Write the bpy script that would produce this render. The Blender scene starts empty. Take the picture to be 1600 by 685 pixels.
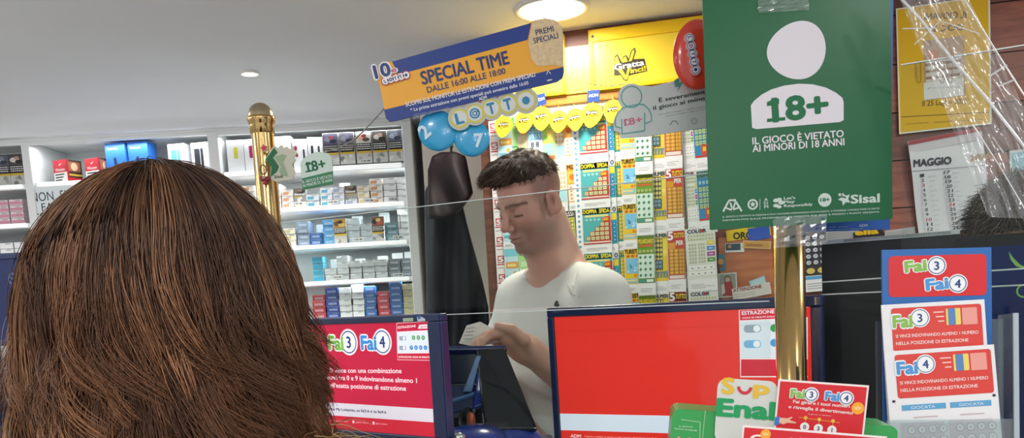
import bpy, bmesh, math, random
import numpy as np
from mathutils import Vector, Matrix
SC = bpy.context.scene
COL = SC.collection
PI = math.pi
rnd = random.Random(7)
def rad(a): return a * PI / 180
# ---------------------------------------------------------------- camera geometry
FPX, CX, CY = 1300.0, 800.0, 600.0
PITCH, ROLL = rad(6.4), rad(3.2)
CAM = Vector((0, 0, 1.5))
FW = Vector((0, math.cos(PITCH), -math.sin(PITCH)))
UU = Vector((0, math.sin(PITCH), math.cos(PITCH)))
XX = Vector((1, 0, 0)); ZZ = Vector((0, 0, 1))
RC = XX * math.cos(ROLL) - UU * math.sin(ROLL)
UC = XX * math.sin(ROLL) + UU * math.cos(ROLL)
def ray(px, py): return FW * FPX + RC * (px - CX) + UC * (CY - py)
def P(px, py, Y):
    d = ray(px, py); return CAM + d * (Y / d.y)
def PZ(px, py, z):
    d = ray(px, py); return CAM + d * ((z - CAM.z) / d.z)
def PPL(px, py, o, n):
    d = ray(px, py); return CAM + d * ((o - CAM).dot(n) / d.dot(n))
def rowpx(y0, x0, x): return y0 - (x - x0) * math.tan(ROLL)
class Fr:
    """a local frame on a real plane: x right, y up, z out of the front"""
    def __init__(s, o, x, y, w=0, h=0):
        x = x.normalized(); y = (y - x * y.dot(x)).normalized(); z = x.cross(y)
        s.o, s.x, s.y, s.z, s.w, s.h = o, x, y, z, w, h
        s.M = Matrix(((x.x, y.x, z.x, o.x), (x.y, y.y, z.y, o.y), (x.z, y.z, z.z, o.z), (0, 0, 0, 1)))
    def loc(s, px, py, dz=0.0):
        p = PPL(px, py, s.o + s.z * dz, s.z) - s.o
        return (p.dot(s.x), p.dot(s.y))
    def off(s, dz):
        return Fr(s.o + s.z * dz, s.x, s.y, s.w, s.h)
    def at(s, x, y, z=0): return s.o + s.x * x + s.y * y + s.z * z
def pframe(tl, tr, bl, YL, YR=None, YB=None):
    a = P(*tl, YL); b = P(*tr, YL if YR is None else YR); c = P(*bl, YL if YB is None else YB)
    x = b - a; xn = x.normalized(); y = a - c; yy = y - xn * y.dot(xn)
    return Fr(a, x, yy, x.length, yy.length)
def wframe(tl, tr, bl, W, dz=0):
    o = W.o + W.z * dz
    a = PPL(*tl, o, W.z); b = PPL(*tr, o, W.z); c = PPL(*bl, o, W.z)
    y = a - c; x = b - a; yn = y.normalized(); xx = x - yn * x.dot(yn)
    f = Fr(a, xx, yn, xx.length, y.length); return f
# ---------------------------------------------------------------- materials
MATS = {}
def lin(c):
    c = c / 255.0
    return c / 12.92 if c <= 0.04045 else ((c + 0.055) / 1.055) ** 2.4
def rgb(h): return (lin(int(h[0:2], 16)), lin(int(h[2:4], 16)), lin(int(h[4:6], 16)))
def mat(h, rough=0.5, metal=0.0, emit=0.0, spec=0.5, noise=0.0, nscale=20.0, bump=0.0, coat=0.0):
    key = (h, rough, metal, emit, spec, noise, nscale, bump, coat)
    if key in MATS: return MATS[key]
    m = bpy.data.materials.new('m_%s_%d' % (h, len(MATS))); m.use_nodes = True
    nt = m.node_tree; b = nt.nodes['Principled BSDF']; c = rgb(h)
    b.inputs['Base Color'].default_value = (*c, 1); b.inputs['Roughness'].default_value = rough
    b.inputs['Metallic'].default_value = metal; b.inputs['Specular IOR Level'].default_value = spec
    if coat: b.inputs['Coat Weight'].default_value = coat; b.inputs['Coat Roughness'].default_value = 0.08
    if emit:
        b.inputs['Emission Color'].default_value = (*c, 1); b.inputs['Emission Strength'].default_value = emit
    if noise or bump:
        tc = nt.nodes.new('ShaderNodeTexCoord'); n = nt.nodes.new('ShaderNodeTexNoise')
        n.inputs['Scale'].default_value = nscale; n.inputs['Detail'].default_value = 4
        nt.links.new(tc.outputs['Object'], n.inputs['Vector'])
        if noise:
            r = nt.nodes.new('ShaderNodeValToRGB')
            r.color_ramp.elements[0].position = .3; r.color_ramp.elements[1].position = .7
            r.color_ramp.elements[0].color = (*[x * (1 - noise) for x in c], 1)
            r.color_ramp.elements[1].color = (*[min(1, x * (1 + noise)) for x in c], 1)
            nt.links.new(n.outputs['Fac'], r.inputs['Fac']); nt.links.new(r.outputs['Color'], b.inputs['Base Color'])
        if bump:
            bp = nt.nodes.new('ShaderNodeBump'); bp.inputs['Strength'].default_value = bump; bp.inputs['Distance'].default_value = .004
            nt.links.new(n.outputs['Fac'], bp.inputs['Height']); nt.links.new(bp.outputs['Normal'], b.inputs['Normal'])
    MATS[key] = m; return m
def paper(h): return mat(h, 0.55, spec=0.3)
def card(h): return mat(h, 0.4, spec=0.4)
def clear(name, gloss=0.07, milky=0.0, tint='ffffff', rough=0.03, bump=0.0, bscale=30):
    m = bpy.data.materials.new(name); m.use_nodes = True; nt = m.node_tree; nt.nodes.clear()
    out = nt.nodes.new('ShaderNodeOutputMaterial'); t = nt.nodes.new('ShaderNodeBsdfTransparent'); t.inputs[0].default_value = (*rgb(tint), 1)
    g = nt.nodes.new('ShaderNodeBsdfGlossy'); g.inputs['Roughness'].default_value = rough
    mx = nt.nodes.new('ShaderNodeMixShader'); mx.inputs[0].default_value = gloss
    nt.links.new(t.outputs[0], mx.inputs[1]); nt.links.new(g.outputs[0], mx.inputs[2]); last = mx
    if milky:
        d = nt.nodes.new('ShaderNodeBsdfDiffuse'); d.inputs[0].default_value = (.9, .9, .9, 1)
        m2 = nt.nodes.new('ShaderNodeMixShader'); m2.inputs[0].default_value = milky
        nt.links.new(last.outputs[0], m2.inputs[1]); nt.links.new(d.outputs[0], m2.inputs[2]); last = m2
    if bump:
        n = nt.nodes.new('ShaderNodeTexNoise'); n.inputs['Scale'].default_value = bscale; n.inputs['Detail'].default_value = 3
        tc = nt.nodes.new('ShaderNodeTexCoord'); nt.links.new(tc.outputs['Object'], n.inputs['Vector'])
        bp = nt.nodes.new('ShaderNodeBump'); bp.inputs['Strength'].default_value = bump; bp.inputs['Distance'].default_value = .01
        nt.links.new(n.outputs['Fac'], bp.inputs['Height']); nt.links.new(bp.outputs['Normal'], g.inputs['Normal'])
    nt.links.new(last.outputs[0], out.inputs[0]); return m
def attr_mat(name, rough=0.5, spec=0.5, sss=0.0, bump=0.0, bscale=300):
    """colour of each point of a body or strand comes from its own colour attribute"""
    m = bpy.data.materials.new(name); m.use_nodes = True; nt = m.node_tree; b = nt.nodes['Principled BSDF']
    a = nt.nodes.new('ShaderNodeAttribute'); a.attribute_name = 'tint'
    nt.links.new(a.outputs['Color'], b.inputs['Base Color'])
    b.inputs['Roughness'].default_value = rough; b.inputs['Specular IOR Level'].default_value = spec
    if sss:
        b.inputs['Subsurface Weight'].default_value = sss; b.inputs['Subsurface Radius'].default_value = (.012, .004, .002); b.inputs['Subsurface Scale'].default_value = .4
    if bump:
        n = nt.nodes.new('ShaderNodeTexNoise'); n.inputs['Scale'].default_value = bscale
        tc = nt.nodes.new('ShaderNodeTexCoord'); nt.links.new(tc.outputs['Object'], n.inputs['Vector'])
        bp = nt.nodes.new('ShaderNodeBump'); bp.inputs['Strength'].default_value = bump; bp.inputs['Distance'].default_value = .002
        nt.links.new(n.outputs['Fac'], bp.inputs['Height']); nt.links.new(bp.outputs['Normal'], b.inputs['Normal'])
    return m
# ---------------------------------------------------------------- text (built-in font)
_TX = {}
def text_mesh(s, off=0.0):
    k = (s, off)
    if k in _TX: return _TX[k]
    cu = bpy.data.curves.new('t', 'FONT'); cu.body = s; cu.offset = off; cu.resolution_u = 3; cu.fill_mode = 'FRONT'
    o = bpy.data.objects.new('t', cu); COL.objects.link(o)
    dg = bpy.context.evaluated_depsgraph_get(); dg.update()
    me = o.evaluated_get(dg).to_mesh()
    v = [(a.co.x, a.co.y) for a in me.vertices]; f = [tuple(p.vertices) for p in me.polygons]
    o.evaluated_get(dg).to_mesh_clear()
    bpy.data.objects.remove(o); bpy.data.curves.remove(cu)
    xs = [a[0] for a in v] or [0, 1]
    r = (v, f, min(xs), max(xs)); _TX[k] = r; return r
CAP = 0.70   # cap height of the built-in font for size 1
# ---------------------------------------------------------------- 2D outlines
def circ(cx, cy, r, n=24, ry=None, a0=0): return [(cx + r * math.cos(a0 + 2 * PI * i / n), cy + (ry or r) * math.sin(a0 + 2 * PI * i / n)) for i in range(n)]
def rrect(x0, y0, x1, y1, r, n=5):
    r = min(r, abs(x1 - x0) / 2 - 1e-6, abs(y1 - y0) / 2 - 1e-6); p = []
    for cx, cy, a in ((x1 - r, y1 - r, 0), (x0 + r, y1 - r, 90), (x0 + r, y0 + r, 180), (x1 - r, y0 + r, 270)):
        for i in range(n + 1):
            t = rad(a + 90 * i / n); p.append((cx + r * math.cos(t), cy + r * math.sin(t)))
    return p
def star(cx, cy, r, k=.45, n=5, a0=PI / 2): return [(cx + (r if i % 2 == 0 else r * k) * math.cos(a0 + PI * i / n), cy + (r if i % 2 == 0 else r * k) * math.sin(a0 + PI * i / n)) for i in range(2 * n)]
def ring_pts(cx, cy, r0, r1, n=24): return circ(cx, cy, r0, n), circ(cx, cy, r1, n)
# ---------------------------------------------------------------- mesh builder
class B:
    def __init__(s): s.v, s.f, s.mi, s.sm, s.mats = [], [], [], [], []
    def m(s, mt):
        if mt not in s.mats: s.mats.append(mt)
        return s.mats.index(mt)
    def add(s, v, f, mt, sm=False, M=None):
        o = len(s.v); i = s.m(mt)
        s.v += [tuple(M @ Vector(a)) for a in v] if M is not None else [tuple(a) for a in v]
        for q in f: s.f.append(tuple(a + o for a in q)); s.mi.append(i); s.sm.append(sm)
    def poly(s, pts, z, mt):
        a = sum(pts[i][0] * pts[(i + 1) % len(pts)][1] - pts[(i + 1) % len(pts)][0] * pts[i][1] for i in range(len(pts)))
        if a < 0: pts = pts[::-1]
        s.add([(x, y, z) for x, y in pts], [tuple(range(len(pts)))], mt)
    def rect(s, x0, y0, x1, y1, z, mt): s.poly([(x0, y0), (x1, y0), (x1, y1), (x0, y1)], z, mt)
    def ring(s, cx, cy, r0, r1, z, mt, n=24):
        a, b = ring_pts(cx, cy, r0, r1, n)
        s.add([(x, y, z) for x, y in a + b], [(i, n + i, n + (i + 1) % n, (i + 1) % n)[::-1] for i in range(n)], mt)
    def line(s, pts, w, z, mt):
        for (x0, y0), (x1, y1) in zip(pts, pts[1:]):
            L = math.hypot(x1 - x0, y1 - y0) or 1; nx, ny = -(y1 - y0) / L * w / 2, (x1 - x0) / L * w / 2
            s.poly([(x0 - nx, y0 - ny), (x1 - nx, y1 - ny), (x1 + nx, y1 + ny), (x0 + nx, y0 + ny)], z, mt)
    def slab(s, pts, z0, z1, mt, side=None):
        a = sum(pts[i][0] * pts[(i + 1) % len(pts)][1] - pts[(i + 1) % len(pts)][0] * pts[i][1] for i in range(len(pts)))
        if a < 0: pts = pts[::-1]
        n = len(pts); s.add([(x, y, z1) for x, y in pts], [tuple(range(n))], mt)
        v = [(x, y, z1) for x, y in pts] + [(x, y, z0) for x, y in pts]
        s.add(v, [(i, i + n, (i + 1) % n + n, (i + 1) % n) for i in range(n)] + [tuple(range(2 * n - 1, n - 1, -1))], side or mt)
    def box(s, a, b, mt, M=None):
        x0, y0, z0 = a; x1, y1, z1 = b
        v = [(x0, y0, z0), (x1, y0, z0), (x1, y1, z0), (x0, y1, z0), (x0, y0, z1), (x1, y0, z1), (x1, y1, z1), (x0, y1, z1)]
        s.add(v, [(0, 3, 2, 1), (4, 5, 6, 7), (0, 1, 5, 4), (1, 2, 6, 5), (2, 3, 7, 6), (3, 0, 4, 7)], mt, M=M)
    def text(s, t, x, y, mt, z, w=None, h=None, rot=0.0, bold=0.0, al='L'):
        """baseline start (x, y); h = cap height; w = width to fit"""
        v, f, a, b = text_mesh(t, 0.0)
        if not v: return
        sy = (h or 0) / CAP; sx = (w / (b - a)) if w else sy
        if not h: sy = sx
        W = (b - a) * sx; ox = {'L': 0, 'C': -W / 2, 'R': -W}[al]
        c, sn = math.cos(rot), math.sin(rot)
        # heavier letters: the same outline laid down again a hair to each side
        e = bold * .8
        offs = [(0, 0)] if bold < .012 else [(-e, 0), (e, 0), (0, e * .7), (0, -e * .7)] if bold < .04 else [(e * math.cos(PI * i / 4), e * math.sin(PI * i / 4)) for i in range(8)] + [(0, 0)]
        for i, (du, dv) in enumerate(offs):
            q = []
            for p in v:
                px, py = (p[0] - a + du) * sx + ox, (p[1] + dv) * sy
                q.append((x + px * c - py * sn, y + px * sn + py * c, z + i * 2e-6))
            s.add(q, f, mt)
    def tpx(s, fr, t, p0, p1, cap, mt, z, bold=0.0):
        """text whose baseline runs from pixel p0 to p1 on the frame's plane"""
        a = fr.loc(*p0); b = fr.loc(*p1); c = fr.loc(p0[0], p0[1] - cap)
        s.text(t, a[0], a[1], mt, z, w=math.dist(a, b), h=math.dist(a, c), rot=math.atan2(b[1] - a[1], b[0] - a[0]), bold=bold)
    def tube(s, pts, r, mt, n=8, caps=True, sm=True):
        pts = [Vector(p) for p in pts]; k = len(pts)
        rs = r if isinstance(r, (list, tuple)) else [r] * k
        d0 = (pts[1] - pts[0]).normalized(); up = Vector((0, 0, 1)) if abs(d0.z) < .9 else Vector((1, 0, 0))
        nn = d0.cross(up).normalized(); V = []
        for i, p in enumerate(pts):
            d = (pts[min(i + 1, k - 1)] - pts[max(i - 1, 0)]).normalized()
            nn = (nn - d * nn.dot(d)).normalized(); bb = d.cross(nn)
            for j in range(n):
                a = 2 * PI * j / n; V.append(p + (nn * math.cos(a) + bb * math.sin(a)) * rs[i])
        Fc = [(i * n + j, i * n + (j + 1) % n, (i + 1) * n + (j + 1) % n, (i + 1) * n + j) for i in range(k - 1) for j in range(n)]
        s.add(V, Fc, mt, sm)
        if caps: s.add(V[:n], [tuple(range(n))[::-1]], mt); s.add(V[-n:], [tuple(range(n))], mt)
    def lathe(s, prof, mt, n=40, sm=True, M=None):
        V = [(r * math.cos(2 * PI * j / n), r * math.sin(2 * PI * j / n), z) for r, z in prof for j in range(n)]
        Fc = [(i * n + j, i * n + (j + 1) % n, (i + 1) * n + (j + 1) % n, (i + 1) * n + j) for i in range(len(prof) - 1) for j in range(n)]
        s.add(V, Fc, mt, sm, M)
    def ellip(s, c, r, mt, n=24, k=14):
        V = []; 
        for i in range(k + 1):
            t = PI * i / k
            for j in range(n): V.append((c[0] + r[0] * math.sin(t) * math.cos(2 * PI * j / n), c[1] + r[1] * math.sin(t) * math.sin(2 * PI * j / n), c[2] + r[2] * math.cos(t)))
        s.add(V, [(i * n + j, (i + 1) * n + j, (i + 1) * n + (j + 1) % n, i * n + (j + 1) % n) for i in range(k) for j in range(n)], mt, True)
    def build(s, name, parent=None, M=None, bevel=0.0, segs=2):
        me = bpy.data.meshes.new(name); me.from_pydata(s.v, [], s.f)
        for mt in s.mats: me.materials.append(mt)
        me.polygons.foreach_set('material_index', s.mi); me.polygons.foreach_set('use_smooth', s.sm); me.update()
        o = bpy.data.objects.new(name, me); COL.objects.link(o)
        if parent is not None: o.parent = parent
        if M is not None:
            if parent is None: o.matrix_world = M
            else: o.matrix_local = M
        if bevel:
            b = o.modifiers.new('soft', 'BEVEL'); b.width = bevel; b.segments = segs; b.limit_method = 'ANGLE'; b.angle_limit = rad(40)
        return o
def tag(o, label, cat, group=None):
    n = len(label.replace(',', ' ').split())
    if not 4 <= n <= 16: print('LABEL LENGTH', n, label)
    o['label'] = label; o['category'] = cat
    if group: o['group'] = group
    return o
def thing(name, label, cat, M=None, group=None):
    o = bpy.data.objects.new(name, None); COL.objects.link(o); o.empty_display_size = .05
    if M is not None: o.matrix_world = M
    return tag(o, label, cat, group)
def struct(o): o['kind'] = 'structure'; return o
def dup(root, M, label, group=None):
    r = root.copy(); COL.objects.link(r); r.matrix_world = M; r['label'] = label
    if group: r['group'] = group
    for ch in list(root.children):
        c = ch.copy(); COL.objects.link(c); c.parent = r
        for g in ch.children:
            d = g.copy(); COL.objects.link(d); d.parent = c
    return r
ORD = ['', 'first', 'second', 'third', 'fourth', 'fifth', 'sixth', 'seventh', 'eighth', 'ninth', 'tenth', 'eleventh', 'twelfth', 'thirteenth', 'fourteenth']
def np_mesh(name, V, Fq, mt, parent=None, tint=None, smooth=True):
    """V (n,3), Fq (m,4) arrays -> mesh object"""
    me = bpy.data.meshes.new(name); n, k = len(V), Fq.shape[1]
    me.vertices.add(n); me.vertices.foreach_set('co', np.ascontiguousarray(V, np.float32).ravel())
    me.loops.add(Fq.size); me.loops.foreach_set('vertex_index', np.ascontiguousarray(Fq, np.int32).ravel())
    me.polygons.add(len(Fq)); me.polygons.foreach_set('loop_start', np.arange(0, Fq.size, k, dtype=np.int32))
    me.polygons.foreach_set('use_smooth', np.full(len(Fq), smooth))
    me.update(calc_edges=True); me.validate()
    if tint is not None:
        a = me.attributes.new('tint', 'FLOAT_COLOR', 'POINT')
        a.data.foreach_set('color', np.concatenate([tint, np.ones((n, 1))], 1).astype(np.float32).ravel())
    me.materials.append(mt)
    o = bpy.data.objects.new(name, me); COL.objects.link(o)
    if parent is not None: o.parent = parent
    return o
# ================================================================ the room
ZC = CAM.z + 0.69            # ceiling
YC = 2.90                    # front of the shelving
WT = -0.25                   # the wooden wall turns towards the camera to the right
WALL = Fr(Vector((0, 2.40, 0)), Vector((1, WT, 0)), ZZ)
def wood_mat(name, c1, c2, scale=3.0, rough=.45):
    m = bpy.data.materials.new(name); m.use_nodes = True; nt = m.node_tree; b = nt.nodes['Principled BSDF']
    tc = nt.nodes.new('ShaderNodeTexCoord'); mp = nt.nodes.new('ShaderNodeMapping'); mp.inputs['Scale'].default_value = (scale, scale * 8, scale * 8)
    n = nt.nodes.new('ShaderNodeTexNoise'); n.inputs['Scale'].default_value = 2.5; n.inputs['Detail'].default_value = 6; n.inputs['Distortion'].default_value = .6
    r = nt.nodes.new('ShaderNodeValToRGB'); r.color_ramp.elements[0].position = .35; r.color_ramp.elements[1].position = .68
    r.color_ramp.elements[0].color = (*rgb(c1), 1); r.color_ramp.elements[1].color = (*rgb(c2), 1)
    nt.links.new(tc.outputs['Object'], mp.inputs[0]); nt.links.new(mp.outputs[0], n.inputs['Vector'])
    nt.links.new(n.outputs['Fac'], r.inputs['Fac']); nt.links.new(r.outputs[0], b.inputs['Base Color'])
    b.inputs['Roughness'].default_value = rough; return m
WOOD = wood_mat('reddish_wood', '7a4030', '9c5a42', 3)
WOOD_D = wood_mat('dark_wood', '5a3226', '7a4534', 3)
WHITEWALL = mat('d6d6d4', .7, noise=.03, nscale=6)
CEIL = mat('e6e8ec', .8, noise=.015, nscale=3)
b = B(); b.box((-4, -2.6, -.1), (3.2, 3.3, 0), mat('c9c4ba', .4, noise=.06, nscale=8)); struct(b.build('floor'))
b = B(); b.box((-4, -2.6, ZC), (3.2, 3.3, ZC + .1), CEIL); struct(b.build('ceiling'))
b = B(); b.box((-4, 3.2, 0), (3.2, 3.3, ZC), WHITEWALL); struct(b.build('wall_back'))
b = B(); b.box((-4.1, -2.6, 0), (-4, 3.3, ZC), WHITEWALL); struct(b.build('wall_left'))
# white fascia between the shelving and the ceiling
b = B()
ZT_ = CF0 = P(200, 213, YC).z + .0135
prof = [(YC - .035 - .33 * (1 - math.sin(t)), ZT_ + (ZC - ZT_ + .001) * (1 - math.cos(t)) if False else ZC + .001 - (ZC - ZT_) * (1 - math.cos(t))) for t in [PI / 2 * i / 14 for i in range(15)]]
prof += [(YC - .035, ZT_ - .004), (YC + .3, ZT_ - .004), (YC + .3, ZC + .002), (YC - .365, ZC + .002)]
xa, xb = -3.9, P(655, 190, YC).x; n = len(prof)
b.add([(xa, y, z) for y, z in prof[:15]] + [(xb, y, z) for y, z in prof[:15]], [(i, i + 1, i + 16, i + 15) for i in range(14)], CEIL, True)
b.add([(xa, y, z) for y, z in prof] + [(xb, y, z) for y, z in prof], [(i, (i + 1) % n, (i + 1) % n + n, i + n) for i in range(14, n)] + [tuple(range(n))[::-1], tuple(range(n, 2 * n))], CEIL)
struct(b.build('trim_1'))
# wooden wall with horizontal boards, its own end post
b = B()
xl = WALL.loc(778, 300)[0]; xr = 2.2
zz = 0.0; k = 0
while zz < ZC - .001:
    z1 = min(zz + .118, ZC)
    b.box((xl, zz + .003, -.06), (xr, z1, 0), WOOD if k % 3 else WOOD_D); k += 1; zz = z1
b.box((xl, 0, -.06), (xr, ZC, -.004), mat('2a1712', .8))
struct(b.build('wall_right', None, WALL.M))
b = B(); xp = WALL.loc(762, 400)[0]; b.box((xp, 0, -.10), (xl + .002, ZC - .0005, .012), wood_mat('post_wood', '5b3222', '7c4a33', 4))
struct(b.build('trim_2', None, WALL.M, bevel=.002))
# pale side return of the niche where the coats hang
b = B(); ya = 2.56; xq = P(764, 350, ya).x + .02
b.box((xq, ya, 0), (xq + .03, 3.2, ZC), mat('d8d2c8', .7)); struct(b.build('wall_niche'))
b = B(); xn = P(655, 350, 2.9).x + .03; b.box((xn, 2.86, 0), (xq - .001, 3.19, ZC - .001), mat('efe6da', .7)); struct(b.build('wall_recess'))
# ---------------------------------------------------------------- ceiling lamps
LAMP = mat('fff4df', .4, emit=14.0)
def downlight(px, py, dpx, label, strength):
    c = PZ(px, py, ZC); a = PZ(px - dpx / 2, py + dpx / 2 * math.tan(ROLL), ZC); e = PZ(px + dpx / 2, py - dpx / 2 * math.tan(ROLL), ZC); r = (e - a).length / 2
    t = thing('ceiling_downlight', label, 'ceiling lamp', Matrix.Translation(c), 'lamps set into the ceiling')
    q = B(); q.lathe([(r * 1.06, 0), (r * 1.05, -.006), (r * .97, -.008), (r * .9, -.004), (r * .88, 0)], mat('e8e4dc', .35), 48); q.build('rim', t)
    q = B(); q.lathe([(r * .885, -.0015), (r * .5, -.003), (.0001, -.0035)], mat('fff4df', .4, emit=strength), 48); q.build('diffuser', t)
    return c, r
LAMP_C, LAMP_R = downlight(862, 13, 112, 'large round glowing downlight in the ceiling above the yellow display', 16)
SPOT_C, SPOT_R = downlight(390, 113, 27, 'small round spotlight in the ceiling above the white shelving', 30)
# ================================================================ white tobacco shelving
CF = Fr(Vector((0, YC, 0)), XX, ZZ)
def cx(px, py): return CF.loc(px, py)[0]
def cz(px, py): return CF.loc(px, py)[1]
WHT = mat('e2e4e4', .35); WHB = mat('c9cdcd', .5); LIP = mat('f4f6f6', .3, emit=.5)
DEP = .24
X0, X1, X2, X3 = cx(-130, 300), cx(42, 260), cx(335, 250), cx(645, 350)
ZTOP = cz(200, 213)
cab = thing('shelving_unit', 'white wall shelving full of cigarette packs behind the counter', 'shelving', Matrix.Translation((0, YC, 0)) @ Matrix(((1, 0, 0, 0), (0, 0, -1, 0), (0, 1, 0, 0), (0, 0, 0, 1))))
q = B(); q.box((X0, 0, -DEP - .02), (X3 + .014, ZTOP, -DEP), WHB); q.build('back_panel', cab)
for xx, ww in ((X0, .012), (X1, .014), (X2, .018), (X3, .016)):
    q = B(); q.box((xx - ww, 0, -DEP), (xx + ww, ZTOP, 0), WHT); q.build('upright', cab, bevel=.003)
q = B(); q.box((X0 - .012, ZTOP, -DEP - .02), (X3 + .016, ZTOP + .012, .0), WHT); q.build('top_board', cab, bevel=.003)
ZR = cz(490, 203)         # top edge of the upper compartments
q = B(); q.box((X2, ZR, -.02), (X3, ZTOP, -.002), WHT); q.box((X1, cz(190, 218), -.02), (X2, ZTOP, -.002), WHT); q.box((X0, cz(15, 228), -.02), (X1, ZTOP, -.002), WHT); q.build('header_board', cab)
def shelf(xa, xb, z, lip=.014, led=True):
    q = B(); q.box((xa, z - .016, -DEP), (xb, z, -.012), WHT); s = q.build('shelf', cab)
    q = B(); q.box((xa + .012, z - .014, -.012), (xb - .012, z - .014 + lip, 0), LIP if led else WHT); q.build('shelf_lip', s, bevel=.002)
ZS = [cz(560, 257.5), cz(540, 319.5), cz(560, 379), cz(570, 436), cz(560, 496)]
for z in ZS: shelf(X2 + .016, X3 - .014, z)
ZM = cz(100, 283)
shelf(X1 + .013, X2 - .017, ZM)
ZL = [cz(15, 289), cz(15, 350), cz(15, 398)]
for z in ZL: shelf(X0 + .011, X1 - .013, z)
# closed white panel of the middle bay
q = B(); q.box((X1 + .014, 0, -.02), (X2 - .018, ZM - .018, -.006), mat('d4d9db', .35)); q.build('door', cab)
# price tags on the shelf lips
PT = B(); PT.box((-.018, -.006, 0), (.018, .006, .0012), paper('dfe3e2')); 
for i, w in enumerate((.004, .007, .003, .008, .005)): PT.rect(-.013 + i * .006, -.002, -.013 + i * .006 + w * .6, .002, .0014, paper('2a2c30'))
tagsrc = None
def price(px, py, lab):
    global tagsrc
    M = CF.off(.0006).M.copy(); p = CF.at(cx(px, py), cz(px, py), .0008); M.translation = p
    if tagsrc is None: o = PT.build('price_tag', None, M); tagsrc = o
    else: o = tagsrc.copy(); COL.objects.link(o); o.matrix_world = M
    tag(o, lab, 'price tag', 'price tags on the shelf edges')
for px, py, l in ((572, 251.5, 'tiny price tag under the dark upright packs of the top shelf'), (466, 318.5, 'tiny price tag under the orange packs of the second shelf'),
                  (520, 316, 'tiny price tag under the teal packs of the second shelf'), (577, 313.5, 'tiny price tag under the cream packs of the second shelf'),
                  (615, 311.5, 'tiny price tag under the white packs of the second shelf'), (560, 374.5, 'tiny price tag at the middle of the third shelf edge'),
                  (622, 371, 'tiny price tag near the right end of the third shelf edge'), (527, 433.5, 'tiny price tag under the striped packs of the fourth shelf'), (622, 430, 'pale price strip under the charcoal packs of the fourth shelf')):
    price(px, py, l)
# ---------------------------------------------------------------- packs
K = paper
def flat_pack(base, stripe=None, logo=None, w=.0435, h=.0208, d=.085):
    """a pack lying down, its end facing out"""
    q = B(); q.box((-w / 2, 0, -d), (w / 2, h - .0006, 0), card(base))
    q.rect(-w / 2, h * .93, w / 2, h - .0006, .0003, K('9a9c9e'))
    if stripe: q.rect(-w / 2 + .001, h * .12, w / 2 - .001, h * .62, .0003, card(stripe))
    if logo:
        for i in range(4): q.poly([(-w * .42 + i * .0055, h * .12), (-w * .42 + i * .0055 + .004, h * .12), (-w * .32 + i * .0055 + .003, h * .6), (-w * .36 + i * .0055, h * .62)], .0005, card(logo))
    for i in range(5): q.rect(-w * .05 + i * .0035, h * .70, -w * .05 + i * .0035 + .0026, h * .82, .0005, K('7b7f86'))
    return q
def up_pack(photo, band='c9a63a', low='b9b9b4', top='1c1d22', w=.053, h=.106, d=.023, seed=0):
    """a pack standing up: warning photograph, black text block, gold line, pale lower third"""
    r = random.Random(seed); q = B(); q.box((-w / 2, 0, -d), (w / 2, h, 0), card(low))
    e = w / 2 - .0012
    q.rect(-e, h * .38, e, h * .985, .0003, K(top)); q.rect(-e, h * .31, e, h * .38, .0004, K(band))
    q.rect(-e, h * .63, e, h * .97, .0005, K(photo[0]))
    q.poly(circ(-e * .2, h * .8, .017, 12, .009), .0007, K(photo[1])); q.poly(circ(e * .35, h * .74, .013, 10, .007), .0008, K(photo[2])); q.poly(circ(e * .1, h * .86, .009, 9, .006, .4), .0009, K(photo[3]))
    for k in range(3):
        x = -e * .9
        while x < e * .8:
            ww = r.uniform(.003, .008); q.rect(x, h * (.57 - .065 * k), min(x + ww, e * .9), h * (.57 - .065 * k) + .003, .0007, K('d8d8d4')); x += ww + .0015
    for k in range(4): q.poly(circ(r.uniform(-e, e) * .8, h * r.uniform(.06, .26), r.uniform(.004, .009), 9), .0005 + k * .0001, K(r.choice(['8d8e8a', 'a09a92', 'd0d0cc', '77797a'])))
    return q
PK = dict(
    white=('white', flat_pack('e3e5e5')), striped=('silver striped', flat_pack('cfd2d3', 'b9bdc0')), teal=('white and teal', flat_pack('dfe4e6', 'd4dde2', '2f93b4')),
    bigteal=('white and deep teal', flat_pack('d9e0e4', 'cfd9e0', '1f8fb0')), orange=('white and peach', flat_pack('e4e0da', None, 'd08a5a')), orange2=('white and orange', flat_pack('e6e2da', None, 'c98a45')),
    cream=('cream', flat_pack('e9e4d4', None, 'cdb98a')), lav=('white and grey', flat_pack('d9dbe2', 'cfd3de', '8f9bb0')), grayblue=('grey blue', flat_pack('8fa0b6', '7d90ab')),
    blue=('strong blue', flat_pack('3f74b8', '2c5fa6')), sky=('sky blue', flat_pack('5aa6dc', '4694d0')), gray=('pale grey', flat_pack('b9c2c8', 'adb7bf')), teal2=('dull teal', flat_pack('7aa0a8', '5f8a95')),
    aqua=('aqua blue', flat_pack('58b2cf', '3b95b8')), dark=('charcoal and white', flat_pack('7d868c', '666f76')), red=('red', flat_pack('c7434a', 'b8323a')), royal=('royal blue', flat_pack('3a57a8', '2b489c')),
    khaki=('cream and khaki', flat_pack('cfc9a9', 'bdb78f')), pink=('white and pink', flat_pack('e6d3d8', 'c98a9a')), blank=('plain white', flat_pack('eceeee')))
for q in ('blue', 'red', 'royal', 'sky', 'grayblue', 'dark', 'teal2'):
    w = PK[q][1]
    w.rect(-.014, .0045, .014, .0105, .0006, K('d7dde6'))
    for i in range(5): w.rect(-.0125 + i * .0052, .0055, -.0125 + i * .0052 + .0034, .0095, .0008, card({'red': 'b8323a', 'blue': '2c5fa6', 'royal': '2b489c', 'sky': '4694d0', 'grayblue': '7d90ab', 'dark': '666f76', 'teal2': '5f8a95'}[q]))
PSRC = {}
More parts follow.
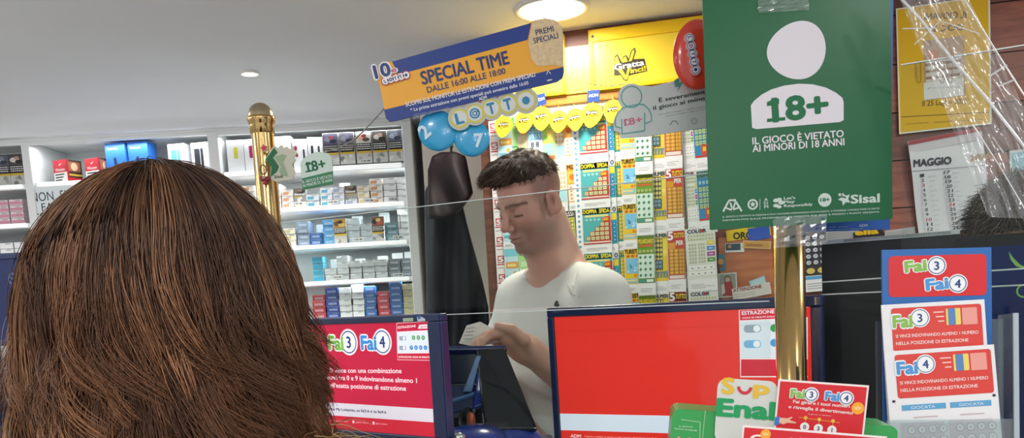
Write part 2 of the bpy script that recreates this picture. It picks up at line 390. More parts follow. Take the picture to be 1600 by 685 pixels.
def put(key, builder, name, x, z, depth, label, cat, group=None, sx=1.0, rz=0.0, sy=1.0):
    M = CF.M.copy(); M.translation = CF.at(x, z, depth)
    M = M @ Matrix.Rotation(rz, 4, 'Y') @ Matrix.Diagonal((sx, sy, 1, 1))
    if key not in PSRC: PSRC[key] = o = builder.build(name, None, M)
    else: o = PSRC[key].copy(); COL.objects.link(o); o.matrix_world = M
    return tag(o, label, cat, group)
ROWN = ['top', 'second', 'third', 'fourth', 'fifth']
# per shelf: (left px, right px, kind, count) from left to right, measured along the packs' foot
ROWS = {
    1: [(375, 395, 'orange', 4), (426, 436, 'white', 4), (437, 455, 'orange', 3), (456, 475, 'cream', 1), (476, 496, 'bigteal', 2), (498, 517, 'teal', 3), (518, 536, 'lav', 3), (537, 556, 'lav', 1), (557, 576, 'cream', 3), (577, 597, 'orange2', 4), (598, 619, 'white', 4), (620, 640, 'white', 4)],
    2: [(440, 459, 'cream', 3), (462, 481, 'grayblue', 4), (482, 500, 'blue', 2), (503, 521, 'sky', 4), (541, 561, 'gray', 4), (562, 581, 'gray', 3), (601, 621, 'teal2', 3), (622, 641, 'white', 5)],
    3: [(487, 504, 'aqua', 4), (505, 524, 'striped', 2), (525, 543, 'striped', 4), (545, 563, 'striped', 3), (565, 584, 'striped', 3), (585, 604, 'striped', 3), (606, 625, 'dark', 3), (626, 643, 'dark', 3)],
    4: [(486, 507, 'red', 4), (508, 528, 'royal', 5), (529, 548, 'white', 5), (550, 568, 'blank', 6), (569, 587, 'blue', 5), (589, 608, 'red', 4), (609, 629, 'blue', 6), (630, 647, 'khaki', 5)]}
YREF = {1: 311, 2: 372, 3: 430, 4: 489}
HIDE = {1: 0, 2: 0, 3: 0, 4: 0}
for r, lst in ROWS.items():
    z0 = ZS[r] + .0015
    n = len(lst)
    for i, (a, c, kind, cnt) in enumerate(lst):
        xa, xb = cx(a, YREF[r]), cx(c, YREF[r]); xm = (xa + xb) / 2; w = xb - xa
        cn, bl = PK[kind]; pos = ORD[n - i]
        for k in range(cnt):
            jx = rnd.uniform(-.0012, .0012); jd = rnd.uniform(-.004, .003)
            how = ('single' if cnt == 1 else 'bottom' if k == 0 else 'topmost' if k == cnt - 1 else ORD[k + 1] + ' from bottom')
            put('f' + kind, bl, 'cigarette_pack', xm + jx, z0 + k * .0211, -.028 + jd, '%s cigarette pack, %s in %s stack from right, %s shelf' % (cn, how, pos, ROWN[r]), 'cigarette pack', 'stacked packs on the %s shelf' % ROWN[r], sx=min(1.0, w * .985 / .0435))
# upright packs with a warning picture
PHO = [('5c5a72', '8b8aa0', '33324a', 'a04a5c'), ('6a6878', '9a9aac', '3c3a4c', '84809a'), ('c9c4c0', 'd8a48e', '5b4a44', '8a3a34'), ('4a4644', 'cdc6c0', '2a2626', 'b08a7a'), ('565a68', '9aa0ac', '30343e', '7a7f90')]
UPX = [(503, 528), (529, 553), (555, 580), (581, 605), (606, 629)]
for i, (a, c) in enumerate(UPX):
    xm = (cx(a, 246) + cx(c, 246)) / 2
    put('up%d' % i, up_pack(PHO[i], seed=i), 'cigarette_pack', xm, ZS[0] + .009, -.03, 'dark cigarette pack with warning photo, %s of five upright on the top shelf' % ORD[i + 1], 'cigarette pack', 'upright warning packs on the top shelf', sx=(cx(c, 246) - cx(a, 246)) * .97 / .053)
for i, (a, c, r, ph, band, top, l) in enumerate([(521, 540, 2, ('b98a3c', '6b4a3a', 'cdb070', '3a2a26'), 'd9b13c', '33302c', 'upright brown and gold pack beside the sky blue stack, third shelf'),
                                         (581, 600, 2, ('8a5a4a', '3a3230', 'c06050', 'e0c080'), 'd3aa35', '2b2a26', 'upright gold and black pack beside the dull teal stack, third shelf')]):
    xm = (cx(a, 372) + cx(c, 372)) / 2
    put('ub%d' % i, up_pack(ph, band, 'c4c2bd', top, w=.044, h=.084, seed=20 + i), 'cigarette_pack', xm, ZS[r] + .0015, -.02, l, 'cigarette pack', 'upright packs on the third shelf')
for i, (a, c, zk, l) in enumerate([(456, 475, 1, 'dark upright pack resting on a cream pack, second shelf'), (537, 556, 1, 'dark grey pack with gold line on top of a grey pack, second shelf')]):
    xm = (cx(a, 311) + cx(c, 311)) / 2
    put('us%d' % i, up_pack(('4b4742', '6a6158', '38352f', '7d7368'), 'c9a63a', '8f8f92', '3a3a3e', w=.0425, h=.043, seed=30 + i), 'cigarette_pack', xm, ZS[1] + .0015 + .0212, -.03, l, 'cigarette pack')
# spare white cards standing behind the front stacks
q = B(); q.box((-.019, 0, -.0015), (.019, .05, 0), mat('f2f4f4', .4))
for i, (px, r, hh, l) in enumerate([(616, 3, 1.75, 'white card upright behind the charcoal packs, left one, fourth shelf'), (636, 3, 1.8, 'white card upright behind the charcoal packs at shelf end, fourth shelf'), (492, 2, 1.55, 'white card upright behind the strong blue packs, third shelf'), (551, 2, 2.0, 'pale card upright behind the pale grey stack, third shelf'), (595, 2, 2.15, 'white card upright behind the gold and black pack, third shelf'), (515, 3, 1.55, 'white card upright behind the low striped packs, fourth shelf'), (555, 3, 1.5, 'white card upright behind the third striped stack, fourth shelf'), (592, 3, 1.6, 'white card upright behind the fifth striped stack, fourth shelf'), (530, 1, 1.75, 'white card upright behind the grey packs, second shelf')]):
    put('card', q, 'divider_card', cx(px, YREF[r]), ZS[r] + .0005, -.122, l, 'card', 'white cards behind the packs', sy=hh)
# clear plastic pack pushers
CLR = clear('clear_plastic', .12, .06)
q = B(); q.box((-.0008, 0, -.16), (.0008, .052, -.002), CLR)
for r in (1, 2, 3):
    for i, (a, c, _, _) in enumerate(ROWS[r]):
        if i and r: put('div', q, 'pack_divider', cx(a - 1, YREF[r]), ZS[r] + .0005, -.016, 'clear plastic divider left of the %s stack from right, %s shelf' % (ORD[len(ROWS[r]) - i], ROWN[r]), 'divider', 'clear plastic dividers')
# hair clip shaped wire hook at the end of the third shelf
q = B(); pts = [(0, 0, 0), (0, .075, 0), (.002, .082, 0), (.006, .084, 0), (.009, .08, 0), (.009, .035, 0)]
q.tube(pts, .0011, mat('4a4642', .4, .6), 6); M = CF.M.copy(); M.translation = CF.at(cx(622, 368), ZS[2] + .004, -.012)
tag(q.build('wire_hook', None, M), 'thin dark wire hook beside the white stack on the third shelf', 'hook')
# white device boxes at the left of the top shelf
def device(w, h, bars, d=.05):
    q = B(); q.box((-w / 2, 0, -d), (w / 2, h, 0), card('eceef0'))
    for (x0, y0, x1, y1, c) in bars: q.slab(rrect(x0 * w - w / 2, y0 * h, x1 * w - w / 2, y1 * h, .004), 0, .0006, card(c))
    return q
for i, (a, c, yb, h, bars, l, rz) in enumerate([
        (352, 378, 258, .108, [(.42, .42, .66, .78, 'd6d23c')], 'white device box with a yellow device pictured on it', 0),
        (379, 405, 257, .108, [(.30, .42, .55, .80, 'a81e5c')], 'white device box with a magenta device, partly behind the brass post', 0),
        (424, 453, 255, .112, [(.35, .4, .56, .72, '26282c')], 'white device box with a black device, beside the star card', 0),
        (455, 478, 253, .100, [(.12, .62, .3, .78, 'a02a4c'), (.16, .4, .34, .52, 'a02a4c'), (.68, .3, .8, .66, '30323a')], 'white device box with small magenta and dark marks', .12),
        (479, 502, 252, .104, [(.2, .38, .36, .74, '2c2e36'), (.66, .36, .8, .72, '3a3c44')], 'white device box with two slim dark devices side by side', .08)]):
    xa, xb = cx(a, yb), cx(c, yb)
    put('dev%d' % i, device(xb - xa, h, bars), 'device_box', (xa + xb) / 2, ZS[0] + .002, -.03 - .002 * i, l, 'box', 'white device boxes on the top shelf', rz=rz)
# middle bay: red cartons, blue boxes, white phone boxes
def carton():
    q = B(); w, h, d = .062, .077, .062
    q.box((-w / 2, 0, -d), (w / 2, h, 0), card('dcdad6'))
    q.rect(-w / 2, h * .46, w / 2, h, .0004, card('b3202e')); q.text('Winston', 0, h * .52, K('f0ece6'), .0006, w=w * .72, h=h * .13, al='C', bold=.01)
    q.poly([(-w * .1, h * .76), (w * .16, h * .86), (w * .02, h * .76)], .0006, K('f0ece6'))
    for k in range(3): q.rect(-w * .4, h * (.34 - .12 * k), w * (.3 - .1 * k), h * (.34 - .12 * k) + .004, .0006, K('3a3a3c'))
    MX = Matrix.Translation((w / 2, 0, 0)) @ Matrix.Rotation(PI / 2, 4, 'Y')
    s = B(); s.rect(0, 0, d, h, .0004, card('3a2a26')); s.rect(0, h * .3, d, h * .38, .0006, K('c9a22e')); s.rect(0, 0, d, h * .22, .0006, K('b3202e')); s.rect(.006, h * .5, d - .006, h * .92, .0006, K('8a5a3c')); s.poly(circ(d * .5, h * .7, .014, 12), .0008, K('c8a88a')); s.rect(0, 0, .008, h, .0008, K('a01c28'))
    for f, i in zip(s.f, s.mi): q.add([s.v[a] for a in f], [tuple(range(len(f)))], s.mats[i], M=MX)
    return q
for px, l in ((82, 'red and white cigarette carton nearest the left upright of the bay'), (133, 'red and white cigarette carton next to the blue boxes')):
    put('carton', carton(), 'cigarette_carton', cx(px, 281) + .004, ZM + .002, -.05, l, 'carton', 'red cartons on the shelf', rz=rad(-22))
def bluebox():
    q = B(); w, h, d = .072, .125, .06
    q.box((-w / 2, 0, -d), (w / 2, h, 0), card('2f6fc4')); q.text('bonds', -w * .36, h * .82, K('e8f0f8'), .0006, w=w * .5, h=h * .07, bold=.02)
    q.poly([(-w * .05, h * .2), (w * .08, h * .22), (w * .02, h * .62), (-w * .12, h * .58)], .0006, card('1a2c52')); q.poly([(w * .18, h * .2), (w * .36, h * .24), (w * .3, h * .5), (w * .16, h * .46)], .0006, card('3f8ae0'))
    return q
for px, l in ((173, 'bright blue box just right of the red cartons'), (209, 'bright blue box beside another, right above the dark hair')):
    put('bluebox', bluebox(), 'blue_box', cx(px, 280), ZM + .002, -.055, l, 'box', 'blue boxes on the shelf', rz=rad(-6))
for px, c, l in ((268, '5aa0a8', 'white box with a teal phone-shaped device, middle bay'), (305, '24262e', 'white box with a dark phone-shaped device, middle bay')):
    put('ph' + c, device(.062, .112, [(.18, .12, .52, .82, c), (.56, .1, .72, .82, c)], .06), 'device_box', cx(px, 270), ZM + .002, -.06, l, 'box', 'white device boxes in the middle bay', rz=rad(-10))
# handwritten note
a = CF.off(-.0055); p0 = a.loc(47, 290); p1 = a.loc(150, 372)
q = B(); q.slab([(p0[0], p1[1]), (p1[0], p1[1]), (p1[0], p0[1]), (p0[0], p0[1])], 0, .0006, paper('dfe6ea'))
INK = paper('2a2e3c')
q.tpx(a, 'NON  SI', (50, 316), (104, 311), 14, INK, .0009); q.tpx(a, 'FA', (66, 330), (84, 328.5), 12, INK, .0009); q.tpx(a, 'CREDITO', (51, 347), (128, 342), 13, INK, .0009)
tag(q.build('handwritten_note', None, a.M), 'white note with black handwriting taped to the white panel', 'note')
# left bay packs
for i, (a_, c_) in enumerate(((-14, 9), (10, 33))):
    xm = (cx(a_, 285) + cx(c_, 285)) / 2
    put('up%d' % (4 - i), up_pack(PHO[4 - i], seed=i), 'cigarette_pack', xm, ZL[0] + .002, -.03, ['dark upright cigarette pack cut by the left picture edge, top shelf', 'dark upright cigarette pack against the leftmost white upright, top shelf'][i], 'cigarette pack', 'upright packs of the left bay')
for j, (zb, kind, cnt) in enumerate(((ZL[1], 'pink', 4), (ZL[2], 'blank', 2))):
    for i, (a_, c_) in enumerate(((-14, 7), (9, 30))):
        xm = (cx(a_, 340) + cx(c_, 340)) / 2
        for k in range(cnt):
            put('f' + kind, PK[kind][1], 'cigarette_pack', xm, zb + .0015 + k * .0211, -.03, '%s pack, %s from bottom, stack %s the leftmost upright' % (PK[kind][0], ORD[k + 1], 'away from' if i == 0 else 'touching'), 'cigarette pack', '%s packs of the left bay' % PK[kind][0], sx=1.02)
# ================================================================ yellow ticket display on the wooden wall
YEL = card('f2c511'); YELP = mat('f5d23a', .35); WHP = paper('eef0ee'); NAVY = card('1f2c5c'); GRL = paper('8d9092')
def outlined(q, t, x, y, w, h, fill, line, z, ob=.05, rot=0, bold=.012, al='L'):
    q.text(t, x, y, line, z, w=w * 1.03, h=h, rot=rot, bold=ob, al=al); q.text(t, x + (w * .015 if al == 'L' else 0), y, fill, z + .0004, w=w, h=h, rot=rot, bold=bold, al=al)
def vlogo(q, x, y, s, z=.0006, rot=0.0, simple=False):
    """word mark with a two finger V hand; x, y the centre, s the width"""
    D = card('3a3424'); c, n = math.cos(rot), math.sin(rot)
    R = lambda pts: [(x + s * (a * c - b_ * n), y + s * (a * n + b_ * c)) for a, b_ in pts]
    q.poly(R([(-.50, -.22), (-.46, .12), (-.42, .34), (-.33, .40), (-.22, .14), (-.16, .30), (-.05, .32), (0, .20), (.10, .42), (.22, .50), (.24, .38), (.14, .16), (.48, .12), (.52, -.26), (-.06, -.30), (-.12, -.46), (-.22, -.40), (-.3, -.24)]), z, D)
    Y = card('f6cf2e')
    q.poly(R([(-.44, .10), (-.40, .30), (-.34, .34), (-.28, .12)]), z + .0003, Y); q.poly(R([(-.22, .12), (-.14, .27), (-.07, .28), (-.04, .12)]), z + .0003, Y); q.poly(R([(0, .12), (.13, .40), (.20, .45), (.20, .36), (.09, .12)]), z + .0003, Y)
    q.poly(R([(-.36, -.08), (-.24, -.06), (-.13, -.30), (-.04, -.05), (.03, -.05), (-.10, -.41), (-.17, -.41)]), z + .0003, Y)
    def tx(t, a, b_, w, h, col): 
        p = R([(a, b_)])[0]; q.text(t, p[0], p[1], col, z + .0006, w=w * s, h=h * s, rot=rot, bold=.035)
    tx('Gratta', -.46, -.07, .92, .17, card('f4f4f0')); tx('inci!', .03, -.25, .46, .15, Y)
disp = thing('ticket_display', 'yellow scratch card display board with header on the wooden wall', 'display board', WALL.M)
L = lambda px, py: WALL.loc(px, py, .012)
a = L(776, 400); e = L(1118, 400); zh = L(955, 141)[1]
xs0, xs1 = a[0], e[0]
q = B(); q.box((xs0, .95, .001), (xs1, zh - .01, .010), mat('e9e2c0', .6)); q.build('back_panel', disp)
# header boxes
ztop = ZC - .012
def header(pxa, pxb, name):
    xa, xb = L(pxa, 100)[0], L(pxb, 100)[0]
    zb = zh
    q = B(); q.box((xa, zb, .001), (xb, ztop, .022), YELP)
    fr = B()
    for (x0, z0, x1, z1) in ((xa, zb, xb, zb + .010), (xa, ztop - .032, xb, ztop), (xa, zb, xa + .012, ztop), (xb - .012, zb, xb, ztop)): fr.box((x0, z0, .022), (x1, z1, .026), YEL)
    for xx in (xa + .012, xb - .014): fr.poly(circ(xx, ztop - .018, .004, 12), .0264, mat('4a2c1c', .5))
    o = q.build(name, disp); fr.build('header_frame', o, bevel=.001); return o, xa, xb
h1, _, _ = header(780, 884, 'header_panel'); h2, xa, xb = header(922, 1120, 'header_panel')
q = B(); c = WALL.loc(983, 102, .024); vlogo(q, c[0], c[1], .085, .0235, .06); q.build('logo', h2)
q = B(); q.box((L(884, 100)[0], zh, .001), (L(922, 100)[0], ztop - .036, .02), YELP); q.build('header_panel', disp)
# rail that carries the strips
q = B(); zr = L(925, 152)[1]; q.box((xs0, zr - .012, .008), (xs1, zr + .010, .016), mat('b9772a', .4)); q.build('rail', disp, bevel=.002)
q = B(); q.box((xs0, zr + .010, .008), (xs1, zh - .001, .014), YEL); q.build('rail_board', disp)
# -------------------------------------------------------------- scratch cards
TC = {}
def tcol(h): return card(h)
def cells(q, x0, y0, x1, y1, nx, ny, col, line=None, z=.0008, round_=False, mark=None, fill=.78):
    if line: q.rect(x0, y0, x1, y1, z - .0002, tcol(line))
    dx, dy = (x1 - x0) / nx, (y1 - y0) / ny
    for i in range(nx):
        for j in range(ny):
            cx_, cy_ = x0 + dx * (i + .5), y0 + dy * (j + .5)
            if round_: q.poly(circ(cx_, cy_, dx * fill / 2, 9, dy * fill / 2), z, tcol(col))
            else: q.rect(cx_ - dx * fill / 2, cy_ - dy * fill / 2, cx_ + dx * fill / 2, cy_ + dy * fill / 2, z, tcol(col))
            if mark: q.poly([(cx_ - dx * .2, cy_ - dy * .12), (cx_ + dx * .22, cy_ - dy * .05), (cx_ + dx * .05, cy_ + dy * .2)], z + .0002, tcol(mark))
def stub(q, w, y0, y1, seed):
    r = random.Random(seed); q.rect(0, y0, w, y1, .0003, WHP)
    for k in range(3): q.rect(w * .12, y0 + (y1 - y0) * (.25 + .13 * k), w * r.uniform(.5, .92), y0 + (y1 - y0) * (.25 + .13 * k) + .0009, .0005, GRL)
def draw_ticket(kind, w, h):
    """printed scratch card, top left at (0, 0), hanging down to -h, the plain stub at its foot"""
    q = B(); q.box((0, -h, -.0004), (w, 0, 0), WHP); r = random.Random(kind)
    T = lambda t, x, y, ww, hh, c, b=.03: q.text(t, x * w, y * h, tcol(c), .0012, w=ww * w, h=hh * h, bold=b)
    Rr = lambda x0, y0, x1, y1, c, z=.0004: q.rect(x0 * w, y0 * h, x1 * w, y1 * h, z, tcol(c))
    Ce = lambda x0, y0, x1, y1, nx, ny, c, ln=None, **k: cells(q, x0 * w, y0 * h, x1 * w, y1 * h, nx, ny, c, ln, **k)
    if kind == 'doppia':
        Rr(.02, -.76, .98, -.01, '4fb0b0'); Rr(.02, -.14, .98, -.01, '2f9a8c'); T('DOPPIA  SFIDA', .05, -.115, .9, .085, 'f2e23a', .04); Rr(.1, -.2, .9, -.155, 'e8dc8a', .0006)
        q.poly([(.98 * w, -.2 * h), (.98 * w, -.76 * h), (.25 * w, -.76 * h), (.42 * w, -.5 * h), (.72 * w, -.34 * h), (.8 * w, -.2 * h)], .0006, tcol('c8372c'))
        for (x0, y0, n) in ((.62, -.42, 2), (.44, -.52, 3), (.26, -.62, 4), (.12, -.72, 5)): Ce(x0, y0, .92, y0 + .095, n, 1, 'cfd8a0', 'b23a2a', z=.0010, mark='6a9a7a')
        for k in range(4): q.poly(circ((.16 + .14 * k) * w, -.26 * h, .05 * w, 9), .0009, tcol('9ad0cc'))
        Rr(.7, -.3, .92, -.22, 'd97a1e', .001); T('x5', .74, -.285, .14, .05, 'f6e23a'); Rr(.05, -.78, .95, -.745, 'e9d9d0', .0009); Rr(.02, -.8, .98, -.775, 'b8342c', .001); stub(q, w, -h, -.8 * h, 1)
    elif kind == 'doppia2':
        Rr(.02, -.78, .98, -.01, '3a86b4'); Rr(.02, -.13, .98, -.01, 'e4cf2c'); T('DOPPIA', .05, -.11, .9, .08, '1f6a3c', .04); Ce(.08, -.24, .92, -.16, 4, 1, '79b6c8', '2a6c98', mark='f0e8a0')
        Ce(.08, -.62, .92, -.26, 4, 4, 'b7c98a', '2a7a9a', mark='4a8a6a'); Rr(.4, -.76, .98, -.6, 'd4572a', .0008); Ce(.45, -.72, .95, -.63, 2, 1, 'e8c23a', 'c23a2a', z=.0012); Rr(.02, -.8, .98, -.77, 'c8402c', .001); stub(q, w, -h, -.8 * h, 2)
    elif kind == 'tuttoteal':
        Rr(.02, -.8, .98, -.01, '1f8f86'); Rr(.02, -.13, .98, -.01, '147a6c'); T('TUTTO', .08, -.115, .85, .09, 'f0d32e', .04); Rr(.5, -.76, .95, -.16, 'cdb63a', .0006)
        Ce(.06, -.72, .5, -.2, 1, 6, 'a8c86a', None, round_=True, fill=.7); Ce(.5, -.75, .95, -.17, 2, 7, 'dcc75a', '9a8a2a', z=.001); stub(q, w, -h, -.8 * h, 3)
    elif kind == 'turista':
        Rr(.02, -.8, .98, -.01, 'edc526'); T('TURISTA', .04, -.11, .92, .09, '3a2e16', .045); Ce(.1, -.21, .95, -.13, 3, 1, 'c8682a', None, round_=True, fill=.8); Rr(.12, -.56, .92, -.22, '7cc4e4', .0006)
        for k in range(9): q.poly(circ(r.uniform(.2, .82) * w, -r.uniform(.27, .52) * h, r.uniform(.04, .09) * w, 7), .0008 + k * .00005, tcol(r.choice(['2f86c0', 'c8e8f4', '3aa0b0', '5a8ac8', 'e4f2f6'])))
        Ce(.55, -.65, .92, -.58, 2, 1, 'd9882a', None); Rr(.05, -.78, .95, -.67, '9cc8cc', .0006); Rr(.05, -.74, .7, -.7, 'e8d890', .0008); stub(q, w, -h, -.8 * h, 4)
    elif kind == 'miliardo':
        Rr(.02, -.8, .98, -.01, '6f8f2a'); Rr(.02, -.1, .98, -.01, '5c7a20'); T('MILIARDARIO', .05, -.14, .9, .07, 'f0d63a', .04); Rr(.1, -.2, .9, -.16, 'c86a2a', .0006); Rr(.02, -.27, .98, -.21, '6aa02a', .0005)
        for k in range(4): q.poly(circ((.16 + .22 * k) * w, -.27 * h, .075 * w, 10), .0008, tcol('e8e0a0')); q.poly(circ((.16 + .22 * k) * w, -.27 * h, .045 * w, 8), .0009, tcol('6aa02a'))
        Rr(.05, -.72, .95, -.32, 'd4ecdc', .0006)
        for i in range(3):
            for j in range(4):
                x, y = (.16 + .28 * i) * w, -(.37 + .1 * j) * h; q.poly([(x - .08 * w, y), (x, y - .03 * h), (x + .1 * w, y + .004 * h), (x + .02 * w, y + .03 * h)], .0009, tcol('5f9a78')); q.poly(circ(x, y, .04 * w, 6), .0011, tcol('3a7458'))
        Rr(.08, -.79, .92, -.735, '4a9a84', .0007); Rr(.5, -.785, .88, -.74, 'e4f0ea', .0009); stub(q, w, -h, -.8 * h, 5)
    elif kind == 'numeri':
        Rr(.02, -.8, .98, -.01, 'e2c92e'); Rr(.02, -.085, .98, -.01, 'e6e6dc', .0006); T('NUMERI', .08, -.078, .86, .06, '3a3a2a', .045); Ce(.06, -.62, .62, -.1, 3, 7, 'd8cc6a', '4a4a3a', round_=True, fill=.8); Rr(.66, -.4, .95, -.12, 'e8d84a', .0006)
        q.poly(circ(.78 * w, -.32 * h, .14 * w, 12), .0008, tcol('f2e46a')); Rr(.06, -.6, .62, -.45, '3c4a52', .001); Ce(.1, -.59, .58, -.46, 2, 2, '7a9aa4', None, z=.0014); Rr(.06, -.74, .95, -.64, '6f8688', .0006)
        for k in range(4): q.poly([((.14 + .2 * k) * w, -.73 * h), ((.26 + .2 * k) * w, -.73 * h), ((.22 + .2 * k) * w, -.65 * h)], .0009, tcol('c8c04a'))
        stub(q, w, -h, -.8 * h, 6)
    elif kind == 'tuttored':
        Rr(.02, -.8, .98, -.01, 'c84a30'); Rr(.02, -.16, .98, -.01, 'c22f2c'); T('5', .06, -.15, .26, .13, 'f4f0ec', .05); T('TUTTO', .38, -.12, .58, .075, 'f0d23a', .045); T('PER', .5, -.24, .4, .07, 'f4ece4', .04); Rr(.06, -.3, .45, -.2, 'd99a26', .0006)
        Ce(.08, -.72, .62, -.3, 2, 7, 'e2b24a', 'b87a2a', round_=True, fill=.85); Ce(.64, -.72, .95, -.3, 2, 7, 'd8a83a', '9a6a22', fill=.8); Rr(.08, -.79, .92, -.735, 'e8dcd0', .0007); stub(q, w, -h, -.8 * h, 7)
    elif kind == 'color':
        Rr(.02, -.8, .98, -.005, 'dfe4d8'); T('COLOR', .08, -.07, .62, .055, '26305c', .045); Rr(.5, -.065, .6, -.025, 'c03a2c', .0014); Ce(.06, -.2, .94, -.09, 9, 2, 'b9be8a', None, fill=.6); Ce(.08, -.56, .36, -.23, 3, 6, 'b9be9a', None, fill=.65); Ce(.4, -.56, .64, -.23, 3, 6, 'b9be9a', None, fill=.65)
        for k, c in enumerate(('e4d24a', '3a8fd0', 'a8469a', '5a9a3a')): Rr(.70, -.27 - .09 * k, .96, -.205 - .09 * k, c, .0008); Rr(.76, -.245 - .09 * k, .9, -.232 - .09 * k, 'f0f0ea', .001)
        for k in range(2): Rr(.06, -.66 - .09 * k, .94, -.59 - .09 * k, 'f2f3ee', .0006); Ce(.08, -.655 - .09 * k, .92, -.6 - .09 * k, 4, 1, '7b7f78', None, fill=.3)
        stub(q, w, -h, -.8 * h, 8)
    elif kind == 'redwhite':
        Rr(0, -1, 1, 0, 'f2ecea', .0003); Rr(.2, -.5, .95, -.12, 'c8323a', .0006); T('5', .3, -.45, .5, .26, 'f4f0ee', .05); Rr(.1, -.62, .9, -.56, 'c8323a', .0006); Rr(.15, -.8, .8, -.76, '9a9ca0', .0006)
    elif kind == 'sky':
        Rr(.03, -.84, .97, -.02, 'bfe4ea'); Rr(.03, -.2, .97, -.02, '7cc8d8', .0006); Rr(.1, -.5, .95, -.34, 'e0a04a', .0007); Rr(.2, -.46, .8, -.39, 'f0d88a', .0009); q.poly(circ(.7 * w, -.62 * h, .13 * w, 12, .05 * h), .0008, tcol('e8b04a')); Rr(.1, -.75, .6, -.68, '6ab0c0', .0007); stub(q, w, -h, -.84 * h, 9)
    elif kind == 'green':
        Rr(.03, -.82, .97, -.01, 'a8dc8a'); Rr(.03, -.14, .97, -.01, '58b84a', .0006); T('PIU', .2, -.12, .6, .09, 'f2f4e4', .03); Rr(.5, -.36, .95, -.2, 'eebc9a', .0007); Rr(.35, -.58, .95, -.37, 'ead8b0', .0006); q.line([(.03 * w, -.55 * h), (.3 * w, -.55 * h), (.45 * w, -.64 * h), (.95 * w, -.64 * h)], .004, .0009, tcol('3a9a5a')); Rr(.1, -.78, .9, -.68, 'c8ecb0', .0007); stub(q, w, -h, -.82 * h, 10)
    elif kind == 'numbers':
        Rr(.02, -.82, .98, -.01, 'e0eef4'); Rr(.02, -.14, .98, -.01, 'eceef0', .0006); T('500', .1, -.12, .8, .1, 'b8323a', .03); Rr(.05, -.42, .95, -.16, '6abce0', .0006)
        for i in range(4):
            for j in range(2): T('5', .1 + .21 * i, -.27 - .12 * j, .12, .08, 'e8f4fa', .03)
        for i in range(2):
            for j in range(2): T('8', .2 + .34 * i, -.56 - .15 * j, .2, .1, '4a5058', .03)
        Rr(.02, -.82, .98, -.76, 'c8565c', .0007); stub(q, w, -h, -.82 * h, 11)
    elif kind == 'lime':
        Rr(.02, -.82, .98, -.01, 'c4e86a'); Rr(.02, -.12, .98, -.01, '8ad04a', .0006); T('BONUS', .1, -.1, .8, .08, 'f8f8e8', .03); q.poly(circ(.3 * w, -.35 * h, .16 * w, 12), .0007, tcol('86d03a')); Rr(.4, -.44, .95, -.22, 'f0e06a', .0007); Rr(.1, -.7, .9, -.48, '9adcc8', .0006); Rr(.3, -.8, .9, -.72, 'e06a5a', .0007); stub(q, w, -h, -.82 * h, 12)
    elif kind == 'beige':
        Rr(.02, -.82, .98, -.01, 'f0e8cc'); Ce(.1, -.5, .9, -.1, 3, 4, 'd8b47a', None, round_=True, fill=.6); Rr(.1, -.78, .9, -.54, 'a8dce4', .0006); stub(q, w, -h, -.82 * h, 13)
    elif kind == 'orange':
        Rr(.02, -.82, .98, -.01, 'eca23a'); T('MIX', .08, -.11, .85, .09, '5a3a12', .04); Rr(.1, -.4, .9, -.16, 'f0be5a', .0006); q.poly(circ(.5 * w, -.28 * h, .28 * w, 12, .07 * h), .0008, tcol('e07a26')); Rr(.05, -.8, .95, -.44, 'f4e8d8', .0006); Ce(.1, -.78, .95, -.46, 2, 4, 'd8a07a', None, round_=True, fill=.6); stub(q, w, -h, -.82 * h, 14)
    elif kind == 'black':
        Rr(.02, -.82, .98, -.01, 'c8cc5a'); Rr(.02, -.16, .98, -.01, '2c3430', .0006); T('ASSI', .1, -.13, .8, .1, 'f0f0ea', .03); Ce(.08, -.72, .92, -.2, 3, 6, 'e8e06a', '7a8a3a', fill=.7); stub(q, w, -h, -.82 * h, 15)
    elif kind == 'edge':
        Rr(0, -1, 1, 0, 'f4f6f6', .0003)
        for k in range(9): q.poly(circ(.5 * w, -(.06 + .11 * k) * h, .22 * w, 8), .0006, tcol('6aa8c8'))
    elif kind == 'bluenum':
        Rr(.02, -.82, .98, -.01, '2fa0ac'); Rr(.02, -.14, .98, -.01, 'e8ecec', .0006); T('0 0', .1, -.12, .8, .1, '2a3440', .03); Rr(.05, -.3, .95, -.16, 'e8d23a', .0006); Ce(.08, -.78, .92, -.34, 2, 5, '3a78b8', None, fill=.75, mark='e0ecf0'); stub(q, w, -h, -.82 * h, 16)
    elif kind == 'fifty':
        Rr(.02, -.98, .98, -.01, 'c02c34'); T('50X', .15, -.36, .75, .28, 'f2eeea', .05); stub(q, w, -h, -.9 * h, 17)
    return q
TDESC = dict(doppia='teal and red grid', doppia2='blue and red grid', tuttoteal='dark teal', turista='yellow travel', miliardo='green', numeri='yellow number', tuttored='red and gold', color='pale dotted', redwhite='red and white', sky='pale blue and orange', green='light green', numbers='blue and white number', lime='lime green', beige='beige', orange='orange', black='black and yellow', edge='white dotted', bluenum='turquoise number', fifty='bright red')
tsrc = {}
NT = [0]
def strip(kind, tl, tr, bl, n, dz, label, first=1.0):
    """a strip of n joined scratch cards hanging from the rail; tl, tr, bl = the strip's corners"""
    W = wframe(tl, tr, bl, WALL, .018 + dz); w, h = W.w, W.h / n
    t = thing('ticket_strip', label, 'scratch cards', W.M, 'hanging strips of scratch cards')
    key = (kind, round(w, 4), round(h, 4)); me = None
    for k in range(n):
        if me is None: o = draw_ticket(kind, w, h).build('ticket', t); me = o
        else: o = me.copy(); COL.objects.link(o); o.parent = t
        o.matrix_local = Matrix.Translation((0, -k * h, 0)) @ Matrix.Rotation(rnd.uniform(-.012, .012), 4, 'Y')
    return t
D = '%s scratch card strip %s'
strip('redwhite', (763, 190), (777, 189), (781, 512), 11, .000, 'narrow red and white scratch card strip along the wooden post')
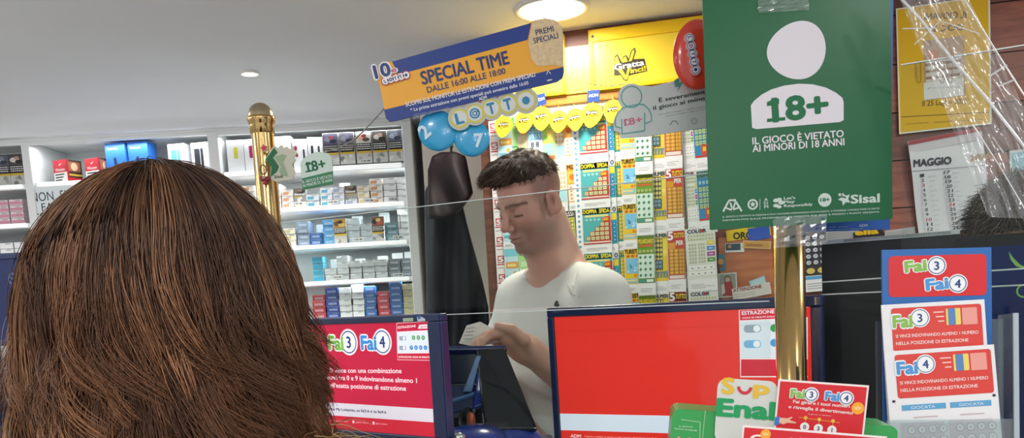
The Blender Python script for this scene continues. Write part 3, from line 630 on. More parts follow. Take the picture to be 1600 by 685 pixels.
strip('sky', (776, 196), (799, 194.5), (794, 514), 5, .004, 'pale blue and orange scratch card strip left of the man\'s face')
strip('green', (798, 183), (823, 181.5), (813, 436), 3, .007, 'light green scratch card strip above the man\'s forehead')
strip('lime', (808, 376), (838, 374), (815, 520), 2, .004, 'lime scratch card strip below the man\'s chin')
strip('numbers', (823, 187), (846, 185.5), (836, 420), 3, .010, 'blue and white number scratch card strip above the man\'s hair')
strip('lime', (846, 188), (866, 187), (858, 420), 3, .007, 'lime green scratch card strip over the back of the man\'s hair')
strip('beige', (864, 190), (882, 189), (876, 470), 4, .004, 'beige scratch card strip close behind the man\'s head')
strip('orange', (878, 184), (895, 183), (890, 330), 2, .009, 'orange scratch card strip right of the man\'s head')
strip('black', (880, 330), (897, 329), (889, 465), 2, .006, 'black and yellow scratch card strip at the nape of the man\'s neck')
strip('edge', (892, 180), (902, 179), (906, 470), 4, .010, 'white strip edge with blue dots beside the grid cards')
strip('doppia', (902, 184.5), (948, 182), (915, 466), 4, .013, 'wide scratch card strip in teal and red with square grids')
strip('bluenum', (940, 176), (957, 175), (953, 466), 4, .009, 'turquoise number scratch card strip tucked beside the wide grid strip')
strip('tuttoteal', (950, 182), (971, 181), (964, 528), 5, .006, 'dark teal and gold scratch card strip left of the yellow travel strip')
strip('turista', (967, 177), (993, 175.5), (980, 527), 5, .010, 'yellow scratch card strip with blue travel pictures')
strip('miliardo', (990, 176), (1018, 174.5), (1000, 554), 4, .013, 'green scratch card strip with rows of banknotes')
strip('numeri', (1016, 170), (1040, 168.5), (1024, 552), 4, .009, 'yellow number scratch card strip between the green and red strips')
strip('tuttored', (1036, 166), (1064, 164), (1048, 550), 4, .012, 'red and gold scratch card strip left of the pale dotted strip')
strip('tuttored', (1056, 354), (1072, 353), (1066, 452), 1, .008, 'single red and gold scratch card tucked behind the pale dotted strip')
strip('color', (1062, 170), (1083, 168.5), (1076, 366), 2, .006, 'narrow pale dotted scratch card strip above the wide pale one')
strip('doppia2', (1080, 168), (1108, 166), (1094, 365), 2, .009, 'blue and red grid scratch card strip at the poster\'s left edge')
strip('color', (1070, 359), (1117, 356), (1081, 553), 2, .016, 'wide pale dotted scratch card strip at the right end of the display')
strip('fifty', (1036, 452), (1072, 450), (1041, 500), 1, .004, 'bright red scratch card with white figures above the monitor')
# round hang tags in front of the strips
def hang_tag(px, py, s, rot, label, flag=False):
    c = WALL.loc(px, py, .045); fr = Fr(WALL.at(c[0], c[1], .045), WALL.x, WALL.y)
    t = thing('hang_tag', label, 'tag', fr.M @ Matrix.Rotation(rot, 4, 'Z'), 'yellow drop shaped tags over the strips')
    q = B(); pts = []
    for i in range(28):
        a = 2 * PI * i / 28; k = 1.0 + (.34 * max(0, math.cos(a + PI / 2 + .5)) ** 2 if True else 0)
        pts.append((s * .5 * math.cos(a) * (1 - .12 * max(0, -math.sin(a))), s * .5 * math.sin(a) * k))
    q.slab(pts, -.002, 0, card('f4d63a'), card('b98f1e')); vlogo(q, -.001, s * .06, s * .56, .0005, .05); q.build('plate', t)
    q = B(); q.tube([(0, s * .45, -.001), (0, s * .75, -.012), (0, s * .8, -.026)], .0012, mat('c8a840', .4), 6); q.build('hook', t)
    if flag:
        q = B(); f = [(-s * .28, s * .52), (s * .3, s * .58), (s * .27, s * 1.12), (-s * .31, s * 1.06)]
        q.slab(f, -.005, -.004, card('26407e')); q.text('ADM', -s * .22, s * .76, paper('f0f4f8'), -.0036, w=s * .44, h=s * .13, bold=.03, rot=.1); q.build('flag', t)
    return t
S = .052
hang_tag(787, 196, S, -.1, 'yellow drop tag over the pale blue strip, leftmost of the tags'); hang_tag(819, 189, S, -.05, 'yellow drop tag over the light green strip under the word sign')
hang_tag(846, 183, S * 1.08, .05, 'yellow drop tag with navy flag nearest the word sign', True); hang_tag(873, 188, S, .05, 'yellow drop tag between the navy flag tag and orange strip')
hang_tag(899, 185, S, .1, 'pale yellow drop tag half behind the larger flagged tag'); hang_tag(925, 178, S * 1.1, -.12, 'yellow drop tag with tilted navy flag over the wide grid strip', True); hang_tag(958, 172, S * 1.02, 0, 'yellow drop tag half hidden by the grey figure sign')
# -------------------------------------------------------------- things pinned to the wood right of the display
def wcard(tl, tr, bl, dz=.003, th=.0008): 
    return wframe(tl, tr, bl, WALL, dz)
def flatcard(W, col, th=.0008, r=.001):
    q = B(); q.slab([(0, -W.h), (W.w, -W.h), (W.w, 0), (0, 0)], -th, 0, paper(col)); return q
# cork-like door of a small cabinet below the poster
W = wcard((1122, 372), (1206, 366), (1128, 478), .007); q = flatcard(W, 'b5693c', .006); q.mats[0] = wood_mat('orange_wood', 'a85a30', 'c47a48', 2)
tag(q.build('wood_panel', None, W.M), 'plain orange wood panel behind the brass post and small cards', 'panel')
W = wcard((1134, 361), (1204, 356), (1136, 378), .010); q = flatcard(W, 'e6c81e'); q.tpx(W, 'ORO', (1146, 374), (1176, 372), 10, paper('2a2a22'), .0006, .05); p = W.loc(1168, 358); p2 = W.loc(1204, 372); q.rect(p[0], p2[1], p2[0], p[1], .0008, card('2b56b8'))
tag(q.build('ticket_card', None, W.M), 'yellow card reading ORO with a blue corner under the green poster', 'card')
W = wcard((1133, 381), (1163, 379), (1133, 395), .009); q = flatcard(W, 'dfe0dc'); p = W.loc(1134, 381); p2 = W.loc(1157, 391); q.rect(p[0], p2[1], p2[0], p[1] - .001, .0005, card('2c4a52')); q.poly(circ(p[0] + .01, p[1] - .008, .005, 8), .0007, paper('b88a5a'))
tag(q.build('photo_card', None, W.M), 'small dark picture card on the orange wood under the yellow card', 'card')
W = wcard((1161, 376), (1204, 390), (1160, 388), .011); q = flatcard(W, 'd9b87a'); q.rect(.003, -W.h + .003, W.w - .003, -.002, .0004, paper('c89a4e')); q.rect(.008, -W.h * .7, W.w * .7, -W.h * .4, .0006, paper('a8763a'))
tag(q.build('gold_card', None, W.M), 'slanted golden card on the orange wood beside the dark picture card', 'card')
W = wcard((1122, 428), (1151, 431), (1124, 466), .012); q = flatcard(W, 'd8d4c6'); q.rect(.003, -W.h + .003, W.w - .003, -.003, .0004, paper('8f9a8c')); q.poly([(.010, -W.h + .004), (W.w - .008, -W.h + .004), (W.w - .013, -W.h * .35), (.014, -W.h * .35)], .0006, paper('a83a34')); q.poly(circ(W.w * .5, -W.h * .27, .007, 12), .0008, paper('c8a48a')); q.poly(circ(W.w * .5, -W.h * .25, .009, 12), .0007, paper('5a4434')); q.poly([(.006, -W.h * .5), (.014, -W.h * .4), (.016, -W.h * .8), (.006, -W.h * .9)], .0007, paper('d8d0c0'))
tag(q.build('holy_card', None, W.M), 'small picture card of a red robed figure leaning on the wood', 'card')
W = wcard((1170, 440), (1194, 431), (1180, 466), .009); q = flatcard(W, '9cc0c8'); q.rect(.003, -W.h * .5, W.w - .002, -.003, .0004, paper('b8d4d8'))
tag(q.build('postcard', None, W.M), 'pale blue postcard standing behind the notice card', 'card')
W = wcard((1143, 452), (1203, 443), (1146, 470), .016); q = flatcard(W, 'd8d2c8'); q.tpx(W, 'ATTENZIONE', (1146, 457), (1190, 450), 5, paper('8a3a3c'), .0005, .03)
for k in range(2): q.tpx(W, 'il gioco e vietato ai minori', (1147, 462 + 3.5 * k), (1180, 457 + 3.5 * k), 1.6, paper('8a8884'), .0005)
tag(q.build('notice_card', None, W.M), 'white card reading ATTENZIONE in dark red beside the red robed figure', 'card')
W = wcard((1122, 398), (1132, 397), (1124, 424), .010); q = flatcard(W, '3a7a8a'); q.poly(circ(.006, -.02, .008, 10), .0004, paper('c8904a')); q.poly(circ(.004, -.032, .006, 8), .0006, paper('7a5a3a'))
tag(q.build('picture_card', None, W.M), 'narrow teal picture card at the edge of the pale ticket strip', 'card')
# dark ticket strip with white bubbles right of the post
W = wframe((1254, 354), (1290, 352), (1258, 432), WALL, .02); t = thing('ticket_strip', 'dark scratch card strip with white bubbles right of the brass post', 'scratch cards', W.M)
q = B(); q.box((0, -W.h, -.0005), (W.w, 0, 0), card('2c3038')); q.rect(0, -W.h * .16, W.w, 0, .0003, card('3a3424')); cells(q, .002, -W.h * .15, W.w - .002, -.001, 3, 1, 'd8b84a', None, z=.0006, round_=True, fill=.85)
cells(q, .002, -W.h * .80, W.w - .002, -W.h * .18, 3, 5, 'd4d8d8', None, z=.0006, round_=True, fill=.7, mark='8a9094'); q.rect(0, -W.h, W.w, -W.h * .82, .0004, card('3a342a')); cells(q, .001, -W.h * .98, W.w - .001, -W.h * .83, 2, 1, 'd8c46a', None, z=.0007, round_=True, fill=.8); q.build('ticket', t)
q = B(); y0 = -W.h; q.box((0, y0 - .042, -.0005), (W.w, y0, 0), WHP); q.rect(0, y0 - .010, W.w, y0 - .002, .0003, card('5aa8d8'))
for k in range(3): q.rect(.004, y0 - .022 - k * .006, W.w * .9, y0 - .0205 - k * .006, .0003, GRL)
q.build('stub', t)
# paper notes just under the posters
W = wcard((1286, 362), (1342, 358), (1288, 384), .006); q = flatcard(W, 'a9aaa8')
for k in range(5): q.rect(.006, -.008 - k * .006, W.w * .8, -.0068 - k * .006, .0004, GRL)
tag(q.build('notice_sheet', None, W.M), 'grey printed sheet under the blue poster edge', 'notice')
W = wcard((1333, 364), (1380, 360), (1335, 384), .009); q = flatcard(W, '2a2622'); q.tpx(W, 'ella', (1337, 368), (1372, 365), 8, paper('e0b81e'), .0006, .06); q.tpx(W, 'vita', (1342, 380), (1374, 377.5), 8, paper('e0b81e'), .0006, .06)
tag(q.build('poster_scrap', None, W.M), 'black card with yellow letters under the blue poster edge', 'card')
W = wcard((1382, 361), (1430, 358), (1384, 384), .006); q = flatcard(W, 'b4b2b2')
for k in range(4): q.rect(.006, -.008 - k * .005, W.w * .75, -.007 - k * .005, .0004, GRL)
tag(q.build('notice_sheet', None, W.M), 'pale crumpled sheet left of the calendar foot', 'notice')
# yellow sheet with clips
W = wframe((1400, 13.5), (1547, 9), (1405, 210), WALL, .012)
t = thing('yellow_poster', 'yellow poster with date and dark line pinned to the wooden wall', 'poster', W.M)
q = B(); q.slab([(0, -W.h), (W.w, -W.h), (W.w, 0), (0, 0)], -.0008, 0, paper('ece8d4')); q.rect(.003, -W.h + .004, W.w - .004, -.003, .0003, paper('e3b414'))
BR = paper('6a4a14'); 
def mirtext(q, fr, s, pr, pl, cap, mt, z):
    b2 = B(); A = fr.loc(*pl); E = fr.loc(*pr); H = fr.loc(pl[0], pl[1] - cap); b2.text(s, 0, 0, mt, 0, w=math.dist(A, E), h=math.dist(A, H), bold=.03)
    w_ = math.dist(A, E); ang = math.atan2(E[1] - A[1], E[0] - A[0]); c_, s_ = math.cos(ang), math.sin(ang)
    v = [(A[0] + (w_ - x) * c_ - y * s_, A[1] + (w_ - x) * s_ + y * c_, z) for x, y, _ in b2.v]; q.add(v, [f[::-1] for f in b2.f], mt)
mirtext(q, W, 'IL GIOVANI', (1509, 28), (1444, 31), 10, BR, .0006); mirtext(q, W, 'DOC 20', (1504, 47), (1448, 50), 9, BR, .0006)
p = W.loc(1443, 64); p2 = W.loc(1508, 150); q.rect(p[0], p2[1], p2[0], p[1], .0005, paper('b89a7a'))
p = W.loc(1446, 96); p2 = W.loc(1502, 132); q.rect(p[0], p2[1], p2[0], p[1], .0008, paper('d9cfc4'))
for k in range(3): q.rect(p[0], p[1] - .012 - k * .016, p2[0], p[1] - .006 - k * .016, .001, paper('9a7a62'))
q.poly(circ(p[0] + .018, p[1] + .012, .012, 12), .0009, paper('c8743a'))
p = W.loc(1443, 130); p2 = W.loc(1506, 149); q.rect(p[0], p2[1], p2[0], p[1], .0011, paper('e8e6e0')); q.tpx(W, 'gli orari di apertura', (1449, 139), (1500, 137), 2.5, GRL, .0013)
q.tpx(W, 'Il 25 Luglio 2025', (1441, 166), (1511, 161.5), 8, BR, .0006, .02)
q.line([W.loc(1408, 183), W.loc(1546, 175.5)], .0018, .0006, BR); q.tpx(W, 'cartoleria - tabacchi - ricevitoria', (1416, 195), (1535, 188), 3, paper('8a6a24'), .0006)
q.build('sheet', t)
# calendar
W = wframe((1418, 219), (1529, 213), (1427, 372), WALL, .016)
W = wframe((1417, 222), (1534, 215), (1436, 372), WALL, .016)
t = thing('wall_calendar', 'white May calendar page hanging under the yellow poster', 'calendar', W.M)
q = B(); n = 14; hh = W.h
V = [(x, -hh * i / n, (.006 + .006 * math.sin(i / n * 6)) * (.6 if x else 1)) for i in range(n + 1) for x in (0, W.w)]
q.add(V, [(2 * i, 2 * i + 2, 2 * i + 3, 2 * i + 1) for i in range(n)], paper('dedfe2'), True)
q.build('page', t)
q = B(); zt = .0135
RED = paper('b8343c'); DK = paper('30303a')
p = W.loc(1419, 222); p2 = W.loc(1532, 238); q.rect(.001, -.030, W.w - .001, -.001, zt - .004, paper('d2cdd0')); q.rect(.001, -.010, W.w - .001, -.001, zt - .002, paper('a8484e'))
q.tpx(W, 'MAGGIO', (1426, 262), (1484, 257), 11, DK, zt, .045); q.tpx(W, '2026', (1514, 253), (1545, 248), 9, paper('b08a5a'), zt, .04)
q.line([W.loc(1424, 269), W.loc(1548, 259)], .001, zt, DK)
for i in range(13):
    py = 278 + 7.6 * i; px = 1437 + i * .95
    if i < 13: q.tpx(W, str(i + 1), (px, py), (px + (4 if i < 9 else 8), py - .4), 5, RED if i in (9, 2) else DK, zt, .03); q.tpx(W, 'giovedi', (px + 12, py - .8), (px + 23 - (i * 3) % 7, py - 1.6), 1.6, GRL, zt)
    py = 273 + 7.2 * i; px = 1473 + i * 1.1
    q.tpx(W, str(i + 17), (px, py), (px + 9, py - .5), 5, RED if i in (7,) else DK, zt, .03); q.tpx(W, 'sabato', (px + 13, py - .8), (px + 25 - (i * 5) % 8, py - 1.6), 1.6, GRL, zt)
q.build('printing', t)
# picture edge at the far right
W = wframe((1577, 236), (1640, 232), (1580, 300), WALL, .008); q = flatcard(W, 'd8dada', .004); q.rect(.006, -W.h + .01, W.w, -.006, .0004, paper('8cc0d0')); q.rect(.006, -W.h + .01, W.w, -W.h * .6, .0006, paper('a8d0d4'))
tag(q.build('picture_card', None, W.M), 'white bordered pale blue picture at the right end of the wall', 'picture')
# ================================================================ brass posts, plexiglass and hanging signs
BRASS = mat('d2b074', .15, 1.0, noise=.03, nscale=30)
LT = -.52                                   # the counter runs towards the camera to the right
lp = P(410.5, 215, 1.50); rp = P(1233, 380, 1.08)
def line_y(x): return lp.y + (rp.y - lp.y) / (rp.x - lp.x) * (x - lp.x)
LINE = Fr(Vector((lp.x, lp.y, 0)), Vector((rp.x - lp.x, rp.y - lp.y, 0)), ZZ)
CTZ = 1.10                                  # counter top
def post(p, r, ztop, cap, label):
    t = thing('brass_post', label, 'post', Matrix.Translation((p.x, p.y, CTZ)))
    h = ztop - CTZ
    q = B(); q.lathe([(r * 1.3, 0), (r * 1.3, .006), (r * 1.2, .012), (r * 1.02, .016)], BRASS); q.build('base', t)
    q = B(); q.lathe([(r, .012), (r, h - (.048 if cap else 0))] + ([] if cap else [(.0001, h)]), BRASS); q.build('pole', t)
    if cap:
        k = r / .019; q = B(); z = h - .048 * 1.0
        q.lathe([(r * 1.0, z - .004), (r * 1.10, z - .002), (r * 1.10, z + .010), (r * 1.14, z + .013), (r * 1.22, z + .017), (r * 1.26, z + .021), (r * 1.26, z + .024), (r * 1.13, z + .026)] , BRASS); q.build('collar', t)
        q = B(); q.lathe([(r * 1.13, z + .0255), (r * 1.10, z + .031), (r * .98, z + .038), (r * .75, z + .044), (r * .42, z + .048), (.0001, z + .0495)], mat('c4b294', .3, 1.0)); q.build('dome_cap', t)
    return t
zt = P(408, 162, 1.5).z
post(lp, .0192, zt, True, 'brass post with a domed cap at the left end of the plexiglass')
post(rp, .0192, P(1230, 300, 1.08).z, False, 'thick brass post below the large green poster')
# plexiglass panes between the posts
PLEX = clear('plexiglass', .012, .002, 'f6faf8', .01); EDGE = mat('dfe8e6', .25, spec=.6)
def pane(fr, x0, x1, z0, z1, label, th=.004):
    t = thing('plexiglass_pane', label, 'glass pane', fr.M)
    q = B(); q.box((x0, z0, -th / 2), (x1, z1, th / 2), PLEX); q.build('sheet', t)
    q = B(); q.box((x0, z1, -th / 2), (x1, z1 + .0012, th / 2), EDGE); q.build('polished_edge', t)
span = LINE.x.dot(Vector((rp.x - lp.x, rp.y - lp.y, 0)))
z1 = PPL(880, 298, LINE.o, LINE.z).z; z0 = PPL(700, 491, LINE.o, LINE.z).z
pane(LINE, .026, span - .026, z0 + .004, z1, 'upper clear plexiglass pane between the two brass posts')
pane(LINE, .026, span - .026, CTZ + .001, z0 - .0015, 'lower clear plexiglass pane between the two brass posts')
# second pane to the right of the thick post
z2 = PPL(1480, 91, LINE.o, LINE.z).z
pane(LINE, LINE.loc(1408, 200)[0], span + .62, CTZ + .001, z2, 'clear plexiglass pane right of the thick brass post')
def one_serifs(q, fr, x, y, cap, sl, mt, z):
    """flag and foot of a figure one whose bar starts at pixel x, baseline y"""
    w = cap * .22; k = cap * .30
    q.poly([fr.loc(*p) for p in ((x + w * .3, y - cap), (x + w, y - cap * .98), (x + w, y - cap * .76), (x - k, y - cap * .66), (x - k, y - cap * .84))], z, mt)
    q.poly([fr.loc(*p) for p in ((x - k, y + sl * k), (x + w + k * .9, y - sl * (w + k * .9)), (x + w + k * .9, y - cap * .14 - sl * (w + k * .9)), (x - k, y - cap * .14 + sl * k))], z + .00003, mt)
# ---------------------------------------------------------------- large green poster
GW = paper('dcd6dc'); GG = paper('1f6b43')
W = pframe((1095.5, -58), (1391, -76), (1107, 360), 1.05)
t = thing('green_poster', 'large green poster with a white head and shoulders figure reading 18+', 'poster', W.M)
q = B(); q.slab(rrect(0, -W.h, W.w, 0, .002), -.0016, 0, mat('185f3a', .34, spec=.35), GG)
c = W.loc(1244, 79); rx = math.dist(W.loc(1198, 79), W.loc(1290, 79)) / 2
q.poly([(c[0] + rx * math.cos(a) + .0012 * math.sin(a), c[1] + rx * .945 * math.sin(a) + .14 * rx * math.cos(a) * math.sin(a) ) for a in [2 * PI * i / 48 for i in range(48)]], .0004, GW)
body = [(1175, 200), (1173, 165), (1178, 158), (1190, 148), (1205, 140), (1225, 134), (1248, 131), (1270, 132), (1290, 137), (1306, 145), (1316, 153), (1318, 160), (1318, 188), (1312, 191), (1182, 202)]
q.poly([W.loc(*p) for p in body], .0004, GW)
q.tpx(W, '18+', (1209, 190), (1293, 181), 36, GG, .0008, .045); one_serifs(q, W, 1209, 190, 36, .1, GG, .00085)
q.tpx(W, 'IL GIOCO È VIETATO', (1176, 226), (1318, 214), 11, GW, .0004, .028); q.tpx(W, 'AI MINORI DI 18 ANNI', (1176, 238), (1319, 227), 11, GW, .0004, .028)
PW = paper('c3cfc6')
s_ = math.dist(W.loc(1130, 330), W.loc(1140, 330)) / 10
def ptz(px, py): return W.loc(1110 + px / 5.333, 270 + py / 5.333)
q.line([ptz(105, 325), ptz(150, 240), ptz(170, 228)], 3.0 * s_, .0004, PW); q.line([ptz(260, 322), ptz(210, 240), ptz(190, 228)], 3.0 * s_, .0004, PW); q.line([ptz(150, 232), ptz(212, 228)], 2.6 * s_, .0005, PW); q.line([ptz(165, 250), ptz(184, 320), ptz(205, 250)], 2.6 * s_, .0006, PW); q.line([ptz(118, 290), ptz(175, 312), ptz(250, 288)], 2.6 * s_, .0005, PW)
a = ptz(352, 265); q.ring(a[0], a[1], 5.5 * s_, 8.2 * s_, .0004, PW); q.poly(star(a[0], a[1], 5 * s_), .0005, PW)
q.line([ptz(412, 218), ptz(412, 310)], .8 * s_, .0004, PW); a = ptz(462, 262)
for k, ch in enumerate('ADM'): p = ptz(447 + k, 238 + 30 * k); q.text(ch, p[0], p[1], PW, .0004, w=6 * s_, h=4.4 * s_, bold=.03, rot=.05)
for px, py, w_ in ((548, 232, 5), (572, 225, 4.5), (590, 250, 5), (545, 275, 4.5), (572, 285, 4)): a = ptz(px, py); q.poly(circ(a[0], a[1], w_ * s_, 10, w_ * s_ * .62, .5), .0004 + px * 1e-7, PW)
for k, (t_, x1) in enumerate((('Let\'s', 706), ('Play', 702), ('Responsibly', 850))): q.tpx(W, t_, (1110 + 613 / 5.333, 270 + (226 + 31 * k) / 5.333), (1110 + x1 / 5.333, 270 + (219 + 31 * k - (x1 - 700) * .05) / 5.333), 4.2, PW, .0004, .035)
a = ptz(952, 228); q.poly(circ(a[0], a[1], 10.5 * s_, 28), .0004, PW); q.tpx(W, '18+', (1110 + 915 / 5.333, 270 + 242 / 5.333), (1110 + 990 / 5.333, 270 + 238 / 5.333), 5.4, GG, .0007, .045)
a = ptz(1118, 220); q.poly(star(a[0], a[1], 10.5 * s_, .5, 5, 1.9), .0004, PW); q.poly(star(a[0] - 7.5 * s_, a[1] + 7 * s_, 3.4 * s_, .5), .0005, PW); a = ptz(1095, 200); q.line([(a[0], a[1]), (a[0] + 6 * s_, a[1] - 2 * s_)], 2.4 * s_, .0006, GG)
q.tpx(W, 'Sisal', (1110 + 1172 / 5.333, 270 + 256 / 5.333), (1110 + 1406 / 5.333, 270 + 244 / 5.333), 13, PW, .0004, .04)
q.tpx(W, 'IL GIOCO E VIETATO AI MINORI E PUO CAUSARE DIPENDENZA PATOLOGICA. E POSSIBILE CONSULTARE LE NOTE', (1129, 340.5), (1374, 327), 2.4, PW, .0004, .02)
q.tpx(W, 'INFORMATIVE SULLE PROBABILITA DI VINCITA SUL SITO E PRESSO I PUNTI VENDITA', (1129, 346), (1374, 332.5), 2.4, PW, .0004, .02)
q.build('sheet', t)
def tape(W, pts, z, label, seed=0, n=10):
    """crumpled clear tape over the edge of a sheet"""
    r = random.Random(seed); q = B(); (x0, y0), (x1, y1) = pts
    V = [(x0 + (x1 - x0) * i / n + r.uniform(-.001, .001), y0 + (y1 - y0) * j / n, z + .0012 + abs(math.sin(i * 1.3 + j * .5)) * .0012 + r.uniform(0, .0012)) for j in range(n + 1) for i in range(n + 1)]
    q.add(V, [(j * (n + 1) + i, j * (n + 1) + i + 1, (j + 1) * (n + 1) + i + 1, (j + 1) * (n + 1) + i) for j in range(n) for i in range(n)], TAPE)
    return q
TAPE = clear('clear_tape', .16, .05, rough=.12)
a, b2 = W.loc(1207, 388), W.loc(1290, 336); tag(tape(W, (a, b2), .001, '', 3).build('clear_tape', None, W.M), 'crumpled clear tape holding the green poster to the thick brass post', 'tape')
a, b2 = W.loc(1184, 22), W.loc(1262, -14); tag(tape(W, (a, b2), .001, '', 5).build('clear_tape', None, W.M), 'clear tape across the top of the green poster above the white head', 'tape')
# blue sheet behind it
W = pframe((1252, -60), (1397, -65), (1268, 363), 1.115)
t = thing('blue_poster', 'blue sheet showing its edge below and right of the green poster', 'poster', W.M)
q = B(); q.slab([(0, -W.h), (W.w, -W.h), (W.w, 0), (0, 0)], -.001, 0, card('2a5fb8')); BW = paper('c8d6e8')
q.tpx(W, 'ADM', (1342, 355), (1355, 354.3), 4, BW, .0004, .03); q.tpx(W, 'gioco sicuro', (1296, 356), (1306, 355.7), 1.6, BW, .0004); q.tpx(W, 'gioca responsabile', (1310, 355.5), (1324, 355), 1.6, BW, .0004); q.tpx(W, 'il gioco puo causare dipendenza', (1293, 360), (1348, 358), 1.4, BW, .0004)
q.build('sheet', t)
# ---------------------------------------------------------------- long draw-times banner
NV, OR = card('1b3885'), card('f0a92e'); YB = 1.20
W = pframe((588, 98), (880, 34), (607, 190), YB)
def pz(x, y): return W.loc(560 + x / 3.424, 20 + y / 3.424)
t = thing('lottery_banner', 'long blue and orange banner reading SPECIAL TIME hung at a slant', 'sign', W.M)
q = B()
out = [pz(*p) for p in ((180, 262), (905, 60), (940, 42), (1000, 28), (1050, 40), (1088, 70), (1096, 120), (1100, 320), (1092, 350), (1062, 370), (190, 580), (165, 582), (148, 565), (140, 520), (112, 380), (95, 360), (88, 318), (110, 285), (150, 262))]
q.slab(out, -.003, 0, OR, NV)
q.poly([pz(*p) for p in ((180, 262), (925, 55), (905, 145), (330, 300), (215, 330))], .0004, NV)
q.poly([pz(*p) for p in ((137, 520), (1098, 290), (1100, 320), (1092, 350), (1062, 370), (190, 580), (165, 582), (148, 565))], .0004, NV)
SAND = mat('d9bd92', .45, noise=.14, nscale=160); q.poly([pz(*p) for p in ((930, 55), (960, 36), (1000, 28), (1050, 40), (1088, 70), (1096, 120), (1096, 288), (1040, 280), (960, 288), (925, 250), (908, 160))], .0006, SAND)
NT_ = card('23356e'); WT_ = paper('e6e6ea')
q.tpx(W, 'SPECIAL TIME', (660.7, 132.5), (796, 99.5), 20.5, NT_, .0008, .035); q.tpx(W, 'DALLE 16:00 ALLE 18:00', (668.6, 145.5), (790.5, 115), 9.5, NT_, .0008, .02)
q.tpx(W, 'SCOPRI SUL MONITOR LE ESTRAZIONI CON PREMI SPECIALI', (634.5, 167), (836.5, 119.5), 6.8, WT_, .0008, .03); q.tpx(W, '* La prima estrazione con premi speciali può avvenire dalle 16:05', (642, 175), (826, 132), 5.2, WT_, .0008, .02)
q.tpx(W, 'PREMI', (838, 55.5), (865.5, 49), 8.5, paper('3a4666'), .001, .02); q.tpx(W, 'SPECIALI', (834.5, 68.5), (872.5, 59.5), 8.5, paper('3a4666'), .001, .02)
q.tpx(W, 'ADM', (749, 157.5), (761, 154.5), 5, WT_, .0008, .03)
for k in range(3): q.tpx(W, 'regolamento completo disponibile presso il punto vendita', (646, 180.5 + 3 * k - 0), (745 - 22 * k, 157.5 + 5.2 + 3 * k), 1.5, paper('b8c0d8'), .0008)
for k in range(2): q.tpx(W, 'il gioco e vietato ai minori e puo causare dipendenza', (768, 153.5 + 3 * k), (828 - 16 * k, 139.5 + 3 * k + 3.4 * k), 1.5, paper('b8c0d8'), .0008)
a = pz(1018, 330); q.line([(a[0] - .003, a[1] - .008), (a[0] + .003, a[1] - .008)], .0012, .0008, WT_); q.line([(a[0] - .003, a[1]), (a[0], a[1] + .005), (a[0] + .003, a[1])], .0008, .0008, WT_); q.tpx(W, 'FSC', (855, 127.5), (860.5, 126.2), 2.4, WT_, .0008, .02)
q.build('panel', t)
q = B(); q.tpx(W, '10', (587.5, 124), (612, 118), 21, card('eef0f4'), .0024, .12); q.tpx(W, '10', (588, 123.5), (611.5, 117.5), 20, NT_, .0030, .045); q.tpx(W, 'e', (612, 115), (621, 112.5), 9, card('e8e4ea'), .0024, .12); q.tpx(W, 'e', (612.5, 114.5), (620.5, 112), 8, card('c8607a'), .0030, .03)
for k, ch in enumerate('LOTT.'):
    px, py = 602.5 + 8.1 * k, 127.5 - 2.35 * k; c = W.loc(px, py); s_ = math.dist(W.loc(600, 120), W.loc(601, 120)); q.poly(circ(c[0], c[1], 6.4 * s_, 18), .0022 + k * 1e-5, card('b84a60')); q.poly(circ(c[0], c[1], 5.2 * s_, 18), .0026, card('ece6ea'))
    if ch == '.': q.poly(circ(c[0], c[1], 2.2 * s_, 10), .003, NT_)
    elif ch == 'O': q.ring(c[0], c[1], 1.2 * s_, 2.7 * s_, .003, NT_, 12)
    else: q.text(ch, c[0], c[1] - 2.6 * s_, NT_, .003, h=5.2 * s_, al='C', bold=.03, rot=.2)
q.build('logo', t)
# word sign with two sky blue balls under the banner
W2 = pframe((655, 172), (842, 131), (672, 246), YB + .014)
t = thing('word_sign', 'LOTTO letter sign with sky blue balls under the slanted banner', 'sign', W2.M); s_ = math.dist(W2.loc(700, 200), W2.loc(710, 200)) / 10
GB = card('2f9fd0'); GD = card('2684b4')
for (px, py, r, tx, dx, nm) in ((684, 204, 31, '2', -14, 'a'), (737, 216, 28, '7', 10, 'b')):
    q = B(); c = W2.loc(px, py); V = []
    n, k = 40, 6
    for i in range(k + 1):
        rr = r * s_ * math.sin(PI / 2 * i / k); zz_ = .007 * math.cos(PI / 2 * i / k)
        V += [(c[0] + rr * math.cos(2 * PI * j / n), c[1] + rr * math.sin(2 * PI * j / n), zz_) for j in range(n)]
    q.add(V, [(i * n + j, (i + 1) * n + j, (i + 1) * n + (j + 1) % n, i * n + (j + 1) % n) for i in range(k) for j in range(n)], mat('35a3d4', .25, coat=.4), True)
    q.slab(circ(c[0], c[1], r * s_, n), -.004, 0, GB)
    c2 = W2.loc(px + dx, py + 12); q.text(tx, c2[0] - 5 * s_, c2[1] - 2 * s_, card('cfe4ee'), .0076, h=20 * s_, bold=.04, rot=(.5 if tx == '2' else -.15))
    q.build('ball', t)
q = B(); cen = [(719, 188), (742.5, 180.5), (768, 172.5), (793.6, 166), (821.5, 160.5)]
for k, (px, py) in enumerate(cen): c = W2.loc(px, py); q.slab(circ(c[0], c[1], (19.5 if k == 4 else 18) * s_, 30), .010, .0125 + k * 1e-5, card('bdbfb8'))
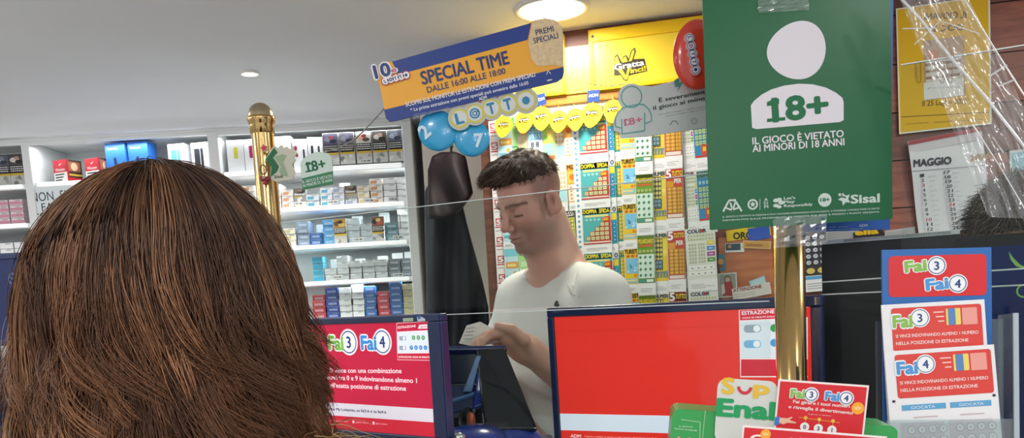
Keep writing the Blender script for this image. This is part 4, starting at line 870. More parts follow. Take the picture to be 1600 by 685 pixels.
for k, (px, py) in enumerate(cen):
    c = W2.loc(px, py); r = 15.5 if k == 4 else 14.5; z = .0130 + k * 1e-5
    q.poly(circ(c[0], c[1], r * s_, 30), z, card('cfc654')); q.poly(circ(c[0], c[1], (r - 3) * s_, 30), z + .0003, card('d4d6d6')); T_ = card('2a80ac'); z += .0006
    if k == 4: q.poly(circ(c[0], c[1], 6 * s_, 20), z, T_)
    elif k == 1: q.ring(c[0], c[1], 5.6 * s_, 8 * s_, z, T_); q.ring(c[0], c[1], 2.2 * s_, 4.2 * s_, z, T_); q.line([(c[0] + 4 * s_, c[1] + 2 * s_), (c[0] + 6 * s_, c[1] + 3 * s_)], 2 * s_, z, T_)
    else: q.text('L' if k == 0 else 'T', c[0], c[1] - 8 * s_, T_, z, h=16 * s_, w=11 * s_, al='C', bold=.05, rot=.04)
q.build('letter_row', t)
# grey figure card and the red ball card
W = pframe((955, 146), (1130, 104), (966, 222), 1.15); s_ = math.dist(W.loc(1000, 150), W.loc(1010, 150)) / 10
def pg(x, y): return W.loc(740 + x / 3.113, 40 + y / 3.113)
t = thing('figure_sign', 'pale grey sign with outlined 18+ figure partly behind the green poster', 'sign', W.M)
outl = [(868, 296), (1130, 232), (1300, 190), (1310, 470), (1125, 497), (840, 540), (715, 545), (712, 522), (682, 512), (680, 470), (690, 440), (712, 410), (722, 395), (708, 372), (702, 345), (708, 318), (725, 296), (750, 284), (780, 282), (808, 292)]
q = B(); q.slab([pg(*p) for p in outl], -.003, 0, card('c3c9c7'), card('aab0ae')); TE = card('4f9a94')
c = pg(768, 347); q.ring(c[0], c[1], 15 * s_, 16.8 * s_, .0004, TE, 32)
q.line([pg(*p) for p in ((722, 500), (690, 492), (688, 455), (700, 425), (728, 400), (752, 393), (800, 383), (828, 385), (852, 408), (864, 435), (866, 465), (832, 478))], 1.7 * s_, .0005, TE)
q.line([pg(*p) for p in ((720, 455), (722, 528), (832, 512), (832, 425))], 1.7 * s_, .0006, TE)
q.tpx(W, '18+', (740 + 736 / 3.113, 40 + 488 / 3.113), (740 + 822 / 3.113, 40 + 472 / 3.113), 10.5, card('c45a78'), .0005, .02); one_serifs(q, W, 740 + 742 / 3.113, 40 + 487 / 3.113, 10.5, .18, card('c45a78'), .00055)
DK_ = paper('3c4446'); q.tpx(W, 'È severamente vietato', (1030, 160), (1148, 137), 6, DK_, .0005, .03); q.tpx(W, 'il gioco ai minori di 18 anni', (1021, 172), (1165, 143.5), 6, DK_, .0005, .03)
for k in range(2): q.tpx(W, 'secondo la legge in vigore il gioco e vietato', (1028 + 12 * k, 180 + 2.6 * k), (1124, 163 + 4 * k), 1.5, paper('8a9090'), .0005)
q.poly([pg(*p) for p in ((975, 268), (1002, 252), (998, 282), (1022, 268), (990, 322), (998, 296), (980, 300))], .0006, TE)
c = pg(974, 474); q.line([pg(955, 484), pg(966, 466), pg(982, 464), pg(996, 480)], 1.6 * s_, .0005, paper('8a9494')); c = pg(1072, 465); q.ring(c[0], c[1], 3 * s_, 5 * s_, .0005, paper('aab2b0'))
q.build('panel', t)
W = pframe((1050, 33), (1126, 31), (1053, 138), 1.125); c = W.loc(1090, 85); s_ = math.dist(W.loc(1080, 85), W.loc(1090, 85)) / 10
t = thing('ball_sign', 'glossy red oval sign with upright lettering beside the green poster', 'sign', W.M)
q = B(); n, k = 48, 8; V = []
for i in range(k + 1):
    u = PI / 2 * i / k; V += [(c[0] + 38 * s_ * math.sin(u) * math.cos(2 * PI * j / n), c[1] + 53 * s_ * math.sin(u) * math.sin(2 * PI * j / n) , .010 * math.cos(u)) for j in range(n)]
q.add(V, [(i * n + j, (i + 1) * n + j, (i + 1) * n + (j + 1) % n, i * n + (j + 1) % n) for i in range(k) for j in range(n)], mat('d4402e', .22, coat=.5), True); q.slab(circ(c[0], c[1], 38 * s_, n, 53 * s_), -.002, 0, card('b83424')); q.build('disc', t)
q = B()
for k, ch in enumerate('LOTT.'):
    p = W.loc(1074 + 2.4 * k, 64 + 12.2 * k); z = .0112 + .0001 * k
    q.slab(circ(p[0], p[1], 8.6 * s_, 20), .004, z, card('e08a8e')); 
for k, ch in enumerate('LOTT.'):
    p = W.loc(1074 + 2.4 * k, 64 + 12.2 * k); z = .0125; q.poly(circ(p[0], p[1], 7 * s_, 20), z, card('ece4e8')); q.ring(p[0], p[1], 5 * s_, 6 * s_, z + .0003, NV)
    if ch == '.': q.poly(circ(p[0], p[1], 2.6 * s_, 12), z + .0004, NV)
    elif ch == 'O': q.ring(p[0], p[1], 1.4 * s_, 3 * s_, z + .0004, card('b84a9a'), 14)
    else: q.text(ch, p[0] + 2.6 * s_, p[1] - 2 * s_, NV, z + .0004, h=5.4 * s_, al='C', bold=.03, rot=-PI / 2 + .2) if False else q.text(ch, p[0] - 2.8 * s_, p[1] + 1.6 * s_, NV, z + .0004, h=5.6 * s_, bold=.03, rot=-PI / 2 + .2)
q.build('letter_row', t)
# small house shaped sign, star card and ornament at the left post
W = pframe((469, 238), (518, 231), (473, 297), 1.30); s_ = math.dist(W.loc(480, 260), W.loc(490, 260)) / 10
t = thing('age_sign', 'small pale green arched sign reading 18+ hanging from a wire', 'sign', W.M)
pts = [W.loc(*p) for p in ((473, 297), (469.5, 262), (469, 255), (473, 249), (482, 242), (493, 238), (504, 237.5), (513, 240), (518, 246), (519, 253), (521, 287.5))]
q = B(); q.slab(pts, -.003, 0, card('cfe0d6'), card('9fb0a8')); q.poly([W.loc(*p) for p in ((471.7, 279), (520, 267.5), (521, 287.5), (473, 297))], .0004, card('2f7d50'))
q.tpx(W, '18+', (482, 269), (509.5, 263), 15.5, GG, .0005, .035); one_serifs(q, W, 482, 269, 15.5, .2, GG, .00055); q.tpx(W, 'IL GIOCO È VIETATO', (473.5, 287), (519.5, 277.5), 4.6, paper('dfeae2'), .0007, .02); q.tpx(W, 'AI MINORI DI 18 ANNI', (474, 293), (519.5, 283.5), 4.6, paper('dfeae2'), .0007, .02)
q.build('panel', t)
W = pframe((412, 222), (462, 219), (418, 288), 1.462); s_ = math.dist(W.loc(430, 250), W.loc(440, 250)) / 10
def ps(x, y): return W.loc(340 + x / 4.893, 190 + y / 4.893)
t = thing('star_card', 'cream and green star shaped card fixed to the left brass post', 'sign', W.M)
q = B(); q.slab([ps(*p) for p in ((362, 292), (420, 196), (440, 188), (460, 205), (482, 178), (500, 205), (530, 192), (552, 215), (578, 190), (590, 225), (608, 240), (585, 275), (598, 295), (570, 330), (592, 385), (580, 440), (450, 462), (400, 440), (402, 400), (408, 345), (385, 310))], -.003, 0, card('d6d3bd'), card('a8a690'))
q.poly([ps(*p) for p in ((368, 290), (432, 200), (460, 238), (425, 275), (470, 345), (455, 385), (404, 428), (412, 352))], .0004, card('0f6a3c')); q.poly([ps(*p) for p in ((430, 268), (500, 250), (530, 262), (500, 310), (540, 420), (488, 412), (470, 385), (486, 345), (445, 290))], .0005, card('9fb894'))
q.tpx(W, 'Sisal', (429, 279), (442, 277.5), 4.5, paper('4a5a44'), .0006, .03); q.build('panel', t)
W = pframe((405, 222), (424, 221), (407, 292), 1.468)
t = thing('star_ornament', 'small red star and red bow ornament on the left brass post', 'ornament', W.M); s_ = math.dist(W.loc(410, 250), W.loc(420, 250)) / 10
c = W.loc(414, 232.5); q = B(); q.slab(star(c[0], c[1], 7.5 * s_, .62, 5, 1.75), .002, .005, card('dcc8a8')); q.slab(star(c[0], c[1], 5.6 * s_, .48, 5, 1.75), .005, .0062, card('d8352a')); q.build('star', t)
q = B(); c = W.loc(415, 280); q.ellip((c[0] - 3 * s_, c[1], .006), (6 * s_, 4.5 * s_, .005), mat('9a3436', .3, coat=.4)); q.ellip((c[0] + 5 * s_, c[1] - 1 * s_, .006), (5 * s_, 4.5 * s_, .005), mat('8a2e32', .3, coat=.4)); q.ellip((c[0], c[1] - 6 * s_, .006), (3.5 * s_, 4 * s_, .004), mat('a8484a', .3)); q.ellip((c[0], c[1] + 1 * s_, .010), (2.6 * s_, 2.6 * s_, .004), mat('c8a09a', .3)); q.build('bow', t)
q = B(); c = W.loc(413, 266); q.tube([(c[0] + 5 * s_ * math.cos(a), c[1] + 7 * s_ * math.sin(a), .006) for a in [2 * PI * i / 14 for i in range(15)]], .0012, mat('6a4a34', .4), 6); q.build('ring', t)
# wires
WIRE = mat('9a9a94', .3, .8)
q = B(); q.tube([P(504, 239, 1.302), P(530, 231, 1.29), P(553, 219, 1.27), P(568, 205, 1.25), P(600, 170, 1.208)], .0011, WIRE, 6); tag(q.build('sign_wire'), 'thin metal wire from the banner down to the arched sign', 'wire')
q = B(); q.tube([P(879, 118, 1.203), P(900, 125.5, 1.19), P(920, 131, 1.18), P(952, 135, 1.165), P(978, 131, 1.156)], .0006, mat('c8c4b4', .4), 6); tag(q.build('sign_wire'), 'thin pale wire sagging from the banner to the grey figure sign', 'wire')

# paper clips pushed onto the yellow poster
for k, (px, l) in enumerate(((1435, 'bent wire paper clip left of the picture on the yellow poster'), (1472, 'wire paper clip over the picture, left of two side by side'), (1484, 'wire paper clip over the picture, right of two side by side'))):
    W = WALL.off(.0135); s_ = math.dist(W.loc(px, 110), W.loc(px + 1, 110)); c = W.loc(px, 113)
    pts = [(-4, -10), (-4, 14), (-2.5, 18), (0, 19.5), (2.5, 18), (4, 14), (4, -14), (2.5, -18), (.5, -19), (-1.5, -17), (-2.2, -13), (-2.2, 10)]
    q = B(); q.tube([(c[0] + x * s_, c[1] + y * s_ * .95, .001 + .0006 * (i > 7)) for i, (x, y) in enumerate(pts)], .0007, mat('a88a5a', .3, .8), 6)
    tag(q.build('paper_clip', None, W.M), l, 'paper clip')
# ================================================================ counter, monitors, terminal, slip holders
CW = LINE
cmat = mat('3a3f4c', .35)
def ctr(e): return [(-.9, .17 - e), (1.15, .17 - e), (1.15, -.44 + e), (.62, -.44 + e), (.42, -.20 + e), (-.9, -.20 + e)]
CM = CW.M @ Matrix.Translation((0, CTZ, 0)) @ Matrix.Rotation(-PI / 2, 4, 'X')
q = B(); q.slab(ctr(0), -.04, 0, mat('6a6660', .3)); ct = q.build('counter_top', None, CM, bevel=.004)
tag(ct, 'grey service counter under the monitors and plexiglass', 'counter')
q = B(); q.slab(ctr(.02), -CTZ, -.041, cmat); q.build('cabinet', ct)
NAVYM = mat('1b2c58', .3, coat=.3); NAVYD = mat('131d3c', .28, coat=.3)
def scr(h, e=1.0): return mat(h, .25, emit=e * .55, spec=.4)
def fai(q, fr, tx0, tx1, cap, cen, r, dig, col, z, w_=None, mk=card):
    """green or blue word with a numbered white disc"""
    wh = mk('eceef0'); nv = mk('2a3f80')
    q.tpx(fr, 'Fai', tx0, tx1, cap, wh, z, .13)
    c = fr.loc(*cen); s = math.dist(fr.loc(*cen), fr.loc(cen[0] + 1, cen[1])); q.poly(circ(c[0], c[1], (r + 2) * s, 28), z + .0002, wh)
    q.ring(c[0], c[1], (r - 1.2) * s, r * s, z + .0005, nv, 28); q.tpx(fr, 'Fai', tx0, tx1, cap, mk(col), z + .0006, .045)
    q.text(dig, c[0], c[1] - r * s * .5, nv, z + .0005, h=r * s, al='C', bold=.03)
def frame_box(q, fr, x0, y0, x1, y1, ix0, iy0, ix1, iy1, z0, z1, zs, mt):
    """a bezel with an opening"""
    for (a, b_, c, d) in ((x0, iy1, x1, y1), (x0, y0, x1, iy0), (x0, iy0, ix0, iy1), (ix1, iy0, x1, iy1)): q.box((a, b_, z0), (c, d, z1), mt)
def monitor(name, label, W, pads, th=.016):
    l, t_, r, b_ = pads
    t = thing(name, label, 'monitor', W.M)
    q = B(); frame_box(q, W, 0, -W.h, W.w, 0, l, -W.h + b_, W.w - r, -t_, -.012, .004, 0, NAVYM); q.build('bezel', t, bevel=.002)
    q = B(); q.slab(rrect(0.006, -W.h + .006, W.w - .006, -.006, .02), -th, -.0121, NAVYD); q.slab(rrect(W.w * .2, -W.h * .85, W.w * .8, -W.h * .25, .02), -th - .014, -th, NAVYD); q.build('back_shell', t, bevel=.003)
    # stand down to the counter top
    zb = W.at(W.w / 2, -W.h, -.03)
    inv = W.M.inverted(); n_ = 1
    q = B(); hgt = zb.z - CTZ
    q.tube([W.at(W.w / 2, -W.h * .5, -th - .02), W.at(W.w / 2, -W.h * .5, -th - .02) - Vector((0, 0, W.at(W.w / 2, -W.h * .5, 0).z - CTZ - .012))], .018, NAVYD, 12)
    q.v = [tuple(inv @ Vector(v)) for v in q.v]; q.build('stand', t)
    q = B(); c = W.at(W.w / 2, -W.h * .5, -th - .02); q.lathe([(.0001, CTZ + .014), (.07, CTZ + .013), (.085, CTZ + .001), (.0001, CTZ + .001)], NAVYD, 32); q.v = [tuple(inv @ Vector((v[0] + c.x, v[1] + c.y, v[2]))) for v in q.v]; q.build('base', t)
    return t
# ---- left monitor
W = pframe((446, 499.5), (690, 490), (462, 690), 1.36, 1.15, 1.36)
sTL, sBR = W.loc(462, 509), W.loc(677, 684)
W_l = sTL[0]; sR = W.loc(676, 600)[0]; sT = W.loc(600, 505)[1]; sB = W.loc(640, 680)[1]
t = monitor('lottery_monitor', 'navy framed monitor with magenta Fai 3 Fai 4 page beside the woman', W, (.012, -sT, W.w - sR, W.h + sB))
q = B(); z = .0004
sm = lambda h: scr(h, 1.0)
q.box((.012, sB, -.0118), (sR, sT, 0), mat('101014', .3)); q.rect(.012, sB, sR, sT, z, sm('c41a40'))
def lq(pts, zz, mt): q.poly([W.loc(*p) for p in pts], zz, mt)
x0, xr_ = 470, 677
lq(((455, 625.5), (677, 639.5), (678, 660.5), (455, 645)), z + .0003, sm('dcd6e0'))
lq(((455, 645), (678, 660.5), (679, 684), (455, 668)), z + .0003, sm('cc2238'))
fai(q, W, (515.5, 546), (537.5, 547), 21, (545.5, 535), 12, '3', '7ab648', z + .0003, mk=sm); fai(q, W, (566, 546), (589, 546.5), 21, (598, 534.5), 12.5, '4', '3a8ad0', z + .0003, mk=sm)
wt = sm('f0e8ee')
q.tpx(W, 'Si vince con una combinazione', (516, 582.5), (628, 583.5), 7, wt, z + .0004, .02); q.tpx(W, 'di numeri tra 0 e 9 indovinandone almeno 1', (497, 592.5), (652, 599), 7, wt, z + .0004, .02); q.tpx(W, 'nell\'esatta posizione di estrazione', (512.5, 605.5), (635, 611), 7, wt, z + .0004, .02)
q.tpx(W, 'App My Lotteries, su fai3.it e su fai4.it', (515, 641), (604.5, 646.5), 4, sm('2a2c50'), z + .0006, .03)
q.tpx(W, 'il gioco puo causare dipendenza', (508, 657.5), (545, 660), 2.2, sm('e8a8b0'), z + .0006); q.tpx(W, 'gioco sicuro', (557, 661), (577, 662.5), 2.4, sm('e8c0c8'), z + .0006); q.tpx(W, 'gioco sicuro', (588, 663), (606, 664.5), 2.4, sm('e8c0c8'), z + .0006)
for px, py in ((553, 659.5), (584.5, 661.5)): c = W.loc(px, py); q.poly(star(c[0], c[1], .0035), z + .0006, sm('f0d8dc'))
lq(((620, 505), (674, 502), (675, 564), (621.5, 563)), z + .0004, sm('e8c8d0')); lq(((621, 506), (673, 503), (673.2, 516), (621.2, 518.5)), z + .0006, sm('c41a40')); lq(((621.3, 519.5), (673.3, 517), (674, 551.5), (621.8, 552)), z + .0006, sm('dfe6f0')); lq(((621.8, 553), (674, 552.5), (674.3, 563), (622, 562)), z + .0006, sm('c8203c'))
q.tpx(W, 'ESTRAZIONI', (623, 514), (650, 511.5), 3.6, wt, z + .0008, .03); q.tpx(W, 'ESTRAZIONE OGNI 30 MINUTI', (624, 559.5), (672, 560), 2.8, wt, z + .0008, .03)
lq(((656, 508), (672, 507), (671, 513.5), (654, 514)), z + .0008, wt); q.tpx(W, 'AIUTO', (658, 512.5), (669, 512), 2.6, sm('c41a40'), z + .001, .03)
for k in range(3): c = W.loc(647 + 7.5 * k, 528); q.poly(circ(c[0], c[1], .0033, 16), z + .0008, sm('3a9a50')); q.text('5', c[0], c[1] - .0016, wt, z + .001, h=.0032, al='C', bold=.03)
for k, d in enumerate('7551'): c = W.loc(643.5 + 7.4 * k, 543.5); q.poly(circ(c[0], c[1], .0033, 16), z + .0008, sm('2f7fd0')); q.text(d, c[0], c[1] - .0016, wt, z + .001, h=.0032, al='C', bold=.03)
for (px, py, cc) in ((630, 529, '7ab648'), (630, 544, '5a9ad8')): c = W.loc(px, py); q.poly(rrect(c[0] - .007, c[1] - .003, c[0] + .007, c[1] + .003, .002), z + .0008, sm('9aa4b8')); q.poly(circ(c[0] + .003, c[1], .0026, 12), z + .001, sm('eef0f4'))
q.build('screen', t)
q = B(); lq(((633, 497.5), (649, 496.5), (649.3, 502), (633.3, 503)), .0046, paper('b8ccb0')); lq(((655, 495.5), (661, 494.5), (668, 498.5), (668, 501.5), (656, 502.5)), .0046, paper('dce2ec')); lq(((656, 494), (661, 493.5), (661, 498), (657, 499)), .0048, paper('4a7ac0')); q.build('sticker', t)
# ---- right monitor
W = pframe((855, 482), (1286, 461.5), (872.5, 697), 1.315, 1.115, 1.315)
xl, xr2 = W.loc(870, 560)[0], W.loc(1268, 560)[0]; sT, sB = W.loc(1000, 490.5)[1], W.loc(950, 697)[1]
sB = -W.h + .004
t = monitor('lottery_monitor', 'large navy framed monitor with a bright red page in front of the man', W, (xl, -sT, W.w - xr2, .004))
q = B(); q.box((xl, sB, -.0118), (xr2, sT, 0), mat('101014', .3)); R1 = sm('e8352c'); q.rect(xl, sB, xr2, sT, z, R1)
lq(((870, 646.5), (1290, 655), (1290, 684.5), (871, 672.3)), z + .0003, sm('dfe4f4'))
q.tpx(W, 'ADM', (892, 684), (908, 684.5), 5, sm('f4dcd8'), z + .0004, .03); q.tpx(W, 'il gioco e vietato ai minori e puo causare dipendenza patologica', (914, 683.5), (1030, 687), 3, sm('f0b8b0'), z + .0004)
lq(((1154.5, 485), (1262, 480), (1262, 590), (1157, 590)), z + .0003, sm('f4dcdc')); lq(((1156, 485.5), (1262, 480.7), (1262, 496), (1156.5, 501)), z + .0005, sm('d8283c')); lq(((1156.5, 502), (1262, 497), (1262, 560), (1158, 560)), z + .0005, sm('dfe4ee')); lq(((1158, 562), (1262, 562), (1262, 588), (1158, 588)), z + .0005, sm('d8283c'))
q.tpx(W, 'ESTRAZIONE 17', (1159.5, 492.5), (1222, 489), 5.6, wt, z + .0007, .03); q.tpx(W, 'OGNI 30 MINUTI DALLE ORE 6', (1160, 498.5), (1228, 495), 2.4, wt, z + .0007, .02)
for (px, py, cc) in ((1176, 514, '9aa4b0'), (1176, 538, '7ab0d8')): c = W.loc(px, py); q.poly(rrect(c[0] - .012, c[1] - .0055, c[0] + .012, c[1] + .0055, .005), z + .0007, sm(cc)); q.poly(circ(c[0] + .006, c[1], .0048, 14), z + .0009, sm('eef0f4'))
for k in range(3):
    for py, cc in ((513, '3a9a50'), (536, '4a9ad0')): c = W.loc(1210 + 14 * k, py); q.poly(circ(c[0], c[1], .0055, 16), z + .0007, sm(cc))
q.build('screen', t)
q = B(); q.tpx(W, 'ALINT', (866, 488.5), (883, 487.5), 3.4, paper('6a7694'), .0046, .02); q.build('lettering', t)
# ---- monitor at the far left, seen beside the woman's hair
W = pframe((-150, 404), (46, 394), (-140, 540), 1.75, 1.62, 1.75)
t = monitor('dark_monitor', 'dark navy monitor at the left picture edge behind the woman\'s hair', W, (.012, .012, .012, .012))
q = B(); q.box((.012, -W.h + .012, -.0118), (W.w - .012, -.012, 0), scr('26305e', .25)); c = W.loc(20, 436); q.ring(c[0], c[1], .008, .012, .0006, scr('58628c', .4)); q.line([(c[0] - .006, c[1] + .004), (c[0] + .006, c[1] - .004)], .003, .0008, scr('58628c', .4)); q.build('screen', t)
# ---- black monitor seen at the right with a vented top and pale rails
W = pframe((1283, 383), (1500, 366), (1297, 720), 1.18, 1.11, 1.18)
t = thing('black_monitor', 'black panel monitor with a white vented top edge behind the slip stand', 'monitor', W.M)
q = B(); q.slab([(0, -W.h), (W.w, -W.h), (W.w, 0), (0, 0)], -.03, 0, mat('17171b', .6, noise=.1, nscale=40)); q.build('back_shell', t, bevel=.002)
q = B(); q.box((0, 0.0003, -.03), (W.w, .0055, .001), mat('c4c6c8', .5)); top = q.build('vent_strip', t)
q = B(); n = 62
for i in range(n): x = .03 + (W.w - .04) * i / n; q.box((x, .0015, .001), (x + .0009, .0052, .0014), mat('6a6c70', .6))
q.build('vent_slots', top)
inv = W.M.inverted(); c = W.at(W.w / 2, -W.h, -.015)
q = B(); q.box((c.x - .06, c.y - .04, CTZ + .0005), (c.x + .06, c.y + .04, CTZ + .012), mat('17171b', .5)); q.box((c.x - .02, c.y - .008, CTZ + .012), (c.x + .02, c.y + .008, c.z), mat('17171b', .5)); q.v = [tuple(inv @ Vector(v)) for v in q.v]; q.build('stand', t)
ES = mat('d8dcdc', .3)
for k, (py0, py1, l) in enumerate(((441.5, 419, 'upper thin white rail across the black monitor behind the slip stand'), (461, 446, 'middle thin white rail across the black monitor behind the slip stand'))):
    q = B(); a, e = P(1284, py0, 1.15), P(1660, py1 - 3, .93); q.tube([a, e], .0011, ES, 6); tag(q.build('plastic_rail'), l, 'rail')
# ---- navy screen at the right end
W = pframe((1488, 372), (1720, 355), (1502, 740), 1.06, .93, 1.06)
t = thing('navy_monitor', 'navy blue screen with black rounded frame at the right picture edge', 'monitor', W.M)
q = B(); q.slab(rrect(0, -W.h, W.w, 0, .012), -.03, 0, mat('16171c', .35, coat=.2)); q.build('bezel', t, bevel=.002)
q = B(); yS = W.loc(1540, 386)[1]; q.box((.001, -W.h + .01, .0002), (W.w - .01, yS, .0012), scr('18265a', .22)); GRN = scr('7aa85a', .5)
q.poly([W.loc(*p) for p in ((1577, 393), (1584, 403), (1594, 413), (1604, 418), (1600, 420), (1588, 416), (1580, 406))], .0016, GRN); c = W.loc(1600, 455); q.ring(c[0], c[1], .006, .008, .0016, GRN); q.build('screen', t)
inv = W.M.inverted(); c = W.at(W.w / 2, -W.h, -.015)
q = B(); q.box((c.x - .05, c.y - .02, CTZ + .0005), (c.x + .05, c.y + .02, c.z + .004), mat('16171c', .5)); q.v = [tuple(inv @ Vector(v)) for v in q.v]; q.build('stand', t)
# ---------------------------------------------------------------- blue lottery terminal
YT = 1.40
t = thing('lottery_terminal', 'blue terminal with a tilted black glossy display between the monitors', 'terminal', Matrix.Translation((P(770, 640, YT).x, YT, CTZ)))
base_o = Vector(t.matrix_world.translation)
BL1 = mat('26409a', .25, coat=.5); BL2 = mat('1a2a5c', .3, coat=.4); BL3 = mat('5a7aa8', .35); BLK = mat('0c0f1a', .08, coat=.6)
def tb(pts, z=None): return [Vector(p) - base_o for p in pts]
def plate(q, corners, th, mt, r=.0):
    """thick plate from four corner points (tl, tr, br, bl); thickness away from the camera"""
    a = tb(corners); n = (a[1] - a[0]).cross(a[3] - a[0]).normalized()
    if n.y > 0: n = -n
    bk = [p - n * th for p in a]; q.add([tuple(p) for p in a + bk], [(0, 3, 2, 1), (4, 5, 6, 7), (0, 1, 5, 4), (1, 2, 6, 5), (2, 3, 7, 6), (3, 0, 4, 7)], mt); return n
q = B(); plate(q, [P(744, 545, 1.41), P(789, 543, 1.42), P(841, 672, 1.335), P(758, 672, 1.335)], .014, BLK); q.build('display', t, bevel=.004, segs=3)
q = B(); plate(q, [P(692, 540.5, 1.425), P(791, 539, 1.432), P(793, 546.5, 1.428), P(692, 547.5, 1.42)], .02, BL2); q.build('display_top', t, bevel=.003)
q = B(); plate(q, [P(690, 548, 1.437), P(746, 546, 1.437), P(752, 600, 1.43), P(690, 602, 1.43)], .012, mat('131c36', .2, coat=.4)); q.build('display_back', t, bevel=.003)
q = B(); plate(q, [P(744, 556, 1.40), P(752, 556, 1.40), P(737, 613, 1.385), P(723, 613, 1.385)], .010, BL3); q.build('hinge_arm', t, bevel=.002)
q = B(); plate(q, [P(746, 578, 1.392), P(760, 577, 1.392), P(758, 632, 1.37), P(738, 640, 1.37)], .018, BL1); q.build('hinge_block', t, bevel=.004)
q = B(); plate(q, [P(690, 603, 1.40), P(744, 600, 1.40), P(741, 638, 1.375), P(690, 650, 1.375)], .03, BL2); plate(q, [P(690, 628, 1.385), P(742, 611, 1.385), P(741, 616, 1.38), P(690, 634, 1.38)], .01, BL3); q.build('printer_body', t, bevel=.003)
q = B(); c = P(736, 658, 1.36) - base_o; q.ellip(tuple(c), (.0072, .0072, .0145), mat('c05a30', .3)); q.build('signal_lamp', t)
q = B(); c = P(730, 657, 1.375) - base_o; q.ellip(tuple(c), (.014, .012, .022), mat('14161e', .3)); q.build('knob', t)
def hood(q, c, r, mt): q.ellip(tuple(c), r, mt, 32, 16)
q = B(); hood(q, P(740, 694, 1.33) - base_o, (.060, .06, .032), BL1); q.build('paper_cover', t)
q = B(); hood(q, P(800, 690, 1.37) - base_o, (.052, .06, .030), BL1); q.build('rear_cover', t)
q = B(); c = P(712, 684, 1.283) - base_o; hood(q, c, (.016, .008, .008), mat('c8d0d0', .12, .9)); q.build('chrome_button', t)
zc = (P(770, 690, YT).z) - CTZ
q = B(); q.slab(rrect(-.10, -.07, .10, .07, .02), 0.001, zc - .005, BL2); q.build('base', t, bevel=.004)
# ---------------------------------------------------------------- slip stand with play slips
W = pframe((1378, 391), (1549, 386.5), (1388, 740), .925, .915, .90)
t = thing('slip_stand', 'clear acrylic stand with blue and red header card for play slips', 'stand', W.M)
q = B(); q.slab([(0, -W.h), (W.w, -W.h), (W.w, 0), (0, 0)], -.003, 0, card('2a66ad')); q.poly([*rrect(*W.loc(1388.5, 465), *W.loc(1541, 397), .005)], .0004, card('d3282e'))
fai(q, W, (1415, 426), (1447, 422.5), 17, (1463, 415.5), 13.5, '3', '86b84a', .0006); fai(q, W, (1448, 454), (1481, 450.5), 17, (1496, 443.5), 13.5, '4', '4a94d4', .0006)
q.build('header_card', t)
ACR = clear('acrylic', .10, .03, 'eef4f4')
q = B(); a = W.loc(1556, 492); 
q.box((-.004, -W.h, -.012), (W.w + .016, -W.loc(1450, 500)[1] * -1 - .0, -.009), ACR); q.box((W.w + .012, -W.h, -.012), (W.w + .016, W.loc(1556, 492)[1], .022), ACR); q.box((-.004, -W.h, .019), (W.w + .016, -W.h + .06, .022), ACR); q.box((W.w + .0112, -W.h, .0205), (W.w + .0166, W.loc(1556, 492)[1], .0225), mat('a9b4ba', .25, spec=.6)); q.build('holder', t)
inv = W.M.inverted(); c = W.at(W.w / 2, -W.h, 0)
q = B(); q.box((c.x - .06, c.y - .03, CTZ + .0005), (c.x + .06, c.y + .05, CTZ + .006), ACR); q.box((c.x - .05, c.y + .012, CTZ + .006), (c.x + .05, c.y + .016, c.z + .02), ACR); q.v = [tuple(inv @ Vector(v)) for v in q.v]; q.build('foot', t)
